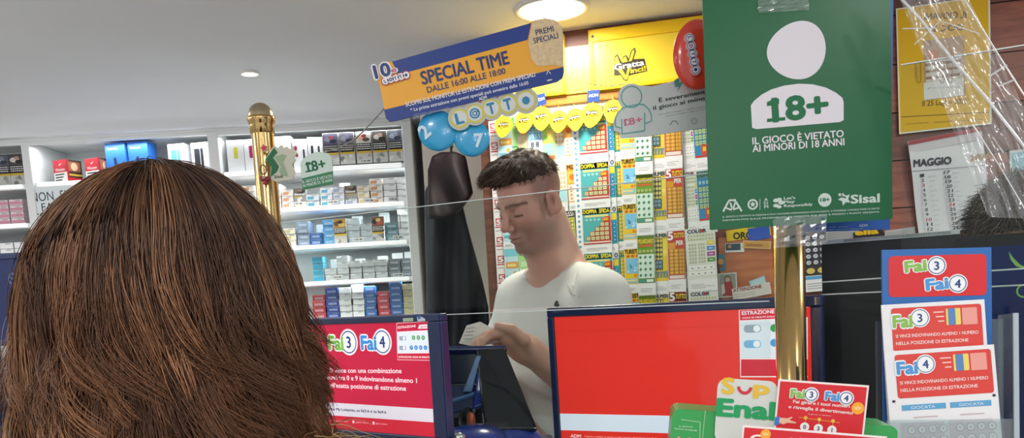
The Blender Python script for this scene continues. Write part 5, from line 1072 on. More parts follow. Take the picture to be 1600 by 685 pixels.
def slip(fr, pix, hcol, dig, fcol, barcol, label, group):
    tl, tr, bl = pix; S_ = pframe(tl, tr, bl, *fr)
    q = B(); q.slab([(0, -S_.h), (S_.w, -S_.h), (S_.w, 0), (0, 0)], -.002, 0, paper('e6e4e6'))
    x, w, h = lambda u: u * S_.w, S_.w, S_.h
    q.poly(rrect(.09 * w, -.052, .965 * w, -.0045, .003), .0003, card('d84038'))
    q.poly(rrect(.62 * w, -.026, .76 * w, -.008, .001), .0006, card('e8d06a')); q.poly(rrect(.64 * w, -.026, .71 * w, -.008, .001), .0008, card('5a82b8')); q.poly(rrect(.775 * w, -.0265, .92 * w, -.008, .001), .0006, card('e89a90'))
    for k in range(3): q.rect((.50 + .02 * k) * w, -.012 - .005 * k, .60 * w, -.0105 - .005 * k, .0006, paper('f0c0b8'))
    q.text('SI VINCE INDOVINANDO ALMENO 1 NUMERO', .12 * w, -.037, paper('f4d4d0'), .0006, w=.80 * w, h=.0035, bold=.03); q.text('NELLA POSIZIONE DI ESTRAZIONE', .12 * w, -.045, paper('f4d4d0'), .0006, w=.7 * w, h=.0035, bold=.03)
    wh = card('eceef0'); nv = card('2a3f80')
    q.text('Fai', .10 * w, -.026, wh, .0006, w=.19 * w, h=.014, bold=.12); q.poly(circ(.365 * w, -.0165, .0105, 24), .0008, wh); q.ring(.365 * w, -.0165, .0085, .0092, .0010, nv); q.text('Fai', .105 * w, -.0255, card(fcol), .0011, w=.18 * w, h=.013, bold=.045); q.text(dig, .365 * w, -.021, nv, .0010, h=.009, al='C', bold=.03)
    for k in range(2): q.rect((.12 + .44 * k) * w, -.0655, (.52 + .41 * k) * w, -.0595, .0004, card(barcol)); q.text('GIOCATA', (.2 + .44 * k) * w, -.0642, paper('e8eaf0'), .0006, w=.22 * w, h=.003)
    for k in range(2): q.rect((.22 + .42 * k) * w, -.074, (.44 + .42 * k) * w, -.0728, .0004, paper('c8b0b4'))
    for a in range(2):
        x0 = (.13 + .44 * a) * w; q.rect(x0 - .004, -S_.h + .004, x0 + .36 * w, -.079, .0003, paper('dccdd2'))
        rows = int((S_.h - .086) / .0115)
        for i in range(4):
            for j in range(rows):
                cx_, cy_ = x0 + .012 * i * (w / .125) + .007, -.087 - .0115 * j; q.poly(circ(cx_, cy_, .0044, 12), .0005, paper('f0ecee')); q.ring(cx_, cy_, .0038, .0043, .0007, paper('b08a94'), 12); q.text(str(j % 10), cx_, cy_ - .0013, paper('8a6a76'), .0007, h=.0026, al='C')
    for xx in (.055, .965):
        q.rect(xx * w - .002, -.056, xx * w + .001, -.0535, .0005, paper('303034'))
    return tag(q.build('play_slip', None, S_.M), label, 'play slip', group)
slip((.915, .905, .893), ((1377, 477), (1538, 468), (1386, 700)), 0, '3', '86b84a', '8ab84a', 'white and red Fai 3 play slip under the header card', None)
slip((.902, .893, .882), ((1381.5, 550), (1553, 538.5), (1389, 745)), 0, '4', '4a94d4', '5aa0cc', 'white and red Fai 4 play slip in front of the Fai 3 slip', None)
# ---------------------------------------------------------------- green slip box with promotional cards
GRB = mat('2f9a4c', .35, coat=.2)
W = pframe((1051, 639.5), (1404, 668), (1040, 735), .73, .70, .73)
t = thing('green_box', 'green slip box in front of the red monitor page', 'box', W.M)
q = B(); q.slab(rrect(0, -W.h, W.w, 0, .006), -.05, 0, GRB); q.slab(rrect(W.w * .02, -.006, W.w * .98, .0004, .002), -.049, -.001, GRB); q.build('shell', t, bevel=.003)
q = B(); q.line([W.loc(1064, 656), W.loc(1094, 660), W.loc(1093, 700)], .0006, .0006, paper('a8d4a8')); q.line([W.loc(1102, 642), W.loc(1096, 700)], .0008, .0007, paper('8ac08a')); q.tpx(W, 'IL GIOCO', (1061, 667.5), (1082, 668.5), 2, paper('c8e4c8'), .0008, .02); q.tpx(W, 'VIETATO AI MINORI', (1053, 671), (1089, 674.5), 2, paper('c8e4c8'), .0008, .02)
c = W.loc(1069, 683); q.line([(c[0] + .0048 * math.cos(a), c[1] + .006 * math.sin(a)) for a in [PI + PI * i / 10 for i in range(11)]], .0022, .0008, paper('e08a84')); q.build('printing', t)
inv = W.M.inverted(); c = W.at(W.w / 2, -W.h, -.025)
q = B(); q.box((c.x - .07, c.y - .03, CTZ + .0005), (c.x + .07, c.y + .03, c.z + .004), GRB); q.v = [tuple(inv @ Vector(v)) for v in q.v]; q.build('base', t)
W = pframe((1122, 591), (1216, 597), (1112, 655.5), .722, .705, .722)
t = thing('logo_card', 'white card with green Enal lettering standing in the green box', 'card', W.M)
q = B(); q.slab(rrect(0, -W.h - .02, W.w, 0, .008), -.002, 0, paper('cfd2cc')); YS = card('e2b83a'); ES_ = card('1f9a5c')
def pe(x, y): return W.loc(1030 + x / 4.324, 560 + y / 4.324)
q.tpx(W, 'S', (1030 + 425 / 4.324, 560 + 236 / 4.324), (1030 + 500 / 4.324, 560 + 241 / 4.324), 24, YS, .0004, .05)
c = pe(578, 195); s_ = math.dist(W.loc(1150, 600), W.loc(1151, 600)); q.line([(c[0] + 9.5 * s_ * math.cos(a), c[1] + 10 * s_ * math.sin(a)) for a in [PI + PI * i / 14 for i in range(15)]], 5 * s_, .0004, card('d0343c'))
q.tpx(W, 'p', (1030 + 642 / 4.324, 560 + 240 / 4.324), (1030 + 735 / 4.324, 560 + 247 / 4.324), 20, YS, .0004, .05)
q.tpx(W, 'Enal', (1030 + 392 / 4.324, 560 + 385 / 4.324), (1030 + 772 / 4.324, 560 + 415 / 4.324), 26, ES_, .0006, .055); q.build('sheet', t)
W = pframe((1216.5, 593), (1358, 603), (1209, 667), .702, .692, .702)
t = thing('promo_card', 'red card with pointing hand standing right of the white logo card', 'card', W.M)
q = B(); q.slab([(0, -W.h - .02), (W.w, -W.h - .02), (W.w, 0), (0, 0)], -.0012, 0, paper('ece0de')); q.rect(.0016, -W.h - .018, W.w - .0016, -.0016, .0003, card('d0262e'))
fai(q, W, (1235, 621), (1256, 622.5), 13, (1267.5, 617), 10, '3', '86b84a', .0005); fai(q, W, (1289, 625), (1310, 626.5), 13, (1322, 622.5), 10, '4', '4a94d4', .0005)
wt2 = paper('f0dcd8'); q.tpx(W, 'Fai girare i tuoi numeri', (1239, 630), (1327, 637.5), 5, wt2, .0005, .03); q.tpx(W, 'e risveglia il divertimento', (1232, 638), (1332, 648), 5, wt2, .0005, .03); q.tpx(W, 'il gioco e vietato', (1263, 648), (1298, 651), 1.6, wt2, .0005)
c = W.loc(1340, 638.5); q.poly(circ(c[0], c[1], .0052, 20), .0006, card('f2a42e')); q.text('NEW', c[0], c[1] - .0013, paper('f8e8b0'), .0008, w=.0055, h=.0028, al='C', bold=.03)
q.poly([pe_ for pe_ in (W.loc(1211, 652), W.loc(1219, 651.5), W.loc(1217, 664), W.loc(1209.5, 665))], .0006, card('3a78c8'))
q.poly([W.loc(*p) for p in ((1218, 653), (1230, 654), (1237, 651.5), (1238, 653), (1233, 656.5), (1244, 660.5), (1243, 662), (1230, 661), (1224, 663.5), (1217, 661))], .0007, card('e8b89a'))
q.line([W.loc(1248, 652.5), W.loc(1312, 661)], .0006, .0005, card('d89a2e'))
for k, d in enumerate('031'):
    px, py = 1257 + 21.3 * k, 667.3 + 2.5 * k; c = W.loc(px, py); q.poly(circ(c[0], c[1], .0038, 18), .0006, paper('e8e6e8')); q.text(d, c[0], c[1] - .0017, paper('3a4a7a'), .0008, h=.0034, al='C', bold=.03); c = W.loc(px + 1.5, py - 14); q.poly(circ(c[0], c[1], .0016, 10), .0007, card('e8b44a')); q.line([W.loc(px + 1.5, py - 12), W.loc(px + 1, py - 7)], .0006, .0006, card('d89a2e'))
q.build('sheet', t)
W = pframe((1160.5, 665), (1386, 683), (1155, 730), .672, .660, .672)
t = thing('promo_card', 'front red card low before the green box with white edge', 'card', W.M)
q = B(); q.slab([(0, -W.h), (W.w, -W.h), (W.w, 0), (0, 0)], -.0012, 0, paper('ece0de')); q.rect(.0016, -W.h, W.w - .0016, -.0016, .0003, card('d0262e')); q.tpx(W, 'Gira i Numeri', (1172, 692), (1340, 705), 13, wt2, .0005, .04)
c = W.loc(1196, 679); q.poly(circ(c[0], c[1], .0042, 20), .0006, card('f2a42e')); q.text('NEW', c[0], c[1] - .001, paper('f8e8b0'), .0008, w=.0045, h=.0024, al='C', bold=.03); q.build('sheet', t)
# ---------------------------------------------------------------- torn plastic film hanging over the right pane
FILM = clear('plastic_film', .12, .10, rough=.12, bump=.5, bscale=22)
Fm = LINE.off(.012)
q = B(); n, m_ = 46, 46; r = random.Random(11)
V = []; 
from mathutils import noise as mnoise
for j in range(m_ + 1):
    for i in range(n + 1):
        u, v = i / n, j / m_
        # left edge runs diagonally, right edge runs diagonally too
        xl_, xr_ = 1394 + v * 150, 1500 + v * 190
        px, py = xl_ + (xr_ - xl_) * u, -30 + v * 370 + u * 6
        a = Fm.loc(px, py); nz = mnoise.noise(Vector((u * 7, v * 9, 0))) * .006 + mnoise.noise(Vector((u * 3 + v * 5, 2, v))) * .006 + abs(mnoise.noise(Vector((u * 11 + v * 3, v * 3, 5)))) * .008
        V.append((a[0], a[1], .009 + nz))
q.add(V, [(j * (n + 1) + i, (j + 1) * (n + 1) + i, (j + 1) * (n + 1) + i + 1, j * (n + 1) + i + 1) for j in range(m_) for i in range(n)], FILM, True)
t = thing('plastic_film', 'crumpled clear plastic film hanging diagonally before the yellow poster', 'plastic film', Fm.M); q.build('sheet', t)
q = B(); CRE = clear('film_fold', .25, .42, rough=.15)
for pts, w_ in ((((1400, -4), (1440, 38), (1490, 102), (1538, 156), (1590, 222), (1640, 290)), .0022), (((1500, -4), (1530, 46), (1566, 104), (1602, 160)), .0012), (((1412, 52), (1462, 51)), .0012), (((1430, 76), (1470, 40), (1530, 60)), .0009), (((1545, 125), (1572, 108)), .0016), (((1560, 140), (1585, 130)), .0014), (((1520, 200), (1560, 262), (1600, 330)), .0010)):
    q.tube([tuple([*Fm.loc(*p), .021]) for p in pts], w_ * .75, CRE, 6)
q.build('crease', t)
# ================================================================ people: distance fields turned into one continuous surface
def v3(*a): return np.array(a, np.float32)
def smin(a, b, k): h = np.clip(.5 + .5 * (b - a) / k, 0, 1); return b + (a - b) * h - k * h * (1 - h)
def smax(a, b, k): return -smin(-a, -b, k)
def ell(p, c, r):
    q = (p - np.asarray(c, np.float32)) / np.asarray(r, np.float32); k0 = np.sqrt((q * q).sum(-1)) + 1e-9; q2 = q / np.asarray(r, np.float32); k1 = np.sqrt((q2 * q2).sum(-1)) + 1e-9
    return k0 * (k0 - 1) / k1
def cap(p, a, b, ra, rb=None):
    rb = ra if rb is None else rb; a = np.asarray(a, np.float32); b = np.asarray(b, np.float32); ab = b - a
    t = np.clip(((p - a) @ ab) / (ab @ ab + 1e-12), 0, 1); return np.sqrt(((p - a - t[..., None] * ab) ** 2).sum(-1)) - (ra + (rb - ra) * t)
def chain(p, pts, rs, k):
    d = None
    for i in range(len(pts) - 1):
        e = cap(p, pts[i], pts[i + 1], rs[i], rs[i + 1]); d = e if d is None else smin(d, e, k)
    return d
def surface(fn, lo, hi, h, coarse=6):
    """surface nets of fn < 0, evaluated finely only close to the surface"""
    lo = np.asarray(lo, np.float32); n = np.ceil((np.asarray(hi) - lo) / (h * coarse)).astype(int) + 1; N = n * coarse
    ax = [lo[i] + (np.arange(n[i]) * coarse + (coarse - 1) / 2) * h for i in range(3)]
    G = np.stack(np.meshgrid(*ax, indexing='ij'), -1).astype(np.float32); d = fn(G.reshape(-1, 3)).reshape(n)
    D = np.repeat(np.repeat(np.repeat(d, coarse, 0), coarse, 1), coarse, 2).astype(np.float32)
    act = np.argwhere(np.abs(d) < h * coarse * 1.5)
    o = np.stack(np.meshgrid(*[np.arange(coarse)] * 3, indexing='ij'), -1).reshape(-1, 3)
    for s in range(0, len(act), 4000):
        I = (act[s:s + 4000, None, :] * coarse + o[None]).reshape(-1, 3); D[I[:, 0], I[:, 1], I[:, 2]] = fn((lo + I * h).astype(np.float32))
    S = D < 0
    sh = tuple(x - 1 for x in D.shape); cnt = np.zeros(sh, np.int8)
    for c in np.ndindex(2, 2, 2): cnt += S[c[0]:c[0] + sh[0], c[1]:c[1] + sh[1], c[2]:c[2] + sh[2]]
    cell = np.argwhere((cnt > 0) & (cnt < 8)); idx = -np.ones(sh, np.int32); idx[tuple(cell.T)] = np.arange(len(cell))
    acc = np.zeros((len(cell), 3), np.float32); w = np.zeros(len(cell), np.float32)
    for a in np.ndindex(2, 2, 2):
        for ax_ in range(3):
            if a[ax_]: continue
            b = list(a); b[ax_] = 1; A = cell + a; Bq = cell + b; da = D[tuple(A.T)]; db = D[tuple(Bq.T)]; m = (da < 0) != (db < 0)
            t = np.where(m, da / (da - db + 1e-12), 0); pt = A.astype(np.float32); pt[:, ax_] += t; acc += np.where(m[:, None], pt, 0); w += m
    V = lo + acc / w[:, None] * h; Q = []
    for ax_ in range(3):
        sl0 = [slice(1, -1)] * 3; sl1 = [slice(1, -1)] * 3; sl0[ax_] = slice(0, -1); sl1[ax_] = slice(1, None)
        a, b = S[tuple(sl0)], S[tuple(sl1)]; e = np.argwhere(a != b); off = np.array([1, 1, 1]); off[ax_] = 0; e2 = e + off; fl = a[tuple(e.T)]
        u, v_ = [(1, 2), (2, 0), (0, 1)][ax_]; q = []
        for du, dv in ((-1, -1), (0, -1), (0, 0), (-1, 0)): c = e2.copy(); c[:, u] += du; c[:, v_] += dv; q.append(idx[tuple(c.T)])
        q = np.stack(q, 1); q[~fl] = q[~fl][:, ::-1]; Q.append(q)
    Q = np.concatenate(Q); return V, Q[(Q >= 0).all(1)]
def basis(f, upv=(0, 0, 1)):
    f = np.array(f, float); f /= np.linalg.norm(f); l = np.cross(upv, f); l /= np.linalg.norm(l); u = np.cross(f, l); return np.stack([f, l, u]).astype(np.float32)
def hairs(name, roots, dirs_fn, parent, mt, tint, r0, segs):
    pass
def strands_mesh(name, paths, rad_, tint, mt, parent, sides=3):
    """paths (n, k, 3), rad_ (n, k), tint (n, k, 3): one mesh of fine tubes"""
    n, k, _ = paths.shape; T = np.gradient(paths, axis=1); T /= np.linalg.norm(T, axis=2, keepdims=True) + 1e-9
    ref = np.where(np.abs(T[..., 2:3]) < .9, np.array([0, 0, 1.]), np.array([1., 0, 0])); A = np.cross(T, ref); A /= np.linalg.norm(A, axis=2, keepdims=True) + 1e-9; Bn = np.cross(T, A)
    V = np.stack([paths + rad_[..., None] * (A * math.cos(2 * PI * j / sides) + Bn * math.sin(2 * PI * j / sides)) for j in range(sides)], 2)
    base = (np.arange(n) * k * sides)[:, None, None] + (np.arange(k - 1) * sides)[None, :, None]
    j = np.arange(sides)[None, None, :]; j2 = (j + 1) % sides
    Fq = np.stack([base + j, base + j2, base + sides + j2, base + sides + j], -1).reshape(-1, 4)
    return np_mesh(name, V.reshape(-1, 3), Fq, mt, parent, np.repeat(tint.reshape(-1, 3), sides, 0))
RG = np.random.default_rng(5)
SKIN = attr_mat('skin', .48, .4, sss=.12, bump=.12, bscale=900); HAIRM = attr_mat('hair', .6, .25)
def c3(h): return np.array(rgb(h), np.float32)
# ---------------------------------------------------------------- head in its own frame: x face, y left, z up
def head_sdf(p, ears=True):
    q = p.copy(); q[..., 1] = np.abs(q[..., 1])
    d = ell(q, (-.012, 0, .040), (.099, .076, .088)); d = smin(d, ell(q, (.030, 0, -.035), (.060, .056, .080)), .03)
    d = smin(d, cap(q, (-.012, .056, -.060), (.062, .018, -.108), .016, .018), .028); d = smin(d, ell(q, (.074, 0, -.108), (.018, .020, .016)), .02)   # jaw, chin
    d = smin(d, cap(q, (.079, .034, .018), (.091, .006, .013), .0115), .012)      # brow
    d = smin(d, ell(q, (.056, .044, -.032), (.026, .020, .022)), .03)             # cheek
    d = smax(d, -ell(q, (.098, .032, -.006), (.016, .019, .012)), .014)           # socket
    d = smin(d, ell(q, (.0745, .032, -.008), (.0145, .0155, .0135)), .004)        # lidded eye
    d = smin(d, cap(q, (.089, 0, .006), (.117, 0, -.036), .0078, .0115), .011); d = smin(d, ell(q, (.106, .0125, -.042), (.011, .0090, .0090)), .005)   # nose
    d = smax(d, -ell(q, (.108, .0065, -.0515), (.006, .003, .003)), .003)
    d = smin(d, ell(q, (.084, 0, -.074), (.016, .024, .020)), .014)
    d = smin(d, ell(q, (.098, 0, -.0685), (.0075, .019, .0048)), .006); d = smin(d, ell(q, (.0965, 0, -.0795), (.0080, .017, .0058)), .006)              # lips
    d = smax(d, -cap(q, (.106, 0, -.0738), (.090, .022, -.0745), .0016), .004)
    if ears:
        ea = .30 * (q[..., 0] + .006); qe = np.stack([q[..., 0], q[..., 1] + ea * .9, q[..., 2] - .25 * (q[..., 0] + .006)], -1).astype(np.float32); e = ell(qe, (-.010, .0815, -.010), (.021, .0085, .034)); e = smax(e, -ell(qe, (-.006, .0905, -.006), (.0130, .0065, .022)), .003); e = smin(e, cap(q, (.006, .074, -.022), (.004, .074, -.038), .006), .006); d = smin(d, e, .006)
    return d
def head_tint(q, base, beard, lips, brow):
    """colours of skin, stubble, lips and brows, plus painted screen glow and ear shade, by place on the face (q in the head frame)"""
    n = len(q); x, y, z = q[:, 0], np.abs(q[:, 1]), q[:, 2]; T = np.tile(base, (n, 1))
    def mix(m, c, s): 
        nonlocal T; T = T * (1 - (m * s)[:, None]) + c * (m * s)[:, None]
    g = lambda cx_, cy_, cz_, r: np.exp(-(((x - cx_) / r[0]) ** 2 + ((y - cy_) / r[1]) ** 2 + ((z - cz_) / r[2]) ** 2))
    mix(np.clip((x + .0) / .03, 0, 1), c3('bf8070'), .45); mix(np.exp(-((y - .085) / .012) ** 2) * (np.abs(x) < .04) * (np.abs(z) < .06), c3('c06a5c'), .5)  # pinker front of the face: red screen glow put into the skin colour
    mix(np.exp(-((x + .006) / .010) ** 2 - ((z + .006) / .018) ** 2) * (y > .076) * (y < .0865), c3('7a3c34'), .75)  # darker ear hollow: its shade is put into the colour
    mix(g(.07, .05, -.03, (.03, .03, .03)), c3('b05a54'), .45); mix(g(.116, 0, -.04, (.02, .02, .016)), c3('b8625a'), .35)
    jaw = 1 / (1 + np.exp((z + .052 + .25 * np.maximum(0, .02 - x) * 0 - .12 * (y - .03)) / .007)) * (1 / (1 + np.exp(-(x + .012) / .008))) * (1 / (1 + np.exp(-(z + .135) / .006)))
    jaw = jaw * np.clip(1 - g(.1, 0, -.0745, (.02, .019, .011)) * 1.0, 0, 1); mix(jaw, beard, .60)
    mix(np.exp(-((z + .0735) / .0085) ** 2 - (y / .019) ** 4) * (x > .085), lips, .75); mix(np.exp(-((z + .0738) / .0016) ** 2 - (y / .022) ** 4) * (x > .085), c3('5a2a26'), .8)
    bz = .0165 + .10 * (y - .014) - 2.2 * np.maximum(0, y - .034) ** 1 * .22; mix(np.exp(-((z - bz) / .0048) ** 2) * (y > .009) * (y < .054) * (x > .045), brow, .88)
    mix(np.exp(-((z + .0145 + 6 * (y - .032) ** 2 * .9) / .0027) ** 2) * (np.abs(y - .032) < .0165) * (x > .06), c3('1c1412'), .92)
    mix(g(.086, .031, -.001, (.02, .016, .004)), c3('8a544a'), .35)
    return T
# ================================================================ the man behind the counter
MY = 2.02; HS = .85
HO = np.array(P(828, 316, MY - .02)); al, be = rad(40), rad(20)
f = (-math.cos(al) * math.cos(be), -math.sin(al) * math.cos(be), -math.sin(be)); HB = basis(f)
def to_head(p): return ((p - HO.astype(np.float32)) @ HB.T) / HS
def from_head(q): return np.asarray(q, float) * HS @ HB + HO
NK = np.array(P(868, 412, MY + .03)); at_ = rad(45)
tf = np.array((-math.cos(at_), -math.sin(at_), 0)); tl_ = np.array((math.sin(at_), -math.cos(at_), 0)); tu = np.array((0, 0, 1.))
def T3(a, b, c): return NK + tf * a + tl_ * b + tu * c
LS = np.array(P(938, 470, MY - .10)); RS = T3(.02, -.096, -.085)
LE = np.array(P(948, 640, 1.86)); LWr = np.array(P(826, 548, 1.73)); LH = np.array(P(772, 527, 1.69))
RE = T3(.05, -.17, -.33); RWr = np.array(P(770, 592, 1.78))
def torso(p, g=0.0):
    d = ell(p, T3(-.005, -.005, -.17), (.125 + g, .125 + g, .19 + g))
    P_ = p - NK.astype(np.float32); q = np.stack([P_ @ tf, P_ @ tl_, P_[..., 2]], -1).astype(np.float32)
    d = ell(q, (-.005, .0, -.24), (.112 + g, .160 + g, .21 + g)); d = smin(d, ell(q, (.0, .0, -.40), (.105 + g, .150 + g, .22 + g)), .06)
    d = smin(d, ell(q, (.035, .055, -.155), (.075 + g, .085 + g, .075 + g)), .05); d = smin(d, ell(q, (.035, -.055, -.155), (.075 + g, .085 + g, .075 + g)), .05)
    d = smin(d, cap(p, T3(-.02, .02, -.035), LS, .040 + g, .050 + g), .05); d = smin(d, cap(p, T3(-.015, -.02, -.040), RS, .040 + g, .048 + g), .05)
    d = smin(d, ell(q, (-.01, 0, -.62), (.115 + g, .160 + g, .15 + g)), .08)
    return d
def arms_up(p, g=0.0): return np.minimum(chain(p, [LS, LS + (LE - LS) * .5, LE], [.052 + g, .048 + g, .042 + g], .03), chain(p, [RS, RS + (RE - RS) * .5, RE], [.050 + g, .047 + g, .041 + g], .03))
# left hand closing on the paper: palm frame
hd = (LH - LWr) / np.linalg.norm(LH - LWr); hs = np.cross(hd, (0, 0, 1)); hs /= np.linalg.norm(hs); hn = np.cross(hs, hd)   # hs towards the viewer's side, hn upward
if hs[1] > 0: hs = -hs; hn = np.cross(hs, hd)
if hn[2] < 0: hn = -hn
def H3(a, b, c): return LWr + hd * a + hs * b + hn * c
FING = []
for i, (b0, ln, dz) in enumerate(((.028, .078, .004), (.010, .086, .002), (-.010, .080, 0), (-.027, .064, -.004))):
    a0 = .078 - .004 * i; s1, s2, s3 = ln * .44, ln * .32, ln * .26
    k0 = H3(a0, b0, .008 + dz); k1 = k0 + hd * s1 * .92 - hn * s1 * .38; k2 = k1 + hd * s2 * .62 - hn * s2 * .78; k3 = k2 - hd * s3 * .05 - hn * s3
    FING.append([H3(.030, b0 * .7, .004), k0, k1, k2, k3])
TH = [H3(.018, .026, 0), H3(.045, .046, .010), H3(.078, .044, .020), H3(.104, .034, .018)]
def hand_sdf(p):
    d = chain(p, [LE, LE + (LWr - LE) * .35, LWr, H3(.02, 0, 0)], [.042, .043, .027, .026], .02)
    pal = cap(p, H3(.015, .012, 0), H3(.072, .024, .004), .019, .016); pal = smin(pal, cap(p, H3(.015, -.010, 0), H3(.070, -.020, .002), .018, .0155), .016); d = smin(d, pal, .022)
    for f_ in FING: d = smin(d, chain(p, f_, [.0105, .0102, .0090, .0082, .0072], .003), .006)
    d = smin(d, chain(p, TH, [.014, .0125, .0105, .0085], .005), .008)
    return d
def rhand_sdf(p):
    d = chain(p, [RE, RE + (RWr - RE) * .4, RWr], [.041, .041, .027], .02); w_ = RWr - RE; w_ = w_ / np.linalg.norm(w_); d = smin(d, cap(p, RWr, RWr + w_ * .06, .026, .024), .02)
    sd = np.cross(w_, (0, 0, 1)); sd /= np.linalg.norm(sd)
    for i in range(4): a = RWr + w_ * .06 + sd * (.027 - .018 * i); d = smin(d, chain(p, [a, a + w_ * .04, a + w_ * .06 - tu * .02], [.0098, .009, .0078], .004), .005)
    d = smin(d, chain(p, [RWr + w_ * .02 + sd * .02, RWr + w_ * .05 + sd * .045, RWr + w_ * .08 + sd * .048], [.013, .011, .009], .005), .008)
    return d
nb = from_head((-.030, 0, -.060)); nf = from_head((.012, 0, -.080))
def man_sdf(p):
    d = head_sdf(to_head(p)) * HS
    nk = smin(cap(p, nb, T3(-.03, 0, -.03), .055, .060), cap(p, nf, T3(.015, 0, -.035), .040, .050), .03)
    nk = smin(nk, cap(p, from_head((-.03, .045, -.055)), T3(.03, .02, -.045), .014, .013), .02)      # neck tendon
    d = smin(d, nk, .022); d = smin(d, torso(p), .035); d = smin(d, arms_up(p), .03); d = smin(d, hand_sdf(p), .012); return smin(d, rhand_sdf(p), .012)
V, Q = surface(man_sdf, NK + (-.42, -.55, -.50), NK + (.32, .25, .34), .0030)
q = to_head(V.astype(np.float32)); base = c3('e3b4a2')
tint = head_tint(q, base, c3('6a5048'), c3('a85f58'), c3('3a2a22')); far = np.linalg.norm(V - HO, axis=1) > .24
arm = c3('d6a690'); tint[far] = arm; 
kn = np.zeros(len(V)); 
for f_ in FING + [TH]:
    for j in f_[1:3]: kn = np.maximum(kn, np.exp(-(np.linalg.norm(V - np.array(j), axis=1) / .011) ** 2))
tint = tint * (1 - .35 * kn[:, None]) + c3('b8685a') * .35 * kn[:, None]
# a faded haircut: short dark stubble on the sides of the skull is part of the skin's colour
side = (1 / (1 + np.exp(-(q[:, 2] - .004 - .25 * np.maximum(0, q[:, 0] - .02)) / .010))) * (1 / (1 + np.exp((q[:, 0] - .040) / .006))) * (q[:, 2] > -.06) * ~((np.abs(q[:, 1]) > .0765) & (q[:, 2] < .025))
nape = (1 / (1 + np.exp((q[:, 0] + .055) / .010))) * (1 / (1 + np.exp(-(q[:, 2] + .055) / .012)))
sbn = ((1 / (1 + np.exp(-(q[:, 2] + .045) / .006))) * np.exp(-((q[:, 0] - .022) / .009) ** 2) * (np.abs(q[:, 1]) > .055))
hz = np.clip(np.maximum(np.maximum(side, nape), sbn * .8), 0, 1) * (np.linalg.norm(V - HO, axis=1) < .2); tint = tint * (1 - .68 * hz[:, None]) + c3('4a3d36') * .68 * hz[:, None]
FZ = 0.0
man = thing('person', 'person in a white t-shirt with short dark hair looking down at paper', 'person', Matrix.Translation(Vector((NK[0], NK[1], 0)))); mo = np.array((NK[0], NK[1], 0))
np_mesh('body', V - mo, Q, SKIN, man, np.clip(tint, 0, 1))
# hair: a short thick cap swept forward plus fine strands
def hair_cap(p):
    q = to_head(p); q1 = q.copy()
    d = ell(q, (-.010, 0, .050), (.105, .0785, .092)); d = smin(d, ell(q, (.058, 0, .108), (.050, .050, .026)), .03); d = smin(d, ell(q, (.098, .0, .098), (.026, .040, .017)), .025)
    line = q[..., 2] - (.052 + .16 * np.maximum(0, q[..., 0] - .0) - .10 * np.minimum(0, q[..., 0]) * 0)   # keep what lies above the hairline
    d = smax(d, -(line), .03)
    lump = .0022 * np.sin(q[..., 0] * 130 + 3 * np.sin(q[..., 1] * 60)) * np.sin(q[..., 1] * 150 + 2 * np.sin(q[..., 0] * 70)); return d * HS + lump * (q[..., 2] > .05)
Vh, Qh = surface(hair_cap, HO - .17, HO + .19, .0032)
N_ = 9000; pick = RG.choice(len(Vh), N_); R0 = Vh[pick]; qh = to_head(R0.astype(np.float32))
out = R0 - from_head((-.01, 0, .02)); out /= np.linalg.norm(out, axis=1, keepdims=True); fw_ = HB[0]; 
ln = np.where(qh[:, 2] > .09, RG.uniform(.012, .026, N_), RG.uniform(.004, .011, N_)); fr_ = np.clip((qh[:, 2] - .05) / .05, 0, 1)
sw = fw_[None] * (.9 * fr_)[:, None] + HB[1][None] * (np.sin(qh[:, 0] * 90 + qh[:, 1] * 60) * .5)[:, None] + out * (.55 + .25 * np.sin(qh[:, 1] * 200)[:, None]) - HB[2][None] * (1 - fr_)[:, None] * .8; sw /= np.linalg.norm(sw, axis=1, keepdims=True)
k = 5; t = np.linspace(0, 1, k)[None, :, None]; pth = R0[:, None] - out[:, None] * .002 + sw[:, None] * ln[:, None, None] * t - HB[2][None, None] * (ln[:, None, None] * .35 * t ** 2)
hc = np.array([c3('44382e'), c3('5c4d40'), c3('8f7d68'), c3('30261f')]); ht = hc[RG.choice(4, N_, p=[.4, .32, .1, .18])][:, None] * np.ones((1, k, 1))
hh = np_mesh('hair', Vh - mo, Qh, HAIRM, man, np.tile(c3('453a31'), (len(Vh), 1)))
strands_mesh('hair_strands', pth - mo, np.tile(np.linspace(.00055, .00018, k), (N_, 1)), ht, HAIRM, hh)
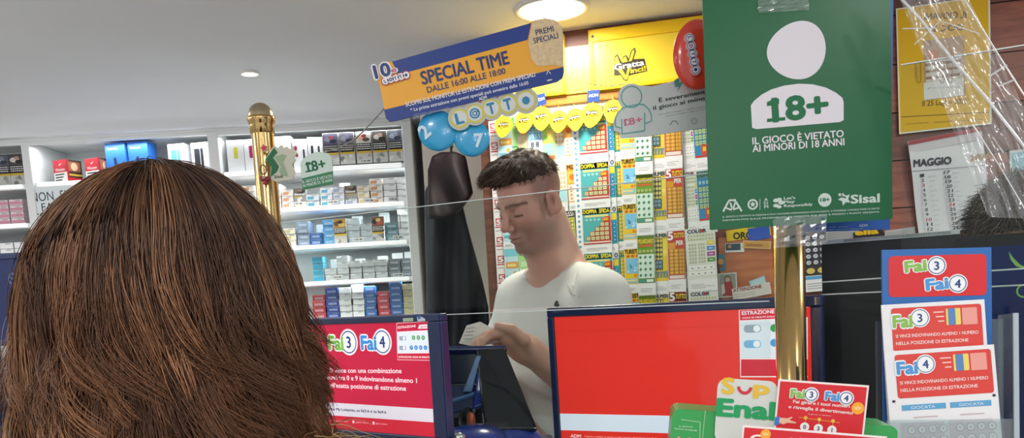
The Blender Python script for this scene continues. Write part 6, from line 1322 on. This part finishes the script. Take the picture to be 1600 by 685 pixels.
# t-shirt
def shirt(p):
    g = .009; d = smin(torso(p, g), arms_up(p, g + .004), .035); pn = p - NK.astype(np.float32); a, b_, c = pn @ tf, pn @ tl_, pn[..., 2]
    fold = .0070 * np.sin(52 * (c * .8 + a * .9) + 6 * np.sin(9 * b_)) * np.clip((-.12 - c) / .15, 0, 1) + .0065 * np.sin(62 * (c + .7 * b_)) * np.exp(-((b_ - .10) / .05) ** 2) + .0055 * np.sin(38 * (b_ + .5 * c) + 2) * np.clip((-.05 - c) / .1, 0, 1)
    sp_ = (pn - (LS - NK).astype(np.float32)) @ (tl_ * .93 + tu * .30 - tf * .1).astype(np.float32) + .030
    near = np.exp(-((np.linalg.norm(pn - (LS - NK).astype(np.float32), axis=-1)) / .12) ** 4); d = d + fold.astype(np.float32) + (.0045 * np.exp(-(sp_ / .0045) ** 2) * near - .004 / (1 + np.exp(-sp_ / .004)) * near).astype(np.float32)
    neck = np.stack([a - .012, b_, (c - .012 + .50 * a)], -1).astype(np.float32)       # sloping round neckline
    d = smax(d, -ell(neck, (0, 0, .03), (.082, .080, .075)), .006)
    el = LS + (LE - LS) * .80; er = RS + (RE - RS) * .74; dl = (LE - LS) / np.linalg.norm(LE - LS); dr = (RE - RS) / np.linalg.norm(RE - RS)
    cl = (p - el.astype(np.float32)) @ dl.astype(np.float32); cr = (p - er.astype(np.float32)) @ dr.astype(np.float32)
    nl = cap(p, el, LE, .085); nr_ = cap(p, er, RE, .085)
    d = smax(d, np.where(nl < 0, cl, -1), .004); d = smax(d, np.where(nr_ < 0, cr, -1), .004)
    d = np.maximum(d, -.50 - c); return d
Vs, Qs = surface(shirt, NK + (-.36, -.42, -.53), NK + (.32, .30, .10), .0034)
CLOTH = mat('e9e7e2', .85, spec=.2, noise=.02, nscale=60, bump=.06)
sh = np_mesh('t_shirt', Vs - mo, Qs, CLOTH, man)
def ring_on(pts, r, mt, name, par):
    q = B(); q.tube([tuple(np.array(p) - mo) for p in pts], r, mt, 8, caps=False); return q.build(name, par)
pm = Vs - NK; A_, B_, C_ = pm @ tf, pm @ tl_, pm[:, 2]; nx = np.stack([(A_ - .012) / .082, B_ / .080, (C_ - .012 + .5 * A_ - .03) / .075], 1); on = np.abs(np.linalg.norm(nx, axis=1) - 1.0) < .05
ang = np.arctan2(B_[on], A_[on] - .012); rr = C_[on]; pv = Vs[on]; rim = []
for i in range(48):
    a = -PI + 2 * PI * i / 48; m = np.abs((ang - a + PI) % (2 * PI) - PI) < .12
    if m.sum() > 2:
        rho = np.hypot(A_[on][m] - .012, B_[on][m]); top = pv[m][np.argsort(-rr[m] + 0 * rho)[:4]]; rim.append(top.mean(0))
if len(rim) > 20:
    rim = np.array(rim); 
    for _ in range(3): rim = (np.roll(rim, 1, 0) + rim * 2 + np.roll(rim, -1, 0)) / 4
    rim = list(rim) + [rim[0]]; ring_on(rim, .0042, mat('dddbd6', .85, spec=.2), 'collar', sh)
# small embroidered emblem and mark on the chest
def on_shirt(px, py):
    o = np.array(CAM); d = np.array(ray(px, py).normalized()); tt = 1.4
    for _ in range(80):
        s = float(shirt((o + d * tt)[None].astype(np.float32))[0]); tt += s * .8
        if s < .0004: break
    return o + d * tt
def patch(name, pix, mt, par, lift=.0018):
    pts = [on_shirt(*p) for p in pix]; n_ = np.cross(pts[1] - pts[0], pts[2] - pts[0]); n_ /= np.linalg.norm(n_)
    if n_[1] > 0: n_ = -n_
    q = B(); a = [tuple(np.array(p) + n_ * lift - mo) for p in pts]; b = [tuple(np.array(p) - n_ * .002 - mo) for p in pts]; m_ = len(a)
    q.add(a + b, [tuple(range(m_))] + [(i, i + m_, (i + 1) % m_ + m_, (i + 1) % m_) for i in range(m_)], mt); return q.build(name, par)
patch('emblem', [(866, 478), (868, 472), (871, 470), (872, 474), (874, 478), (870, 480)], mat('3a4440', .8), sh)
patch('chest_mark', [(886, 446), (890, 449), (899, 462), (897, 463), (889, 454)], mat('c8c6c2', .8), sh); patch('chest_mark', [(893, 446), (896, 449), (905, 463), (903, 464), (895, 454)], mat('c8c6c2', .8), sh)
# trousers and shoes down to the floor
hipz = NK[2] - .62
def T2(a, b_, z_): return np.array((NK[0], NK[1], 0)) + tf * a + tl_ * b_ + tu * z_
def trousers(p):
    d = None
    for s in (-1, 1):
        e = chain(p, [T2(-.01, .085 * s, hipz), T2(.0, .095 * s, hipz * .52), T2(-.02, .10 * s, .07)], [.095, .072, .055], .04); d = e if d is None else smin(d, e, .03)
    q = p - T2(-.01, 0, hipz + .03).astype(np.float32); return smin(d, ell(np.stack([q @ tf, q @ tl_, q[..., 2]], -1).astype(np.float32), (0, 0, 0), (.125, .172, .13)), .04)
Vt, Qt = surface(trousers, T2(0, 0, 0) + (-.3, -.3, .0), T2(0, 0, hipz + .2) + (.3, .3, 0), .010); np_mesh('trousers', Vt - mo, Qt, mat('2a3040', .8), man)
for s in (-1, 1):
    a, b_ = T2(-.05, .10 * s, .042), T2(.14, .125 * s, .036)
    def shoe(p): return np.maximum(smin(cap(p, a, b_, .044, .036), cap(p, a, a + (0, 0, .05), .045), .02), .001 - p[..., 2])
    Vx, Qx = surface(shoe, np.minimum(a, b_) - .07, np.maximum(a, b_) + .1, .007); np_mesh('shoe', Vx - mo, Qx, mat('303236', .6), man)
# paper slip in his hand
def paper_slip():
    q = B(); c = [P(717, 537, 1.70), P(729, 509, 1.702), P(750, 503, 1.695), P(769, 513, 1.685), P(780, 535, 1.68), P(745, 543, 1.69)]
    n_ = (c[2] - c[0]).cross(c[4] - c[0]).normalized()
    if n_.y > 0: n_ = -n_
    ctr = sum(c, Vector()) / 6 + n_ * .006; v = [tuple(p) for p in c] + [tuple(ctr)] + [tuple(p - n_ * .0006) for p in c] + [tuple(ctr - n_ * .0006)]
    q.add(v, [(i, (i + 1) % 6, 6) for i in range(6)] + [((i + 1) % 6 + 7, i + 7, 13) for i in range(6)] + [(i, i + 7, (i + 1) % 6 + 7, (i + 1) % 6) for i in range(6)], paper('e4dcd6'))
    for k_ in range(4): a = c[1].lerp(c[0], .2 + .18 * k_) + n_ * .0035; e = c[2].lerp(c[5], .2 + .16 * k_) + n_ * .0045; q.tube([a.lerp(e, .15), a.lerp(e, .7)], .0005, paper('9a9490'), 4)
    return q
tag(paper_slip().build('paper_slip'), 'folded white paper slip held in the man\'s hand above the terminal', 'paper')
# ================================================================ the woman in front, seen from behind
WC = np.array(P(262, 505, .83)); WS = 1.0
wal = rad(68); WB = basis((math.cos(wal), math.sin(wal), -.06))
def to_w(p): return ((p - WC.astype(np.float32)) @ WB.T)
def from_w(q): return np.asarray(q, float) @ WB + WC
wf = np.array((math.cos(wal), math.sin(wal), 0)); wl = np.array((-math.sin(wal), math.cos(wal), 0))
def W3(a, b_, c): return WC + wf * a + wl * b_ + tu * c
def woman_body(p, g=0.0, head=True):
    P_ = p - WC.astype(np.float32); q = np.stack([P_ @ wf, P_ @ wl, P_[..., 2]], -1).astype(np.float32)
    d = ell(q, (-.02, 0, -.42), (.105 + g, .165 + g, .17 + g)); d = smin(d, ell(q, (-.02, 0, -.62), (.10 + g, .145 + g, .2 + g)), .06)
    for s in (-1, 1):
        d = smin(d, cap(p, W3(-.03, .05 * s, -.235), W3(-.02, .165 * s, -.275), .045 + g, .050 + g), .05)
        d = smin(d, chain(p, [W3(-.02, .17 * s, -.28), W3(-.03, .20 * s, -.54), W3(.02, .19 * s, -.76)], [.050 + g, .044 + g, .034 + g], .03), .03)
    if head: d = smin(smin(d, cap(p, W3(-.03, 0, -.06), W3(-.03, 0, -.25), .052, .056), .03), head_sdf(to_w(p) / np.float32(.97)) * .97, .02)
    return d
def woman_sdf(p):
    d = woman_body(p)
    for s in (-1, 1):
        w0, w1 = W3(.02, .19 * s, -.76), W3(.04, .185 * s, -.83); d = smin(d, cap(p, w0, w1, .026, .022), .02)
        for i in range(4): b0 = w1 + wf * (.024 - .016 * i); d = smin(d, chain(p, [b0, b0 + wf * .006 - tu * .036, b0 - wl * .012 * s - tu * .060], [.0088, .008, .007], .004), .005)
        d = smin(d, chain(p, [w0 + wf * .02 - tu * .02, w0 + wf * .045 - tu * .05, w0 + wf * .046 - tu * .08], [.011, .0095, .008], .005), .006)
    return d
V, Q = surface(woman_sdf, WC + (-.36, -.36, -.96), WC + (.36, .40, .18), .0052)
woman = thing('person', 'person seen from behind with wavy shoulder length chestnut hair', 'person', Matrix.Translation(Vector((WC[0], WC[1], 0)))); wo = np.array((WC[0], WC[1], 0))
np_mesh('body', V - wo, Q, SKIN, woman, np.clip(head_tint(to_w(V.astype(np.float32)), c3('d0a08a'), c3('d0a08a'), c3('b0605c'), c3('4a3428')), 0, 1))
def jacket(p): 
    d = woman_body(p, .016, False); P_ = p - WC.astype(np.float32); d = smax(d, -ell(np.stack([P_ @ wf, P_ @ wl, P_[..., 2]], -1).astype(np.float32), (-.03, 0, -.2), (.08, .08, .06)), .01)
    qa = (P_ @ wf + .02) / .135; qb = (P_ @ wl) / .172; rr_ = (np.sqrt(qa ** 2 + qb ** 2) - 1) * .15; tor = np.sqrt(rr_ ** 2 + ((P_[..., 2] + .20) * .55) ** 2) - .026; d = smin(d, tor.astype(np.float32), .02)
    d = d + .003 * np.sin(60 * P_[..., 2] + 4 * np.sin(20 * P_[..., 0])); return np.maximum(d, -.80 - P_[..., 2])
Vj, Qj = surface(jacket, WC + (-.38, -.38, -.84), WC + (.38, .42, -.10), .0065); jk = np_mesh('jacket', Vj - wo, Qj, mat('2a2622', .85, noise=.1, nscale=40), woman)
wz = WC[2] - .72
def w_trousers(p):
    d = None
    for s in (-1, 1):
        o_ = WC * (1, 1, 0); e = chain(p, [o_ + wl * .08 * s + tu * wz, o_ + wl * .085 * s + tu * wz * .52, o_ + wl * .09 * s + tu * .07], [.09, .068, .05], .04); d = e if d is None else smin(d, e, .03)
    return smin(d, ell(p, WC * (1, 1, 0) + tu * (wz + .02), (.15, .13, .14)), .04)
Vt, Qt = surface(w_trousers, WC * (1, 1, 0) + (-.3, -.3, 0), WC * (1, 1, 0) + (.3, .3, wz + .2), .011); np_mesh('trousers', Vt - wo, Qt, mat('23252c', .85), woman)
for s in (-1, 1):
    a, b_ = WC * (1, 1, 0) + wl * .09 * s - wf * .04 + tu * .04, WC * (1, 1, 0) + wl * .10 * s + wf * .14 + tu * .034
    def shoe2(p): return np.maximum(smin(cap(p, a, b_, .040, .033), cap(p, a, a + (0, 0, .05), .042), .02), .001 - p[..., 2])
    Vx, Qx = surface(shoe2, np.minimum(a, b_) - .07, np.maximum(a, b_) + .1, .008); np_mesh('shoe', Vx - wo, Qx, mat('1c1a1a', .6), woman)
# ---- her hair: locks that leave the crown, follow the skull and curl at their ends
WHM = attr_mat('wavy_hair', .45, .35)
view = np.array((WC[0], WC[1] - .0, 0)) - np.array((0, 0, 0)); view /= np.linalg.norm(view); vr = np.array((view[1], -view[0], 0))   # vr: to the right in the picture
SK = np.array((.124, .114, .138)); CRN = np.array((.012, -.02, 0))
def lock_path(phi, t0, layer, length, curl, ph, k, flick):
    """phi: bearing around the head; t0: how far down the skull it starts; returns k points in metres about the head's centre"""
    R = SK * (1 + layer); s = np.linspace(0, 1, k); L = length; pts = np.zeros((k, 3)); a0 = t0; dst = s * L
    Rm = (R[0] + R[1]) / 2; arc = (PI * .56 - a0) * R[2] * .92; th = a0 + np.minimum(dst, arc) / (R[2] * .92); fall = np.maximum(dst - arc, 0)
    ca, sa = math.cos(phi), math.sin(phi)
    rad_ = np.sin(th); flare = 1 + .10 * np.clip(fall / .12, 0, 1) - .10 * np.clip((fall - .10) / .1, 0, 1)
    x = R[0] * rad_ * ca * flare; y = R[1] * rad_ * sa * flare; z = R[2] * np.cos(th) - fall
    w_ = np.clip((s - .38) / .62, 0, 1) ** 1.2
    amp = curl * w_; om = 2 * PI * (s * 1.5) + ph
    tx, ty = -sa, ca
    x = x + tx * amp * np.sin(om) + ca * amp * .8 * np.cos(om); y = y + ty * amp * np.sin(om) + sa * amp * .8 * np.cos(om)
    hook = np.clip((s - .72) / .28, 0, 1); x = x + ca * flick * hook ** 2 * .010 + tx * flick * hook ** 2 * .034; y = y + sa * flick * hook ** 2 * .010 + ty * flick * hook ** 2 * .034
    z = z + .022 * abs(flick) * hook ** 1.5
    pts[:, 0], pts[:, 1], pts[:, 2] = x, y, z
    cr = np.clip(1 - th / 1.2, 0, 1)[:, None] * np.array((CRN[0], CRN[1], 0)); return pts + cr
k = 26; NL = 720; PS = 21; paths = []; radii = []; tints = []
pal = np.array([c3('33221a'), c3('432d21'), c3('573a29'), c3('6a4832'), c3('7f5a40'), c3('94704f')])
for l in range(NL):
    phi = RG.uniform(0, 2 * PI); t0 = abs(RG.normal(.05, .10)) if RG.random() < .62 else RG.uniform(.2, 1.35); lay = RG.uniform(-.03, .10) if t0 < .3 else RG.uniform(-.04, .05)
    ln_ = (RG.uniform(.255, .32) if RG.random() < .45 else RG.uniform(.31, .40)) - t0 * .07; curl = RG.uniform(.010, .030); ph = 3.2 * math.sin(phi * 3 + .6) + 9 * lay + RG.normal(0, .55); fl = RG.choice([-.8, -.4, .4, .9])
    g = lock_path(phi, t0, lay, ln_, curl, ph, k, fl); wd = RG.uniform(.010, .020)
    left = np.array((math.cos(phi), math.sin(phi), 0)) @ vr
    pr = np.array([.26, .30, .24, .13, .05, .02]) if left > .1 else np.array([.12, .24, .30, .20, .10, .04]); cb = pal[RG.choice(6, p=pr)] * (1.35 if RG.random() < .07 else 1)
    for s_i in range(PS):
        dphi = RG.normal(0, wd / .11 * .55); sp = lock_path(phi + dphi, t0 + RG.normal(0, .02), lay + RG.normal(0, .010 if t0 > .3 else .014), ln_ * RG.uniform(.88, 1.04), curl * RG.uniform(.8, 1.2), ph + RG.normal(0, .25), k, fl * RG.uniform(.85, 1.15))
        s_ = np.linspace(0, 1, k)[:, None]; conv = np.clip((s_ - .35) / .65, 0, 1) * .62; sp = sp * (1 - conv) + (g + RG.normal(0, .0022, 3)) * conv
        sp += (np.sin(s_ * RG.uniform(6, 14) + RG.uniform(0, 6)) * RG.normal(0, .0012, 3))
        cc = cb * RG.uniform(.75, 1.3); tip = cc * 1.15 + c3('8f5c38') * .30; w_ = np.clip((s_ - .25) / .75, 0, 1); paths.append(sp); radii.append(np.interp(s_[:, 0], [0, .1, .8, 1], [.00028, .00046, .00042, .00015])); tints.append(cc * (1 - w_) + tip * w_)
paths = np.array(paths) + WC - wo
hb = ell  # soft base under the strands
def hair_base(p):
    q = (p - WC.astype(np.float32)); d = ell(q, (.006, -.006, .0), SK * .925); d = smin(d, ell(q, (0, 0, -.10), (.098, .088, .11)), .05)
    qw = np.stack([q @ wf, q @ wl, q[..., 2]], -1).astype(np.float32); return smax(d, -ell(qw, (.11, 0, -.03), (.075, .066, .12)), .02)     # open at the face
Vb, Qb = surface(hair_base, WC - .24, WC + .2, .006); wh = np_mesh('hair', Vb - wo, Qb, WHM, woman, np.tile(c3('33221a'), (len(Vb), 1)))
# keep the face open: drop strands that would hang in front of it
mid = paths[:, 12] + wo - WC; fa = (mid @ wf) / (np.linalg.norm(mid[:, :2], axis=1) + 1e-6); keep = ~((fa > .72) & (mid[:, 2] < .05))
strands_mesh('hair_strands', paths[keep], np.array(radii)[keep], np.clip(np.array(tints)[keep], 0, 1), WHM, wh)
# fluffy collar under the hair at the right
FC = attr_mat('collar_fur', .6, .3); NF = 7000; kf = 7
ang = RG.uniform(0, 2 * PI, NF); rr = RG.normal(0, 1, (NF, 2)); ca, sa = np.cos(ang), np.sin(ang)
cen = np.stack([ca * .135, sa * .172], 1); R0 = W3(-.02, 0, -.165) + wf * cen[:, :1] + wl * cen[:, 1:] + tu * (rr[:, :1] * .018 - .02 * np.abs(ca[:, None] * 0)) 
dirv = wf * ca[:, None] + wl * sa[:, None] + RG.normal(0, .55, (NF, 3)) + np.array((0, 0, .15)); dirv /= np.linalg.norm(dirv, axis=1, keepdims=True); t = np.linspace(0, 1, kf)[None, :, None]
fp = R0[:, None] + dirv[:, None] * t * RG.uniform(.025, .06, (NF, 1, 1)) - np.array((0, 0, 1.)) * t ** 2 * .022 + np.sin(t * 7 + RG.uniform(0, 6, (NF, 1, 1))) * RG.normal(0, .003, (NF, 1, 3))
fc = np.array([c3('4a3220'), c3('6f5032'), c3('94713f'), c3('b09060')])[RG.choice(4, NF)][:, None] * np.ones((1, kf, 1)); strands_mesh('fur_collar', fp - wo, np.tile(np.linspace(.0006, .0002, kf), (NF, 1)), fc, FC, jk)
# ================================================================ the third person: grey hair above the screens
GC = np.array(P(1597, 400, 1.42)); gb = basis((-.5, -.86, -.25)); go = np.array((GC[0], GC[1], 0))
gf = np.array((-.5, -.86, 0)); gf /= np.linalg.norm(gf); gl = np.array((-gf[1], gf[0], 0))
def G3(a, b_, c): return GC + gf * a + gl * b_ + tu * c
def to_g(p): return (p - GC.astype(np.float32)) @ gb.T
def g_body(p, g=0.0):
    d = ell(np.stack([(p - GC.astype(np.float32)) @ gf.astype(np.float32), (p - GC.astype(np.float32)) @ gl.astype(np.float32), (p - GC.astype(np.float32))[..., 2]], -1).astype(np.float32), (-.03, 0, -.45), (.12 + g, .18 + g, .24 + g))
    for s in (-1, 1): d = smin(d, cap(p, G3(-.03, .05 * s, -.25), G3(-.02, .18 * s, -.29), .045 + g, .05 + g), .05); d = smin(d, chain(p, [G3(-.02, .185 * s, -.3), G3(-.03, .22 * s, -.56), G3(.12, .16 * s, -.62)], [.05 + g, .045 + g, .034 + g], .03), .03)
    return d
def g_sdf(p):
    d = smin(g_body(p), cap(p, G3(-.03, 0, -.07), G3(-.03, 0, -.26), .055, .06), .03); d = smin(d, head_sdf(to_g(p)), .02)
    for s in (-1, 1):
        w1 = G3(.14, .15 * s, -.625); d = smin(d, cap(p, G3(.12, .16 * s, -.62), w1, .026, .022), .02)
        for i in range(4): b0 = w1 + gl * (.024 - .016 * i); d = smin(d, chain(p, [b0, b0 + gf * .036, b0 + gf * .056 - tu * .02], [.009, .008, .007], .004), .005)
        d = smin(d, chain(p, [G3(.13, .14 * s, -.62), G3(.17, .115 * s, -.62), G3(.195, .115 * s, -.63)], [.011, .0095, .008], .005), .006)
    return d
V, Q = surface(g_sdf, GC + (-.36, -.36, -.72), GC + (.36, .36, .16), .0065)
gp = thing('person', 'person with tousled grey brown hair showing above the dark screens', 'person', Matrix.Translation(Vector((GC[0], GC[1], 0))))
np_mesh('body', V - go, Q, SKIN, gp, np.clip(head_tint(to_g(V.astype(np.float32)), c3('c89a84'), c3('8a7468'), c3('a86a60'), c3('5a5048')), 0, 1))
Vj, Qj = surface(lambda p: np.maximum(g_body(p, .014), -.66 - (p - GC.astype(np.float32))[..., 2]), GC + (-.36, -.36, -.72), GC + (.36, .36, -.15), .008); np_mesh('shirt', Vj - go, Qj, mat('3a4250', .85), gp)
gz = GC[2] - .62
def g_tr(p):
    d = None
    for s in (-1, 1):
        o_ = GC * (1, 1, 0); e = chain(p, [o_ + gl * .09 * s + tu * gz, o_ + gl * .095 * s + tu * gz * .52, o_ + gl * .10 * s + tu * .04], [.10, .072, .06], .04); d = e if d is None else smin(d, e, .03)
    return np.maximum(smin(d, ell(p, GC * (1, 1, 0) + tu * (gz + .02), (.15, .15, .14)), .04), .001 - p[..., 2])
Vt, Qt = surface(g_tr, GC * (1, 1, 0) + (-.3, -.3, -.02), GC * (1, 1, 0) + (.3, .3, gz + .2), .013); np_mesh('trousers', Vt - go, Qt, mat('262a32', .85), gp)
def g_hair(p):
    q = to_g(p); d = ell(q, (-.014, 0, .048), (.108, .084, .092)); return smax(d, -(q[..., 2] - (.02 + .5 * np.maximum(0, q[..., 0]))), .012)
Vg, Qg = surface(g_hair, GC - .16, GC + .18, .005); gh = np_mesh('hair', Vg - go, Qg, HAIRM, gp, np.tile(c3('3c352f'), (len(Vg), 1)))
NG = 5200; kk = 9; pick = RG.choice(len(Vg), NG); R0 = Vg[pick]; out = R0 - GC; out /= np.linalg.norm(out, axis=1, keepdims=True)
dv = out * .6 + gl * np.sin(R0[:, :1] * 70) * .35 + gf * .55 + RG.normal(0, .28, (NG, 3)); dv /= np.linalg.norm(dv, axis=1, keepdims=True); t = np.linspace(0, 1, kk)[None, :, None]
gpth = R0[:, None] - out[:, None] * .004 + dv[:, None] * t * RG.uniform(.012, .036, (NG, 1, 1)) - np.array((0, 0, 1.)) * t ** 2 * .014
gc = np.array([c3('2c2621'), c3('4f463d'), c3('7d7468'), c3('a59c90')])[RG.choice(4, NG, p=[.36, .34, .2, .10])][:, None] * np.ones((1, kk, 1)); strands_mesh('hair_strands', gpth - go, np.tile(np.linspace(.0006, .0002, kk), (NG, 1)), gc, HAIRM, gh)
# ================================================================ dark coats hanging in the niche
YK = 2.62
def pxo(pts, Y): return [np.array(P(x, y, Y)) for x, y in pts]
def poly2(p2, poly):
    poly = np.asarray(poly, np.float32); d = np.full(p2.shape[:-1], 1e9, np.float32); ins = np.zeros(p2.shape[:-1], bool); n_ = len(poly)
    for i in range(n_):
        a, b_ = poly[i], poly[(i + 1) % n_]; e = b_ - a; w_ = p2 - a; t_ = np.clip((w_ @ e) / (e @ e), 0, 1); d = np.minimum(d, ((w_ - t_[..., None] * e) ** 2).sum(-1))
        cnd = (a[1] > p2[..., 1]) != (b_[1] > p2[..., 1]); xx = a[0] + (p2[..., 1] - a[1]) / (e[1] + 1e-12) * e[0]; ins ^= cnd & (p2[..., 0] < xx)
    d = np.sqrt(d); return np.where(ins, -d, d)
def hung(pix, Y, th, folds, rr=.02):
    pl = [(P(x, y, Y).x, P(x, y, Y).z) for x, y in pix]
    def fn(p):
        d2 = poly2(p[..., [0, 2]], pl) + rr * .6; dy = np.abs(p[..., 1] - Y - folds(p)) - (th - rr)
        return (np.sqrt(np.maximum(d2, 0) ** 2 + np.maximum(dy, 0) ** 2) + np.minimum(np.maximum(d2, dy), 0) - rr).astype(np.float32)
    return fn
coat_a = hung([(668, 300), (690, 268), (712, 268), (719, 322), (726, 352), (739, 400), (751, 445), (759, 480), (764, 560), (768, 680), (676, 680), (670, 400)], YK, .045,
    lambda p: .016 * np.sin(p[..., 0] * 62 + 1.5 * np.sin(p[..., 2] * 6)) + .008 * np.sin(p[..., 0] * 120 - p[..., 2] * 9) + .010 * np.sin(p[..., 2] * 22 + p[..., 0] * 30))
lo_ = np.array(P(650, 700, YK)) - (.05, .2, .05); hi_ = np.array(P(790, 235, YK)) + (.05, .2, .05)
Vc, Qc = surface(coat_a, lo_, hi_, .006)
COATM = mat('1b2229', .65, spec=.35, noise=.15, nscale=12)
ck = thing('hanging_coat', 'long black coat hanging in the niche left of the wooden post', 'coat', Matrix.Translation(P(706, 250, YK))); co = np.array(P(706, 250, YK)); np_mesh('coat_body', Vc - co, Qc, COATM, ck)
q = B(); q.tube([(0, .07, .05), (0, .02, .05), (0, 0, .035), (0, -.01, .02)], .004, mat('4a3a30', .4), 8); q.build('hanging_loop', ck)
coat_b = hung([(671, 268), (678, 248), (690, 241), (712, 241), (726, 246), (730, 266), (737, 301), (733, 309), (722, 323), (711, 331), (692, 340), (672, 340)], YK - .12, .030,
    lambda p: .008 * np.sin(p[..., 0] * 70 + 1.2 * np.sin(p[..., 2] * 14)) + .010 * np.sin(p[..., 2] * 30 + p[..., 0] * 45), .009)
Vc, Qc = surface(coat_b, np.array(P(650, 352, YK - .1)) - (.02, .14, .02), np.array(P(760, 235, YK - .1)) + (.02, .14, .02), .005)
cb = thing('hanging_jacket', 'short dark brown jacket hung over the long black coat', 'coat', Matrix.Translation(P(706, 260, YK - .1))); co = np.array(P(706, 260, YK - .1)); np_mesh('jacket_body', Vc - co, Qc, mat('241a1c', .6, spec=.4, noise=.2, nscale=14), cb)
q = B(); q.tube([(-.01, 0, .0), (-.005, .05, .035), (0, .13, .05)], .004, mat('4a3a30', .4), 8); q.build('hanging_loop', cb)
# ================================================================ camera and light
cd = bpy.data.cameras.new('camera'); cam = bpy.data.objects.new('camera', cd); COL.objects.link(cam)
B3 = -FW
cam.matrix_world = Matrix(((RC.x, UC.x, B3.x, CAM.x), (RC.y, UC.y, B3.y, CAM.y), (RC.z, UC.z, B3.z, CAM.z), (0, 0, 0, 1)))
cd.sensor_fit = 'HORIZONTAL'; cd.sensor_width = 36; cd.lens = FPX / 1600 * 36; cd.shift_y = (CY - 342.5) / 1600; cd.clip_start = .02; cd.clip_end = 50
SC.camera = cam
w = bpy.data.worlds.new('daylight'); SC.world = w; w.use_nodes = True
w.node_tree.nodes['Background'].inputs[0].default_value = (.93, .96, 1, 1); w.node_tree.nodes['Background'].inputs[1].default_value = .75
def area(name, loc, size, power, col=(1, .96, .9), rot=(0, 0, 0), shape='DISK', sy=None, spread=None):
    l = bpy.data.lights.new(name, 'AREA'); l.shape = shape; l.size = size; l.energy = power; l.color = col
    if sy: l.size_y = sy
    if spread: l.spread = spread
    o = bpy.data.objects.new(name, l); COL.objects.link(o); o.location = loc; o.rotation_euler = rot; return o
area('downlight_lamp', (LAMP_C.x, LAMP_C.y, ZC - .012), LAMP_R * 1.7, 4.5)
area('downlight_lamp', (SPOT_C.x, SPOT_C.y, ZC - .012), .04, 3, spread=rad(110))
for x, y, e in ((-1.7, 1.3, 5), (-2.8, .6, 5), (-.9, -.5, 6), (.5, -.9, 6), (1.7, .1, 5), (-2.6, 2.2, 4), (.3, -1.9, 7), (-3.3, 1.6, 5)):
    l = bpy.data.lights.new('ceiling_fill', 'POINT'); l.energy = e * .95; l.shadow_soft_size = .07; l.color = (.96, .98, 1); o = bpy.data.objects.new('ceiling_fill', l); COL.objects.link(o); o.location = (x, y, ZC - .22)  # added point lights without fixtures, out of view, to brighten the ceiling
for x, y in ((-1.5, 1.95), (-1.5, .3), (-.4, .1), (.9, .2), (.25, -1.2), (1.2, 1.2), (.9, -1.2)):
    area('unseen_room_fill', (x, y, ZC - .015), .16, 6, (1, .97, .93))  # added fill lights under the unseen part of the ceiling
# light strips over the shelves of the tobacco shelving
for (xa, xb, z) in ((X2, X3, ZR - .004), (X1, X2, cz(190, 218) - .004)) + tuple((X2, X3, z - .018) for z in ZS[:4]):
    area('shelf_light', ((xa + xb) / 2, YC + .03, z), xb - xa - .06, 1.0, (.96, .99, 1), (0, 0, 0), 'RECTANGLE', .01)
SC.view_settings.view_transform = 'Standard'; SC.view_settings.look = 'None'; SC.view_settings.gamma = 1; SC.view_settings.exposure = 0.0
SC.view_settings.use_curve_mapping = False
SC.cycles.use_denoising = True; SC.cycles.max_bounces = 8; SC.cycles.transparent_max_bounces = 24; SC.cycles.caustics_reflective = False; SC.cycles.caustics_refractive = False
SC.cycles.sample_clamp_indirect = 6
